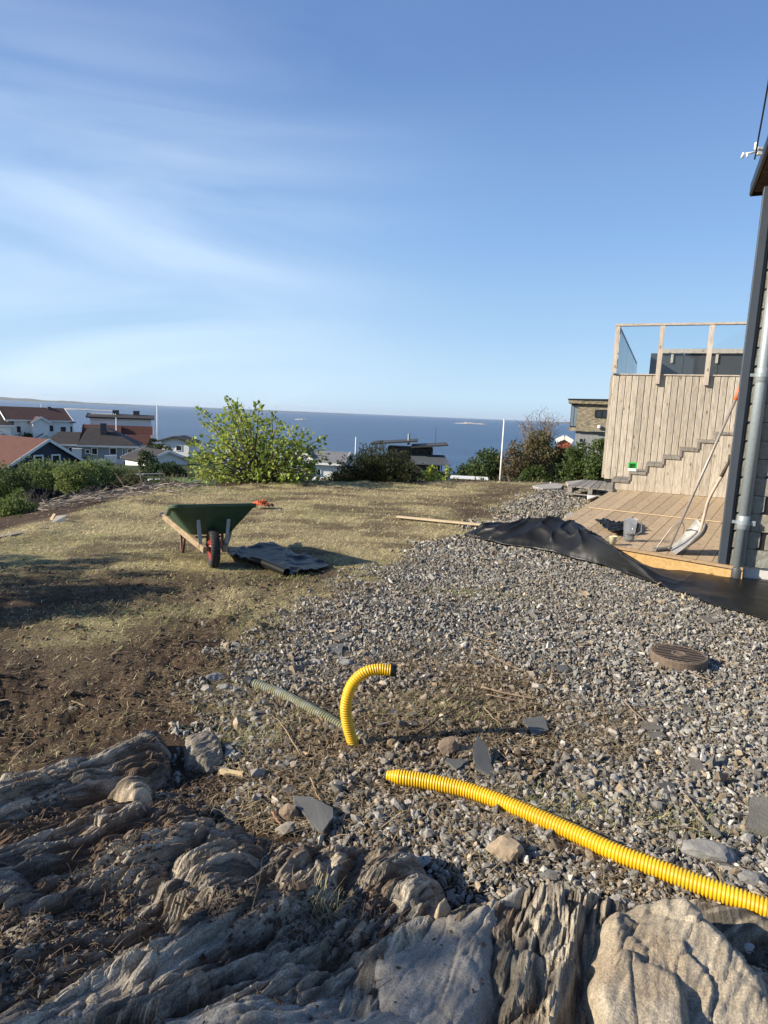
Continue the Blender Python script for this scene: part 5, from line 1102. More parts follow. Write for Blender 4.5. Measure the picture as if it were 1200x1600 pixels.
t_.links.new(g1.outputs[0], g3.inputs[1]); t_.links.new(g2.outputs[0], g3.inputs[2]); t_.links.new(g3.outputs[0], g4.inputs[0])
hj = 0.27; m = MB(); m.lathe([(0.0, 0.004), (0.058, 0.0), (0.062, 0.02), (0.082, hj), (0.088, hj+0.004), (0.080, hj), (0.059, 0.02), (0.0, 0.01)], jp, 28); m.build('jug_body', M_clear, jg, smooth_=True)
m = MB(); m.lathe([(0.0, 0.012), (0.058, 0.012), (0.066, 0.09), (0.0, 0.09)], jp, 24); m.build('water', glassmat('water_in_jug', (0.75, 0.78, 0.8)), jg, smooth_=True)
m = MB(); q = jp+U*0.082; m.tube([q+UP*0.24, q+U*0.045+UP*0.225, q+U*0.05+UP*0.13, q-U*0.01+UP*0.08], 0.008, 8); m.build('handle', M_clear, jg, smooth_=True)
cp = W(957, 851, DZ+0.002); cg = thing('paper_cup', 'small pale yellow cup beside the clear jug on the wooden deck', 'cup', cp)
m = MB(); m.lathe([(0.0, 0.003), (0.033, 0.0), (0.045, 0.10), (0.047, 0.103), (0.043, 0.10), (0.031, 0.01), (0, 0.01)], cp, 24); m.build('cup_body', mat('pale_yellow_paper', (0.62, 0.57, 0.36), 0.6, 0.12, 30, 0), cg, smooth_=True)
# hoe-like push tool with an orange grip
he = W(1045, 858, DZ+0.03); tp_ = D(1157, 605, 6.9); gp = D(1149, 625, 6.92)
tl_ = thing('push_broom_frame', 'long scraper with orange grip and forked wire brace leaning on the dark post', 'scraper', he)
M_alu = mat('worn_pole', (0.33, 0.29, 0.26), 0.45, 0.15, 30, 0.1, metal=0.25)
j0 = D(1056, 820, (he.y*0.97+tp_.y*0.03))
m = MB(); m.tube([he+UP*0.0, gp], 0.0145, 12); m.build('pole', M_alu, tl_, smooth_=True)
m = MB(); m.tube([gp, gp.lerp(tp_, 0.04), gp.lerp(tp_, 0.96), tp_], [0.018, 0.022, 0.022, 0.016], 14); m.build('grip', mat('orange_grip', (0.78, 0.13, 0.03), 0.5, 0.08, 10, 0.1), tl_, smooth_=True)
pd = (gp-he).normalized(); jj = he+pd*0.34
wa = W(1021, 859, DZ+0.02); wc = W(1066, 853, DZ+0.03); wd_ = (wc-wa)
m = MB(); m.bar(wa, wc, 0.07, 0.02); m.build('scraper_blade', mat('scraper_steel', (0.16, 0.15, 0.14), 0.6, 0.2, 20, 0.2), tl_, bevel=0.003)
for e_ in (wa.lerp(wc, 0.1), wc.lerp(wa, 0.1)):
    mid = jj.lerp(e_, 0.45)+(e_-jj.lerp(he, 0.5))*0.22
    pts = catmull([list(jj), list(jj.lerp(mid, 0.35)+(e_-he)*0.25+UP*0.0), list(mid+(e_-he)*0.12), list(e_+UP*0.01)], 8)
    m = MB(); m.tube([tuple(p) for p in pts], 0.007, 8); m.build('wire_brace', M_alu, tl_, smooth_=True)
# shovel
sv = thing('shovel', 'aluminium scoop shovel with a wooden shaft leaning against the corner post', 'shovel', W(1050, 862, DZ))
tip = W(1049, 862, DZ+0.005); bk_ = D(1104, 824, 7.0)
ax = (bk_-tip); wd2 = V*0.95-U*0.25; wd2.normalize(); nn_ = ax.cross(wd2).normalized()
if nn_.z < 0: nn_ = -nn_
vs = []; na, nw = 16, 13
for i in range(na):
    a_ = i/(na-1); cen = tip+ax*a_
    for j in range(nw):
        b_ = j/(nw-1)*2-1; hw = (0.15+0.03*a_)*(1-0.25*max(0, a_-0.85)/0.15)
        up_ = 0.075*(abs(b_)**7)*min(1, a_*1.6)+0.03*max(0, a_-0.72)**2/0.078*0.9-0.03*math.sin(a_*math.pi)
        vs.append(cen+wd2*b_*hw+nn_*up_)
m = MB(); m.add(vs, [[i*nw+j, (i+1)*nw+j, (i+1)*nw+j+1, i*nw+j+1] for i in range(na-1) for j in range(nw-1)])
o = m.build('blade', mat('brushed_aluminium', (0.30, 0.29, 0.27), 0.5, 0.25, 12, 0.15, metal=0.2, bscale=60, bdist=0.001), sv, smooth_=True); q = o.modifiers.new('thickness', 'SOLIDIFY'); q.thickness = 0.004
sh = [bk_-ax*0.2+nn_*0.0, bk_+nn_*0.06-ax*0.03, D(1102, 800, 7.02), D(1107, 782, 7.0), D(1120, 757, 6.97), D(1129, 742, 6.95)]
m = MB(); m.tube([tuple(p) for p in catmull([list(p) for p in sh], 6)], 0.017, 12); m.build('shaft', mat('worn_pale_shaft', (0.42, 0.34, 0.27), 0.6, 0.2, 20, 0.2), sv, smooth_=True)
g0 = D(1127, 745, 6.95); g1_ = D(1139, 722, 6.93)
m = MB(); m.tube([g0, g0.lerp(g1_, 0.5), g1_], [0.02, 0.017, 0.014], 10); m.build('grip_sleeve', M_twigd, sv, smooth_=True)
m = MB(); c_ = D(1140, 719, 6.93); m.tube([g1_-V*0.0, g1_-V*0.06+UP*0.03, c_-V*0.055+UP*0.05], 0.01, 8); m.tube([g1_, g1_+V*0.06+UP*0.03, c_+V*0.055+UP*0.05], 0.01, 8); m.tube([c_-V*0.06+UP*0.045, c_+V*0.06+UP*0.045], 0.014, 10); m.build('d_handle', M_twigd, sv, smooth_=True)
# small green tub on the steps
zt = zs[1]; tb = onplane(988, 733, lp(0, 0.12, 0), V); tb.z = zt+0.001
tg = thing('plastic_tub', 'small bright green and white plastic tub standing on the second step', 'tub', tb)
M_gp = mat('bright_green_plastic', (0.03, 0.42, 0.07), 0.4, 0.1, 5, 0); 
m = MB(); m.box(-0.085, 0.085, -0.06, 0.06, 0, 0.06, Matrix.Translation(tb) @ Matrix.Rotation(ang, 4, 'Z')); m.build('tub_base', M_white, tg, bevel=0.01)
m = MB()
for x0, x1 in ((-0.085, -0.06), (0.06, 0.085)): m.box(x0, x1, -0.06, 0.06, 0.062, 0.16, Matrix.Translation(tb) @ Matrix.Rotation(ang, 4, 'Z'))
m.box(-0.085, 0.085, -0.06, 0.06, 0.162, 0.185, Matrix.Translation(tb) @ Matrix.Rotation(ang, 4, 'Z')); m.box(-0.058, 0.058, 0.03, 0.058, 0.062, 0.16, Matrix.Translation(tb) @ Matrix.Rotation(ang, 4, 'Z')); m.build('tub_holder', M_gp, tg)
# pallet-like step, white block, flat stones
pt = thing('wooden_pallet', 'low grey weathered pallet step at the left foot of the plank wall', 'pallet', W(925, 765, 0.1))
A_ = W(888, 759, 0.25); B_ = W(958, 765.5, 0.25); C1 = W(958, 752.5, 0.25); D1 = W(912, 749.5, 0.25)
for k in range(6):
    a = A_.lerp(B_, k/6+0.01); b = A_.lerp(B_, (k+1)/6-0.01); c = D1.lerp(C1, (k+1)/6-0.01); d_ = D1.lerp(C1, k/6+0.01)
    m = MB(); m.hexa([p-UP*0.025 for p in (a, b, c, d_)], [a, b, c, d_]); m.build('pallet_board', M_greyboard, pt)
for k in (0.04, 0.5, 0.94):
    a = A_.lerp(B_, k); d_ = D1.lerp(C1, k); m = MB(); m.bar(a-UP*0.085, d_-UP*0.085, 0.09, 0.115); m.build('pallet_block', M_greyboard, pt)
m = MB(); m.bar(A_-UP*0.16, B_-UP*0.16, 0.09, 0.022); m.build('pallet_runner', M_greyboard, pt)
wbk = thing('styrofoam_block', 'white block half hidden in the gravel between pallet step and deck corner', 'block', W(932, 775, 0.03))
m = MB(); m.hexa([W(918, 783, 0.02), W(952, 772, 0.02), W(948, 767, 0.02), W(917, 774, 0.02)], [W(918, 780, 0.10), W(948, 770, 0.10), W(945, 766, 0.10), W(918, 771, 0.10)]); m.build('block', mat('white_foam', (0.75, 0.74, 0.72), 0.8, 0.05, 5, 0.1), wbk, bevel=0.01)
shard([(832, 757), (866, 753), (880, 755), (876, 761), (848, 762)], 'larger flat grey paving slab at the far end of the gravel', mat('pale_slab', (0.34, 0.32, 0.29), 0.85, 0.15, 6, 0.3), th=0.06, z=0.07, name='paving_stone', cat='paving stone')
shard([(884, 753), (912, 750), (908, 757), (888, 758)], 'small flat grey slab touching the pallet step', MATS['pale_slab'], th=0.06, z=0.1, name='paving_stone', cat='paving stone')
shard([(882, 806), (892, 800), (898, 803), (886, 811)], 'small pale block at the left edge of the deck', MATS['pale_slab'], th=0.06, z=0.07, name='concrete_chip', cat='block')
# lawn's left edge: leaning plywood and a long plank
pw = thing('plywood_piece', 'pale piece of plywood propped up at the left edge of the lawn', 'plywood', W(88, 822, 0))
a = W(73, 823, -0.02); b = W(95, 822, -0.02); c = D(106, 805, b.y+0.12); d_ = D(88, 807, a.y+0.15)
m = MB(); nrm = (b-a).cross(d_-a).normalized(); m.prism([a, b, c, d_], nrm, 0.015); m.build('board', mat('pale_plywood', (0.52, 0.46, 0.36), 0.75, 0.1, 10, 0.2), pw)
m = MB(); m.bar(a.lerp(b, 0.65)+Vector((0, -0.03, -0.03)), a.lerp(b, 0.75)+Vector((0, 0, 0.04)), 0.05, 0.03); m.build('cleat', MATS['pale_plywood'], pw)
lpk = thing('edge_plank', 'long weathered plank lying along the left edge of the lawn', 'plank', W(0, 840, 0))
m = MB(); m.bar(W(-60, 851, 0.02), W(74, 825, 0.02), 0.11, 0.03); m.build('plank', mat('grey_brown_plank', (0.27, 0.22, 0.16), 0.8, 0.2, 10, 0.3), lpk)
shard([(78, 812), (84, 804), (87, 806), (82, 814)], 'short split stick standing by the propped plywood', M_chip, name='wood_chip', cat='wood chip')

# ---------------------------------------------------------------- houses below the lawn
def build_at(px, py, dist, yaw=0):
    p = D(px, py, dist*math.cos(math.atan2(px-600, FOC))); th = math.atan2(p.x, p.y); return p, -th+R(yaw)
def hhouse(name, label, cat, px, py, dist, yaw=0):
    p, rz = build_at(px, py, dist, yaw); return thing(name, label, cat, p, rz)
def lwin(root, face, u, z, w, h, ext, frame=None, f=0.08, dv=0):
    """window: white frame with its pane as child; ext = (x0,x1,y0,y1) of the body"""
    x0, x1, y0, y1 = ext; frame = frame or M_white
    def pt(a, c, zz):
        if face == 'F': return Vector((a, y0-c, zz))
        if face == 'L': return Vector((x0-c, a, zz))
        return Vector((x1+c, a, zz))
    m = MB(); g = f
    for a0, a1, b0, b1 in ((-w/2, w/2, h/2-g, h/2), (-w/2, w/2, -h/2, -h/2+g), (-w/2, -w/2+g, -h/2+g, h/2-g), (w/2-g, w/2, -h/2+g, h/2-g))+(((-g/2, g/2, -h/2+g, h/2-g),) if dv else ()):
        q = [(a0, b0), (a1, b0), (a1, b1), (a0, b1)]
        m.hexa([pt(u+a, -0.02, z+b) for a, b in q], [pt(u+a, 0.07, z+b) for a, b in q])
    fr = m.build('window', frame, root, local=True)
    m = MB(); q = [(-w/2+g, -h/2+g), (w/2-g, -h/2+g), (w/2-g, h/2-g), (-w/2+g, h/2-g)]
    m.hexa([pt(u+a, -0.02, z+b) for a, b in q], [pt(u+a, 0.03, z+b) for a, b in q]); m.build('pane', M_pane, fr, local=True)
def gable(root, x0, x1, y0, y1, z0, h, rh, axis, wm, rm, oh=0.4, trim=None, nm='wall'):
    """walls with gable ends, roof slabs and verge boards; ridge along axis"""
    m = MB()
    if axis == 'x':
        ym = (y0+y1)/2; A = [(x0, y0, z0), (x0, y1, z0), (x0, y1, z0+h), (x0, ym, z0+h+rh), (x0, y0, z0+h)]
        m.prism([Vector(p) for p in A], Vector((1, 0, 0)), x1-x0)
    else:
        xm = (x0+x1)/2; A = [(x0, y0, z0), (x1, y0, z0), (x1, y0, z0+h), (xm, y0, z0+h+rh), (x0, y0, z0+h)]
        m.prism([Vector(p) for p in A], Vector((0, 1, 0)), y1-y0)
    m.build(nm, wm, root, local=True)
    th = 0.16
    half = (y1-y0)/2 if axis == 'x' else (x1-x0)/2; sl_ = rh/half; drop = sl_*oh
    for s in (-1, 1):
        m = MB()
        if axis == 'x':
            ym = (y0+y1)/2; ye = ym+s*(half+oh)
            q = [(x0-oh, ym, z0+h+rh+0.03), (x1+oh, ym, z0+h+rh+0.03), (x1+oh, ye, z0+h-drop+0.03), (x0-oh, ye, z0+h-drop+0.03)]
        else:
            xm = (x0+x1)/2; xe = xm+s*(half+oh)
            q = [(xm, y0-oh, z0+h+rh+0.03), (xm, y1+oh, z0+h+rh+0.03), (xe, y1+oh, z0+h-drop+0.03), (xe, y0-oh, z0+h-drop+0.03)]
        q = [Vector(p) for p in q]; m.hexa(q, [p+UP*th for p in q]); m.build('roof', rm, root, local=True)
    m = MB(); tr = trim or M_white
    if axis == 'x':
        for xx in (x0-oh-0.03, x1+oh+0.03):
            for s in (-1, 1): m.bar((xx, (y0+y1)/2, z0+h+rh+0.1), (xx, (y0+y1)/2+s*(half+oh), z0+h-drop+0.1), 0.05, 0.28)
            m.build('verge_board', tr, root, local=True); m = MB()
        for s in (-1,): m.bar((x0-oh, y0-oh-0.04, z0+h-drop+0.08), (x1+oh, y0-oh-0.04, z0+h-drop+0.08), 0.05, 0.2)
    else:
        for yy in (y0-oh-0.03, y1+oh+0.03):
            for s in (-1, 1): m.bar(((x0+x1)/2, yy, z0+h+rh+0.1), ((x0+x1)/2+s*(half+oh), yy, z0+h-drop+0.1), 0.05, 0.28)
            m.build('verge_board', tr, root, local=True); m = MB()
    if m.v: m.build('eaves_board', tr, root, local=True)
def lbox(root, name, m_, x0, x1, y0, y1, z0, z1):
    m = MB(); m.box(x0, x1, y0, y1, z0, z1); return m.build(name, m_, root, local=True)

# white house, brown roof, far left
h = hhouse('white_house', 'large white house with a long dark brown roof at the far left', 'house', 64, 690, 110, 17); h.scale = (0.9, 0.9, 0.95)
gable(h, -4.9, 4.7, 0, 7.5, -4, 7.4, 1.75, 'x', M_white, M_browntile)
gable(h, -1.6, 0.9, -1.6, -0.02, -4, 7.0, 0.75, 'y', M_white, M_browntile, 0.25)
gable(h, -1.2, 1.0, -2.6, -1.65, -4, 4.6, 0.6, 'y', M_white, M_wroof, 0.25, nm='porch')
lbox(h, 'bay', M_white, 4.72, 5.5, 0.6, 3.6, -4, 3.0); lbox(h, 'bay_roof', M_browntile, 4.72, 5.8, 0.3, 3.9, 3.02, 3.2)
e_ = (-4.9, 4.7, 0, 7.5)
for u, z in ((-3.3, 1.9), (1.7, 2.1), (3.6, 1.9)): lwin(h, 'F', u, z, 1.0 if u > 3 else 0.75, 1.1, e_)
lwin(h, 'L', 3.75, 3.9, 0.9, 1.0, e_); lwin(h, 'R', 2.0, 1.9, 0.7, 1.3, (0, 5.5, 0, 1)); lwin(h, 'F', 5.1, 1.9, 0.5, 1.3, (0, 0, 0.6, 0)); lwin(h, 'F', -0.3, -0.2, 0.6, 1.0, (0, 0, -2.6, 0))
lbox(h, 'chimney', M_dgrey, 2.3, 2.8, 3.2, 3.8, 4.8, 5.5)
# dark roofed annex at the very edge
h = hhouse('small_house', 'white house half cut off by the left edge beside the large white house', 'house', -14, 690, 108, 5)
gable(h, -3, 2.6, 0, 6, -4, 6.4, 1.5, 'x', M_white, M_wroof); lwin(h, 'F', 1.2, 1.2, 0.9, 0.8, (-3, 2.6, 0, 6))
h = hhouse('garden_shed', 'low white shed roof at the left edge in front of the white houses', 'shed', 6, 700, 100, 20)
gable(h, -2, 1.6, 0, 3.0, -3, 4.3, 0.7, 'y', M_white, M_wroof)
# dark blue house with the red roof
h = hhouse('blue_house', 'dark blue house with a broad brick red roof and white gable boards', 'house', 74, 724, 75, 33)
gable(h, -3.95, 3.95, 0, 14, -5, 5.0, 2.35, 'y', M_blue, M_redroof, 0.45)
for u in (-0.95, 0.95): lwin(h, 'F', u, 0.35, 1.05, 1.15, (-4, 4, 0, 14), f=0.16)
lbox(h, 'roof_vent', M_redroof, -2.5, -2.1, 7.5, 8.0, 1.1, 1.75)
# grey-blue two-storey house
h = hhouse('grey_blue_house', 'grey-blue two-storey house with a dark roof and small white balcony', 'house', 172, 728, 90, -6); h.scale = (0.9, 0.9, 0.95)
m = MB(); m.box(-3.6, 3.3, 0, 8, 0.95, 2.75); m.build('wall', M_greyblue, h, local=True)
lbox(h, 'ground_floor_wall', M_white, -3.55, 3.25, 0.05, 8, -3, 0.945)
m = MB(); q = [(-4.2, -0.6, 2.76), (4.0, -0.6, 2.76), (4.0, 8.6, 2.76), (-4.2, 8.6, 2.76)]; t = [(-3.2, 3.2, 5.1), (-0.6, 3.2, 5.1), (-0.6, 4.8, 5.1), (-3.2, 4.8, 5.1)]
m.hexa([Vector(p) for p in q], [Vector(p) for p in t]); m.build('roof', M_wroof, h, local=True)
m = MB(); m.bar((-4.25, -0.66, 2.66), (4.05, -0.66, 2.66), 0.06, 0.22); m.build('fascia_board', M_white, h, local=True)
lbox(h, 'chimney', M_dgrey, -1.35, -0.55, 1.6, 2.3, 3.3, 5.7)
m = MB(); m.box(-8.6, -3.65, 1.0, 7.0, -2, 2.75); m.build('wing_wall', M_greyblue, h, local=True)
m = MB(); m.hexa([Vector(p) for p in [(-9.0, 0.5, 2.765), (-4.2, 0.5, 2.765), (-4.2, 7.4, 2.765), (-9.0, 7.4, 2.765)]], [Vector(p) for p in [(-7.2, 3.6, 4.3), (-4.2, 3.6, 4.3), (-4.2, 4.4, 4.3), (-7.2, 4.4, 4.3)]]); m.build('wing_roof', M_wroof, h, local=True)
m = MB(); m.bar((-9.0, 0.44, 2.68), (-4.3, 0.44, 2.68), 0.06, 0.2); m.build('fascia_board', M_white, h, local=True)
e_ = (-3.6, 3.3, 0, 8)
for u, z, w_, h_ in ((-2.9, 1.9, 0.6, 0.6), (-2.0, 1.95, 0.85, 1.0), (0.45, 2.0, 1.0, 1.0), (1.9, 1.9, 0.4, 1.2), (2.75, 1.95, 0.8, 1.0), (2.0, 0.3, 0.45, 0.7), (2.75, 0.4, 0.55, 0.6)): lwin(h, 'F', u, z, w_, h_, e_, f=0.1)
lwin(h, 'F', -5.2, 1.9, 0.7, 1.0, (0, 0, 1.0, 0))
b_ = lbox(h, 'balcony', M_white, -0.6, 1.0, -1.2, -0.02, 0.5, 1.5); lbox(h, 'stair', M_white, 0.9, 2.0, -1.0, -0.4, -0.6, 0.2)
for u in (-0.5, 0.9): lbox(h, 'balcony_post', M_white, u-0.06, u+0.06, -1.15, -1.03, -1.2, 0.49)
lwin(h, 'F', -0.2, 0.1, 0.7, 0.9, (0, 0, 0.05, 0)); lbox(h, 'white_lean_to', M_white, -4.9, -3.65, -0.4, 0.95, 0.9, 2.3)
h = hhouse('white_annex', 'low white terrace screen against the right side of the grey-blue house', 'annex', 219, 716, 91, 0)
lbox(h, 'screen', M_white, -0.6, 0.9, 0, 0.1, 0.2, 1.3); lbox(h, 'floor', M_white, -0.6, 1.0, 0, 2.5, -0.2, 0.0); lbox(h, 'post', M_white, 0.85, 0.95, 0.0, 0.1, -1.8, -0.21)
# red-roofed complex
h = hhouse('red_roofed_house', 'sprawling house with dull red lower roofs, two chimneys and three porthole windows', 'house', 190, 694, 115, -3)
gable(h, -5.0, 4.6, 3.0, 8.0, -4, 8.2, 0.45, 'x', M_white, M_wroof, 0.5, M_black, 'upper_wall')
gable(h, -5.4, -0.6, 0.0, 2.98, -4, 5.7, 1.15, 'x', mat('cream_wall', (0.55, 0.49, 0.40), 0.7, 0.06, 3, 0.1), M_redroof, 0.5, M_redroof)
gable(h, -0.4, 4.6, 1.0, 2.98, -4, 5.7, 1.1, 'x', M_white, M_redroof, 0.3, M_white)
gable(h, 1.1, 4.3, -2.2, 0.9, -4, 4.1, 1.3, 'x', MATS['cream_wall'], M_redroof, 0.3, M_white)
for u in (1.9, 2.7, 3.5):
    m = MB(); M_ = Matrix.Translation((0, 0, 0)); ring = [Vector((u+0.3*math.cos(a*math.pi/6), -2.26, -0.65+0.3*math.sin(a*math.pi/6))) for a in range(12)]; m.prism(ring, Vector((0, 1, 0)), 0.05); m.build('porthole_window', M_pane, h, local=True)
for u in (-1.1, 2.2): lbox(h, 'chimney', mat('chimney_brick', (0.1, 0.085, 0.08), 0.9, 0.2, 5, 0.3), u-0.5, u+0.5, 5.0, 5.9, 3.9, 5.5)
m = MB()
for k in range(12): m.bar((-4.9+k*0.33, 4.3, 4.35), (-4.75+k*0.33, 5.0, 4.9), 0.1, 0.04)
m.build('roof_ladder_panel', M_white, h, local=True)
for u, z in ((-2.6, 1.1), (-1.4, 1.1), (0.4, 1.2)): lwin(h, 'F', u, z, 0.9, 0.8, (0, 0, 0.0 if u < 0 else 1.0, 0))
h = hhouse('boat_shed', 'small white hut with a dark arched roof right of the porthole house', 'shed', 274, 704, 108, -20)
gable(h, -2.3, 2.2, 0, 4, -3, 4.4, 0.7, 'y', M_white, M_wroof, 0.5, M_wroof); lwin(h, 'F', 0.6, 0.4, 1.0, 0.9, (0, 0, 0, 0))
h = hhouse('low_house', 'low house with a dark flat-pitched roof and white eaves boards left of the bright shrub', 'house', 262, 722, 80, 28)
gable(h, -2.6, 2.6, 0, 5.5, -3, 3.2, 1.0, 'y', M_white, M_wroof, 0.4)
# ribbed metal roof behind the shrub, white house, red gable
h = hhouse('metal_roofed_house', 'house with a pale ribbed metal roof glimpsed through the bright green shrub', 'house', 410, 742, 60, -12)
M_rib = mat('pale_ribbed_metal', (0.42, 0.44, 0.47), 0.45, 0.06, 3, 0.05, metal=0.3)
gable(h, -3.6, 3.6, 0, 6, -5, 5.4, 1.5, 'x', M_white, M_rib, 0.4)
m = MB()
for k in range(17):
    x = -3.8+k*0.475; m.bar((x, -0.38, 0.4+0.10), (x, 3.0, 1.9+0.22), 0.06, 0.09)
m.build('roof_ribs', M_rib, h, local=True); lbox(h, 'roof_window', M_pane, 0.3, 0.9, 0.8, 1.4, 0.8, 1.35)
h = hhouse('white_cottage', 'white cottage with a grey roof between the bright shrub and the dark juniper', 'house', 500, 742, 60, -12)
gable(h, -0.9, 2.0, 0, 5, -5, 6.1, 0.8, 'x', M_white, mat('grey_roof', (0.16, 0.16, 0.165), 0.8, 0.15, 2, 0.3), 0.35)
gable(h, -3.0, -0.95, 0.6, 4, -5, 6.3, 0.9, 'y', M_white, M_wroof, 0.3); lwin(h, 'F', -0.1, 0.25, 0.45, 0.65, (0, 0, 0, 0))
h = hhouse('red_gable', 'steep brick red roof corner just above the crest of the lawn', 'house', 520, 756, 42, -20)
gable(h, -0.6, 2.4, 0, 3, -4, 3.6, 0.95, 'y', M_white, M_redroof, 0.15, mat('red_trim', (0.35, 0.07, 0.05), 0.7, 0.1, 4, 0.1))
h = hhouse('white_awning', 'white awning left of the red roof corner just above the lawn crest', 'awning', 498, 757, 44, 0)
m = MB(); m.hexa([Vector(p) for p in ((-0.75, -0.4, -0.1), (0.45, -0.4, -0.15), (0.62, 1.2, 0.33), (-0.35, 1.2, 0.33))], [Vector(p) for p in ((-0.75, -0.4, -0.04), (0.45, -0.4, -0.09), (0.62, 1.2, 0.39), (-0.35, 1.2, 0.39))]); m.build('cloth_sheet', M_white, h, local=True); lbox(h, 'pole', M_white, -0.05, 0.05, -0.3, -0.2, -2.5, -0.13)
# modern dark house
h = hhouse('dark_modern_house', 'dark modern house with two flat upswept roofs behind the juniper', 'house', 655, 745, 60, 0)
M_dwall = mat('black_stained_boards', (0.04, 0.038, 0.036), 0.7, 0.2, 4, 0.2); M_slatr = mat('blue_grey_sheet_roof', (0.13, 0.145, 0.16), 0.4, 0.1, 3, 0.05, metal=0.3)
lbox(h, 'wall', M_dwall, -4.6, 1.9, 0, 6, -5, 1.2); lbox(h, 'upper_wall', M_dwall, -3.2, 1.2, 2.2, 6, 1.21, 2.55)
m = MB(); m.hexa([Vector(p) for p in ((-0.9, -0.9, 1.22), (2.9, -0.9, 1.22), (2.3, 2.15, 1.9), (-0.9, 2.15, 1.9))], [Vector(p) for p in ((-0.9, -0.9, 1.32), (2.9, -0.9, 1.32), (2.3, 2.15, 2.0), (-0.9, 2.15, 2.0))]); m.build('lower_roof', M_slatr, h, local=True)
for x0, x1, z0, z1 in ((-4.8, -0.3, 2.75, 3.2), (-0.9, 2.6, 2.62, 2.95)):
    m = MB(); m.hexa([Vector((x0, 0.8, z0)), Vector((x1, 0.8, z1)), Vector((x1, 6.5, z1)), Vector((x0, 6.5, z0))], [Vector((x0, 0.8, z0+0.14)), Vector((x1, 0.8, z1+0.14)), Vector((x1, 6.5, z1+0.14)), Vector((x0, 6.5, z0+0.14))]); m.build('roof', M_dwall, h, local=True)
for x in (-0.6, 0.1, 0.8): lwin(h, 'F', x, 2.2, 0.6, 0.5, (0, 0, 2.2, 0), M_dgrey, 0.05)
lwin(h, 'F', 0.9, 0.3, 1.2, 1.3, (0, 0, 0, 0), M_dgrey, 0.06); m = MB(); m.tube([(-1.2, 3, 2.8), (-1.2, 3, 3.9)], 0.12, 8); m.build('flue', M_steel, h, local=True)
m = MB(); m.bar((2.0, -0.7, -3), (2.0, -0.7, 1.2), 0.12, 0.12); m.build('roof_post', M_dwall, h, local=True); m = MB(); m.tube([(1.4, 3, 2.9), (1.4, 3, 4.6)], 0.025, 5); m.build('mast', M_dgrey, h, local=True)
h = hhouse('garden_table', 'long low white slatted table just beyond the crest of the lawn', 'table', 732, 756, 21, 0)
for k in range(4): lbox(h, 'table_board', M_white, -0.6, 0.62, -0.35+k*0.22, -0.35+k*0.22+0.2, 0.18, 0.21)
for x in (-0.45, 0.4): lbox(h, 'leg', M_white, x-0.04, x+0.04, -0.1, 0.1, -0.9, 0.175)
# stone-clad house behind the bushes at the right
h = hhouse('stone_clad_house', 'flat-roofed brown stone-clad house above the bushes left of the plank wall', 'house', 912, 692, 46, -4)
M_stonecl = mat('brown_stone_cladding', (0.10, 0.085, 0.06), 0.9, 0.4, 3.2, 0.8, 5, (1, 1, 3.4), col2=(0.38, 0.32, 0.22), bdist=0.06, detail=2); M_gst = mat('grey_stone_wall', (0.22, 0.225, 0.23), 0.9, 0.15, 8, 0.5, 10, bdist=0.03)
lbox(h, 'wall', M_stonecl, -0.6, 4.0, 0, 6, 0.78, 2.62); lbox(h, 'lower_wall', M_gst, -0.62, 4.0, 0.25, 6, -4, 0.775)
lbox(h, 'roof', M_stonecl, -1.2, 4.2, -0.25, 6.2, 2.62, 2.86); m = MB(); m.hexa([Vector(p) for p in ((-1.25, -0.3, 2.862), (4.2, -0.3, 2.862), (4.2, 6.3, 2.862), (-1.25, 6.3, 2.862))], [Vector(p) for p in ((-1.25, -0.3, 2.93), (4.2, -0.3, 3.02), (4.2, 6.3, 3.02), (-1.25, 6.3, 2.93))]); m.build('roof_sheet', M_black, h, local=True)
cwn = lbox(h, 'corner_window', M_black, -1.02, -0.61, 0.12, 3.0, 1.02, 2.6); lbox(h, 'window_sill', M_stonecl, -1.08, -0.605, 0.05, 3.0, 0.78, 1.015)
for x0 in (-0.98, -0.78): m = MB(); m.box(x0, x0+0.16, 0.095, 0.118, 1.1, 2.5); m.build('pane', mat('sky_pane', (0.16, 0.2, 0.24), 0.06, 0.1, 2, 0), cwn, local=True)
lwin(h, 'F', 0.98, 2.0, 0.85, 0.52, (0, 0, 0, 0), M_black, 0.06, dv=1)
lbox(h, 'ledge', M_gst, 0.45, 4.0, -0.1, -0.005, 0.80, 0.86); m = MB(); m.lathe([(0, -0.1), (0.12, -0.07), (0.14, 0.08), (0.0, 0.12)], (0.93, -0.15, 1.12), 10); m.build('wall_lamp', M_white, h, local=True)
lwin(h, 'F', -0.18, 0.15, 0.3, 0.32, (0, 0, 0.25, 0), M_gst, 0.05)
h = hhouse('red_shed', 'little red shed roof peeping out of the bushes left of the stone-clad house', 'shed', 882, 692, 48, 0)
gable(h, -0.5, 0.45, 0, 1.5, -2, 2.05, 0.25, 'y', mat('red_wall', (0.3, 0.07, 0.04), 0.8, 0.1, 5, 0.1), M_wroof, 0.1)
# white garden bench table in the left background
h = hhouse('garden_bench', 'pale boards on trestles among the bushes below the low dark-roofed house', 'bench', 218, 748, 40, 8)
lbox(h, 'bench_board', M_white, -1.1, 0.2, -0.1, 0.12, 0.2, 0.28); lbox(h, 'bench_board', M_greyboard, 0.22, 1.3, -0.1, 0.12, 0.22, 0.3); lbox(h, 'seat', M_white, 0.6, 1.5, 0.6, 1.0, -0.2, -0.12)
for x in (-0.95, 0.1, 1.2): lbox(h, 'trestle', M_dgrey, x-0.04, x+0.04, -0.05, 0.05, -1.2, 0.195)

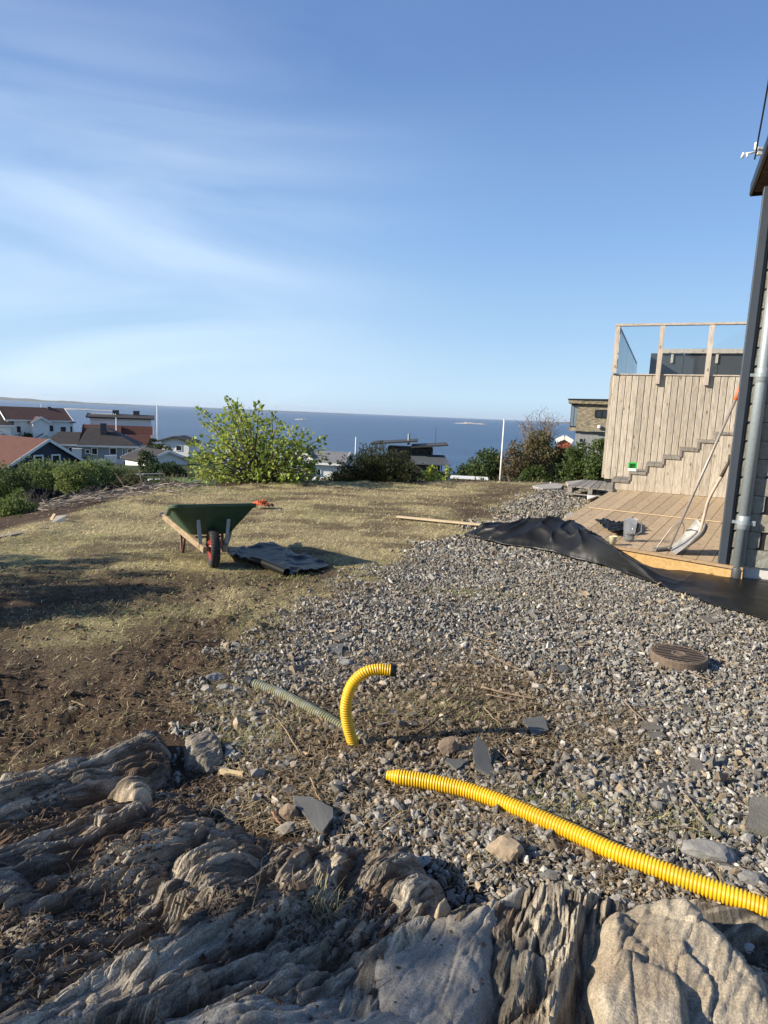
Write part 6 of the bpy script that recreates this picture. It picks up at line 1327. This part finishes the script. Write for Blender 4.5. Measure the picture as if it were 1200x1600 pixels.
# flagpoles
def pole(label, px, yb, yt, dist, r_, foot=0, pxt=None):
    b = D(px, yb, dist); t_ = D(px, yt, dist); h_ = t_.z-b.z+foot
    o = thing('flagpole', label, 'flagpole', (b.x, b.y, b.z-foot)); B = Vector((b.x, b.y, b.z-foot))
    m = MB(); m.tube([B, B+UP*h_], [r_, r_*0.6], 10); m.build('shaft', M_white, o, smooth_=True)
    m = MB(); m.lathe([(0, -r_), (r_*0.9, 0), (0, r_)], B+UP*(h_+r_*0.8), 10); m.build('finial', M_white, o, smooth_=True)
pole('near white flagpole rising beside the scrub right of the middle', 781, 755, 657, 20, 0.036, 0.5, 785.5)
pole('slim white flagpole standing against the sea right of the porthole house', 246, 684, 634, 105, 0.12, 3)
pole('white flagpole against the sea left of the juniper', 555, 715, 684, 62, 0.07, 3)
pole('short flagpole tip above the roof of the large white house', 64.5, 645, 632, 125, 0.1, 5)
pole('thin pale pole in front of the sprawling red roofed house', 182, 682, 654, 100, 0.11, 3)
pole('thin pale mast seen through the bright green shrub', 460, 720, 690, 62, 0.05, 3)

# ---------------------------------------------------------------- vegetation
def leafmesh(name, P, size, col, parent, aspect=0.6, dirs=None, up=0.2, kind=None):
    n = len(P); size = np.broadcast_to(size, (n,))
    d = RNG.normal(size=(n, 3)) if dirs is None else dirs+RNG.normal(0, 0.45, (n, 3)); d[:, 2] += up; d /= np.linalg.norm(d, axis=1, keepdims=True)
    s = np.cross(d, RNG.normal(size=(n, 3))); s /= np.linalg.norm(s, axis=1, keepdims=True); nn = np.cross(d, s)
    l = size[:, None]; v = np.stack([P, P+d*l*0.5+s*l*aspect*0.5+nn*l*0.12, P+d*l, P+d*l*0.5-s*l*aspect*0.5+nn*l*0.12], 1)
    f = np.arange(n)[:, None]*4+np.array([[0, 1, 2, 3]])
    o = npmesh(name, v.reshape(-1, 3), f, M_leaf, parent=parent, col=np.repeat(col, 4, axis=0)); return o
def leafcol(n, base, var=0.3, alt=None, palt=0.2):
    c = np.array(base)*RNG.uniform(1-var, 1+var, (n, 1)); c = c*np.stack([RNG.uniform(0.85, 1.15, n), np.ones(n), RNG.uniform(0.8, 1.2, n)], -1)
    if alt is not None: k = RNG.random(n) < palt; c[k] = np.array(alt)*RNG.uniform(0.7, 1.2, (k.sum(), 1))
    return c
def clumps(n, c, rx, ry, rz, nc, cr, flat=0.0, seed=0):
    """points on and in many small clumps that fill an ellipsoid; gaps stay between clumps"""
    g = np.random.default_rng(seed+500); d = g.normal(size=(nc, 3)); d /= np.linalg.norm(d, axis=1, keepdims=True); r = g.uniform(0.35, 1.0, (nc, 1))**0.6
    C = d*r*np.array([rx, ry, rz])+np.array(c)
    sz = cr*g.uniform(0.6, 1.4, nc); k = g.integers(0, nc, n); q = g.normal(size=(n, 3)); q /= np.linalg.norm(q, axis=1, keepdims=True)
    return C[k]+q*(sz[k]*g.uniform(0.5, 1.0, n)**0.5)[:, None]*np.array([1, 1, 0.8]), C
def bush(name, label, cat, px, pyb, pyt, w_px, dist, nleaf, leaf, col, alt=None, palt=0.15, nc=None, group=None, seed=0, deep=1.0, stems=5, aspect=0.6, up=0.2, bark=None, var=0.35, foot=0.3, cshape=None):
    b = D(px, pyb, dist); t_ = D(px, pyt, dist); hgt = t_.z-b.z+foot; wd = w_px/FOC*dist; B = Vector((b.x, b.y, b.z-foot))
    o = thing(name, label, cat, B, 0, group); c = (B.x, B.y, B.z+hgt*0.52)
    nc = nc or max(12, int(nleaf/55)); cr = 0.17*min(wd, hgt)*1.1
    P, C = clumps(nleaf, c, wd*0.46, wd*0.46*deep, hgt*0.46, nc, cr, seed=seed)
    P = P[P[:, 2] > B.z]
    leafmesh('crown', P, leaf*RNG.uniform(0.6, 1.3, len(P)), leafcol(len(P), col, var, alt, palt), o, aspect, up=up)
    m = MB(); g = random.Random(seed)
    for k in range(stems+min(14, nc//3)):
        q = Vector(C[g.randrange(len(C))]); mid = B.lerp(q, 0.5)+Vector((g.uniform(-.1, .1), g.uniform(-.1, .1), 0.1))*wd*0.4
        m.tube([B+Vector((g.uniform(-.1, .1), g.uniform(-.1, .1), 0))*wd*0.4, mid, q], [hgt*0.016, hgt*0.011, hgt*0.005], 5, cap=False)
    m.build('trunk', bark or M_bark, o); return o
G_dark = (0.055, 0.085, 0.028); G_mid = (0.075, 0.115, 0.03); G_lime = (0.37, 0.44, 0.085); G_olive = (0.10, 0.11, 0.04)
# bright green shrub at the crest: long arching shoots with pale leaves
sb = W(400, 763, -0.1); sb.z = gz(sb.x, sb.y+0.6)-0.05; sb.y += 0.6
shr = thing('hazel_shrub', 'large bright green leafy shrub at the far edge of the lawn behind the wheelbarrow', 'shrub', sb)
tips = [(312, 640), (345, 655), (358, 624), (368, 632), (405, 634), (388, 650), (436, 664), (425, 650), (462, 668), (480, 676), (503, 687), (488, 705), (322, 668), (298, 690), (300, 715), (305, 742), (330, 750), (490, 740), (470, 748), (420, 660), (375, 665), (345, 690), (440, 690), (400, 690), (370, 720), (430, 725), (455, 710), (330, 715), (400, 745), (350, 745), (450, 745), (310, 755), (485, 725), (372, 640), (362, 650), (350, 668), (468, 696)]
LP_, LD_ = [], []; m = MB(); g = random.Random(5)
for rep in range(3):
    for ti, (tx, ty) in enumerate(tips):
        jx = 0 if rep == 0 else g.uniform(-14, 14); jy = 0 if rep == 0 else g.uniform(6, 34)
        Yt = sb.y+g.uniform(-1.0, 1.0); T = D(tx+jx, ty+jy, Yt)
        b0 = sb+Vector((g.uniform(-.3, .3), g.uniform(-.25, .25), 0)); mid = b0.lerp(T, 0.5)+Vector(((T.x-b0.x)*0.12, 0, 0.28*abs(T.x-b0.x)*0.3+0.1))
        cv = catmull([list(b0), list(b0.lerp(mid, 0.5)+Vector((0, 0, 0.05))), list(mid), list(mid.lerp(T, 0.55)+Vector((0, 0, 0.05))), list(T)], 6)
        m.tube([tuple(q) for q in cv], list(np.linspace(0.018 if rep else 0.026, 0.004, len(cv))), 5, cap=False)
        nl = 29 if rep else 60
        for q in range(nl):
            u = 1-g.random()**1.3*0.78; i = u*(len(cv)-1); a = int(min(i, len(cv)-2)); p = Vector(cv[a]).lerp(Vector(cv[a+1]), i-a); sp_ = 0.035+0.26*(1-u)+0.05*(rep > 0)
            off = Vector((g.gauss(0, sp_), g.gauss(0, sp_), g.gauss(0, sp_*0.8))); LP_.append(tuple(p+off)); dd = off+(T-mid)*0.1; LD_.append(tuple(dd.normalized()))
m.build('trunk', M_bark, shr)
LP_ = np.array(LP_); LD_ = np.array(LD_); k = LP_[:, 2] > sb.z+0.02; LP_ = LP_[k]; LD_ = LD_[k]
leafmesh('crown', LP_, RNG.uniform(0.06, 0.125, len(LP_)), leafcol(len(LP_), G_lime, 0.3, (0.20, 0.27, 0.055), 0.3), shr, 0.72, LD_, 0.0)
# juniper: dense dark sprays pointing up
jb = D(585, 756, 15.6)
jn = thing('juniper_bush', 'dense dark green juniper bush with pointed tops on the crest of the lawn', 'shrub', (jb.x, jb.y, gz(jb.x, jb.y)-0.05))
jt = [(530, 722), (540, 715), (553, 712), (565, 703), (569, 694), (578, 700), (584, 693), (593, 690), (598, 697), (607, 702), (618, 703), (628, 708), (638, 706), (645, 722), (647, 735), (524, 738), (560, 720), (575, 715), (600, 712), (620, 718), (545, 735), (632, 730), (590, 725), (610, 735), (570, 738), (640, 745), (530, 748), (552, 747), (600, 748), (622, 747), (580, 750)]
P_, D_ = [], []; m = MB()
for rep in range(5):
    for tx, ty in jt:
        T = D(tx+(g.uniform(-8, 8) if rep else 0), ty+(g.uniform(3, 26) if rep else 0), jb.y+g.uniform(-0.75, 0.75)); T.z = max(T.z, jb.z+0.05)
        b0 = Vector((jb.x+(T.x-jb.x)*0.5, jb.y+(T.y-jb.y)*0.4, jb.z-0.1)); ax = (T-b0)
        if rep < 2: m.tube([b0, b0+ax*0.8], [0.02, 0.006], 5, cap=False)
        for q in range(95):
            u = g.random()**0.7; rad = 0.14*(1-u)**0.6+0.015; off = Vector((g.gauss(0, rad), g.gauss(0, rad), g.gauss(0, rad*0.5))); P_.append(tuple(b0+ax*(0.3+0.7*u)+off)); D_.append(tuple((ax.normalized()*0.8+off.normalized()*0.6)))
m.build('trunk', M_bark, jn)
P_ = np.array(P_); leafmesh('crown', P_, RNG.uniform(0.05, 0.10, len(P_)), leafcol(len(P_), (0.052, 0.066, 0.024), 0.35, (0.085, 0.085, 0.035), 0.25), jn, 0.3, np.array(D_), 0.2)
bush('sapling', 'small bright yellow-green sapling right of the juniper', 'sapling', 674, 757, 724, 20, 15.6, 260, 0.09, G_lime, nc=16, seed=3, stems=3, foot=0.1)
bush('sapling', 'sprig of pale leaves beside the small sapling', 'sapling', 697, 757, 727, 12, 17, 90, 0.1, G_lime, nc=8, seed=4, stems=2)
bush('bush', 'low dark bush at the lawn crest between the sapling and the white table', 'bush', 700, 757, 736, 40, 24, 900, 0.11, G_dark, seed=5)
bush('bush', 'round green bush left of the near flagpole', 'bush', 757, 757, 705, 62, 24, 3800, 0.11, (0.08, 0.12, 0.035), seed=6)
bush('bush', 'smaller dark bush left of the round green one at the flagpole', 'bush', 726, 756, 728, 38, 25, 1300, 0.11, G_dark, seed=7)
# scrub to the right of the flagpole
bare = mat('grey_brown_twigs', (0.2, 0.155, 0.115), 0.9, 0.3, 10, 0.2)
bush('willow_scrub', 'brownish scrub directly right of the near flagpole', 'bush', 800, 757, 688, 42, 23, 2600, 0.09, (0.15, 0.13, 0.06), (0.21, 0.15, 0.085), 0.4, seed=8, bark=bare, stems=14)
bush('willow_scrub', 'tall olive scrub below the bare twiggy crown', 'bush', 835, 757, 672, 60, 24, 5200, 0.10, (0.14, 0.135, 0.055), (0.22, 0.165, 0.09), 0.3, seed=9, bark=bare, stems=18)
bush('bush', 'bright green low bush at the foot of the scrub', 'bush', 838, 757, 728, 46, 20.5, 1900, 0.09, (0.09, 0.13, 0.03), seed=10)
bush('bush', 'dark green bush between the scrub and the stone-clad house', 'bush', 872, 757, 694, 52, 25, 4200, 0.10, (0.10, 0.125, 0.04), (0.18, 0.14, 0.07), 0.15, seed=11)
bush('bush', 'dense dark green bush below the stone-clad house', 'bush', 905, 756, 694, 60, 22, 4600, 0.10, (0.085, 0.125, 0.035), seed=12)
bush('bush', 'green bush touching the left edge of the plank wall', 'bush', 936, 752, 681, 42, 21, 4200, 0.10, (0.095, 0.14, 0.04), seed=13)
bush('bush', 'olive bush in front of the red shed', 'bush', 893, 757, 705, 50, 26, 2600, 0.1, (0.12, 0.14, 0.05), seed=14)
tb_ = D(838, 757, 24.5); tt = thing('bare_tree', 'twiggy almost leafless small tree rising above the scrub against the sea', 'tree', tb_)
m = MB(); mt = MB(); g = random.Random(12)
tp2 = []
for k in range(34):
    tx = g.uniform(812, 872); ty = 646+((tx-840)/30)**2*9+g.uniform(0, 22); T = D(tx, ty, 24.5+g.uniform(-.7, .7)); b0 = tb_+Vector((g.uniform(-.5, .5), 0, 0))
    mid = b0.lerp(T, 0.55)+Vector((g.uniform(-.15, .15), 0, 0)); (m if k < 8 else mt).tube([b0, mid, T], [0.035 if k < 8 else 0.018, 0.02 if k < 8 else 0.012, 0.006], 5, cap=False)
    for q in range(9):
        u = g.uniform(0.5, 1); p = mid.lerp(T, (u-0.5)*2); e2 = p+Vector((g.gauss(0, .2), g.gauss(0, .2), g.uniform(.05, .35))); mt.tube([p, p.lerp(e2, .5)+Vector((g.gauss(0, .03), 0, 0)), e2], [0.008, 0.006, 0.004], 4, cap=False); tp2.append(tuple(e2))
m.build('trunk', bare, tt); mt.build('twigs', bare, tt); tp2 = np.array(tp2); tp2 = np.repeat(tp2, 2, axis=0)+RNG.normal(0, 0.06, (len(tp2)*2, 3)); leafmesh('crown', tp2, RNG.uniform(0.03, 0.06, len(tp2)), leafcol(len(tp2), (0.14, 0.12, 0.07)), tt)
# hedge and bushes at the left, below the lawn
HB = 'bushes below the left edge of the lawn'
bush('bush', 'dark bush at the left edge in front of the red roof', 'bush', 18, 785, 726, 80, 20, 4200, 0.09, (0.09, 0.13, 0.04), seed=20)
bush('bush', 'rounded green bush in front of the blue gable', 'bush', 62, 768, 719, 66, 23, 4600, 0.09, (0.17, 0.22, 0.07), seed=21)
bush('bush', 'light green bush right of the one before the blue gable', 'bush', 118, 768, 722, 62, 22, 4400, 0.09, (0.18, 0.23, 0.07), seed=22)
bush('bush', 'tall mid green bush in front of the grey-blue house', 'bush', 146, 768, 715, 60, 24, 4200, 0.09, (0.14, 0.20, 0.06), seed=23)
bush('bush', 'shady bush at the right end of the hedge', 'bush', 182, 766, 732, 44, 25, 2200, 0.09, G_dark, seed=24)
bush('bush', 'ragged olive bush beneath the pale boards on trestles', 'bush', 205, 770, 738, 54, 23, 2400, 0.085, (0.08, 0.1, 0.035), (0.12, 0.09, 0.05), 0.2, seed=25)
bush('bush', 'low olive bush left of the bright shrub', 'bush', 258, 768, 746, 60, 24, 2200, 0.085, (0.085, 0.11, 0.035), seed=26)
bush('tree', 'dark rounded trees below the low dark-roofed house', 'tree', 258, 752, 722, 66, 50, 3600, 0.2, (0.035, 0.06, 0.018), seed=27)
bush('tree', 'dark tree at the left of the low dark-roofed house', 'tree', 232, 746, 706, 34, 62, 1500, 0.25, (0.04, 0.06, 0.02), seed=28)
bush('tree', 'green tree top between the two small houses right of the portholes', 'tree', 252, 722, 694, 40, 90, 1500, 0.3, (0.075, 0.1, 0.035), seed=29)
bush('tree', 'dark shrubbery right of the house with porthole windows', 'tree', 240, 706, 684, 18, 104, 500, 0.35, (0.03, 0.045, 0.018), seed=30)
bush('tree', 'green treetop in front of the large white house', 'tree', 40, 704, 677, 44, 95, 1400, 0.3, (0.06, 0.085, 0.025), seed=31)
bush('tree', 'dark bush between the white house and the red roof', 'tree', 66, 708, 690, 40, 92, 1000, 0.3, (0.035, 0.05, 0.018), seed=32)
bush('tree', 'dark hedge right of the blue gable', 'tree', 124, 724, 708, 34, 82, 900, 0.25, (0.03, 0.045, 0.016), seed=33)
bush('tree', 'dark tree filling the slope right of the grey-blue house', 'tree', 218, 738, 712, 30, 84, 900, 0.25, (0.025, 0.04, 0.014), seed=34)
bush('bush', 'fresh green bush at the left edge beside the grey rock outcrop', 'bush', 22, 826, 776, 66, 10.2, 3600, 0.05, (0.14, 0.19, 0.05), (0.2, 0.24, 0.08), 0.2, seed=35, foot=0.1)
bush('bush', 'leafy sprig above the fresh green bush at the left edge', 'bush', 30, 800, 764, 30, 11.5, 500, 0.06, (0.10, 0.14, 0.04), seed=36, foot=0.1)
bush('bush', 'dark bush behind the white cottage', 'bush', 486, 745, 706, 20, 64, 600, 0.22, G_dark, seed=37)
bush('bush', 'tiny leafy clump left of the white cottage', 'bush', 478, 762, 722, 30, 30, 900, 0.12, (0.07, 0.1, 0.03), seed=38)
bush('bush', 'dark foliage between the juniper and the modern house', 'bush', 656, 757, 738, 30, 26, 700, 0.1, G_dark, seed=39)
# pale grass patch seen left of the bright shrub
pg = tag(npmesh('lawn_patch', [tuple(D(a, b, Yy)) for a, b, Yy in ((262, 753, 36), (345, 756, 36), (345, 748, 46), (268, 746, 46))], [(0, 1, 2, 3)], mat('bright_lawn', (0.1, 0.17, 0.035), 0.9, 0.2, 3, 0.6, 20, bdist=0.05)), 'bright green lawn of the neighbours below', kind='structure')
# grey rocks in the left strip
def farrock(px, py, w_, h_, Yd, label, seed, m_=None):
    c = D(px, py, Yd); wd = w_/FOC*Yd; hh_ = h_/FOC*Yd
    n1, n2 = 40, 24; A, B2 = np.meshgrid(np.linspace(-1, 1, n1), np.linspace(-1, 1, n2), indexing='ij'); k = np.clip(1-np.abs(A)**2.4-np.abs(B2)**2.2, 0, 1)**0.45
    Z = k*hh_*(1+0.35*fbm(A*2+seed, B2*2, 3, seed))+layers(A*0.5+seed, B2*0.5, 25, seed)*2*k-0.06
    P = np.stack([c.x+A*wd/2, c.y+B2*wd*0.35, c.z+Z], -1); ii = np.arange(n1*n2).reshape(n1, n2); F = np.stack([ii[:-1, :-1], ii[1:, :-1], ii[1:, 1:], ii[:-1, 1:]], -1).reshape(-1, 4)
    o = npmesh('rock_outcrop', P.reshape(-1, 3), F, m_ or M_gran, smooth_=True); tag(o, label, 'rock')
farrock(72, 788, 74, 24, 12.4, 'grey rock outcrop beyond the fresh green bush at the left', 61)
farrock(45, 778, 46, 12, 14, 'smaller grey rock left of the main grey outcrop', 62)
farrock(160, 770, 70, 12, 16.5, 'dark rock ledge above the branch litter', 63, M_schist)
farrock(120, 778, 36, 8, 14.5, 'low grey rock between the outcrop and the ledge', 64)
# branch litter strip and brush
m = MB(); g = random.Random(31)
for k in range(480):
    tx = g.uniform(60, 300); ty = g.uniform(772, 812)-(tx-100)*0.10+8; p = W(tx, ty, -0.35); p.z = gz(p.x, p.y)+g.uniform(0.0, 0.1)
    a = g.gauss(0.1, 0.8); l = g.uniform(0.1, 0.5); q = p+Vector((math.cos(a)*l, math.sin(a)*l, g.uniform(-0.02, 0.1))); m.tube([p, p.lerp(q, 0.5)+Vector((0, g.uniform(-.04, .04), .01)), q], [g.uniform(0.004, 0.010)]*2+[0.003], 4, cap=False)
o = m.build('brushwood', mat('weathered_brushwood', (0.24, 0.2, 0.165), 0.9, 0.45, 9, 0.3)); tag(o, 'litter of cut grey branches and roots along the left edge of the lawn', kind='stuff')
for k, (tx, ty, tt_, lb) in enumerate(((190, 790, 752, 'leafless dead stem behind the brushwood, leftmost of three'), (222, 784, 748, 'leafless dead stem behind the brushwood, middle one of three'), (264, 780, 752, 'forked bare stem close to the wheelbarrow tray'))):
    b = W(tx, ty, -0.3); b.z = gz(b.x, b.y); T = D(tx+g.uniform(-8, 8), tt_, b.y); o = MB()
    o.tube([b, b.lerp(T, 0.5)+Vector((0.05, 0, 0)), T], [0.014, 0.01, 0.004], 5)
    for q in range(5): p = b.lerp(T, g.uniform(.3, .9)); o.tube([p, p+Vector((g.uniform(-.3, .3), g.uniform(-.1, .1), g.uniform(.08, .3)))], [0.006, 0.003], 4)
    ob = o.build('dead_stem', bare); tag(ob, lb, 'dead stem')
# low ground cover on the slope beyond the lawn
P = scatter(8, 62, -42, 32, lambda r: 0.05*r**0.55)
pl = sdpoly(P[:, 0], P[:, 1], PLATEAU); k = (pl < -0.9) & (RNG.random(len(P)) < smooth(-0.9, -2.5, pl)*0.7*(0.4+0.6*smooth(-0.2, 0.2, fbm(P[:, 0]*0.5, P[:, 1]*0.5, 3, 66)))); P = P[k]; n = len(P); r_ = np.hypot(P[:, 0], P[:, 1])
leafmesh('ground_cover', np.stack([P[:, 0], P[:, 1], ground_z(P[:, 0], P[:, 1])], -1), RNG.uniform(0.08, 0.2, n)*(0.5+r_/30), leafcol(n, (0.08, 0.095, 0.032), 0.4, (0.17, 0.14, 0.06), 0.3), None, 0.35, up=1.2)['kind'] = 'stuff'
# trees beside the photographer, out of the picture to the left: they cast the dappled shade
def shade_tree(label, target, h_, rx, rz_, n, leaf, seed, nc, cr=0.3):
    t_ = h_/math.tan(SUN_EL); c = Vector((target[0], target[1], 0))-SUN_TRAVEL*t_; c.z = h_
    o = thing('garden_tree', label, 'tree', (c.x, c.y, gz(c.x, c.y)))
    P, C = clumps(n, c, rx, rx, rz_, nc, cr, seed=seed); leafmesh('crown', P, leaf*RNG.uniform(0.6, 1.3, len(P)), leafcol(len(P), G_mid), o)
    m = MB(); B = Vector(o.location); m.tube([B, B.lerp(c, 0.6), c+UP*rz_*0.5], [0.07, 0.05, 0.02], 8); m.build('trunk', M_bark, o)
    m = MB()
    for k in range(0, len(C), 2): q = Vector(C[k]); m.tube([B.lerp(c, 0.55), B.lerp(c, 0.6).lerp(q, 0.6), q], [0.03, 0.015, 0.006], 5, cap=False)
    m.build('branches', M_bark, o)
shade_tree('leafy tree left of the picture shading the dug soil of the lawn', (-3.2, 5.45), 2.6, 1.3, 0.26, 3600, 0.09, 1, 60, 0.15)
shade_tree('sparse tree left of the picture dappling the bedrock', (-1.1, 1.35), 2.7, 0.6, 0.2, 520, 0.08, 2, 20, 0.12)
shade_tree('thin tree beside the photographer dappling the big grey slab', (0.3, 1.36), 3.4, 0.45, 0.16, 620, 0.08, 3, 16, 0.11)
# ---------------------------------------------------------------- air between here and the far coast
hm = bpy.data.materials.new('sea_haze'); hm.use_nodes = True; ht = hm.node_tree; ht.nodes.clear()
hv = ht.nodes.new('ShaderNodeVolumePrincipled'); hv.inputs['Color'].default_value = (0.80, 0.88, 1.0, 1); hv.inputs['Density'].default_value = 2.8e-5; hv.inputs['Anisotropy'].default_value = 0.2
ho = ht.nodes.new('ShaderNodeOutputMaterial'); ht.links.new(hv.outputs[0], ho.inputs['Volume'])
m = MB(); m.box(-27000, 27000, -27000, 27000, -36, 90); o = m.build('haze', hm); tag(o, 'thin sea haze that pales the far coast', kind='stuff')
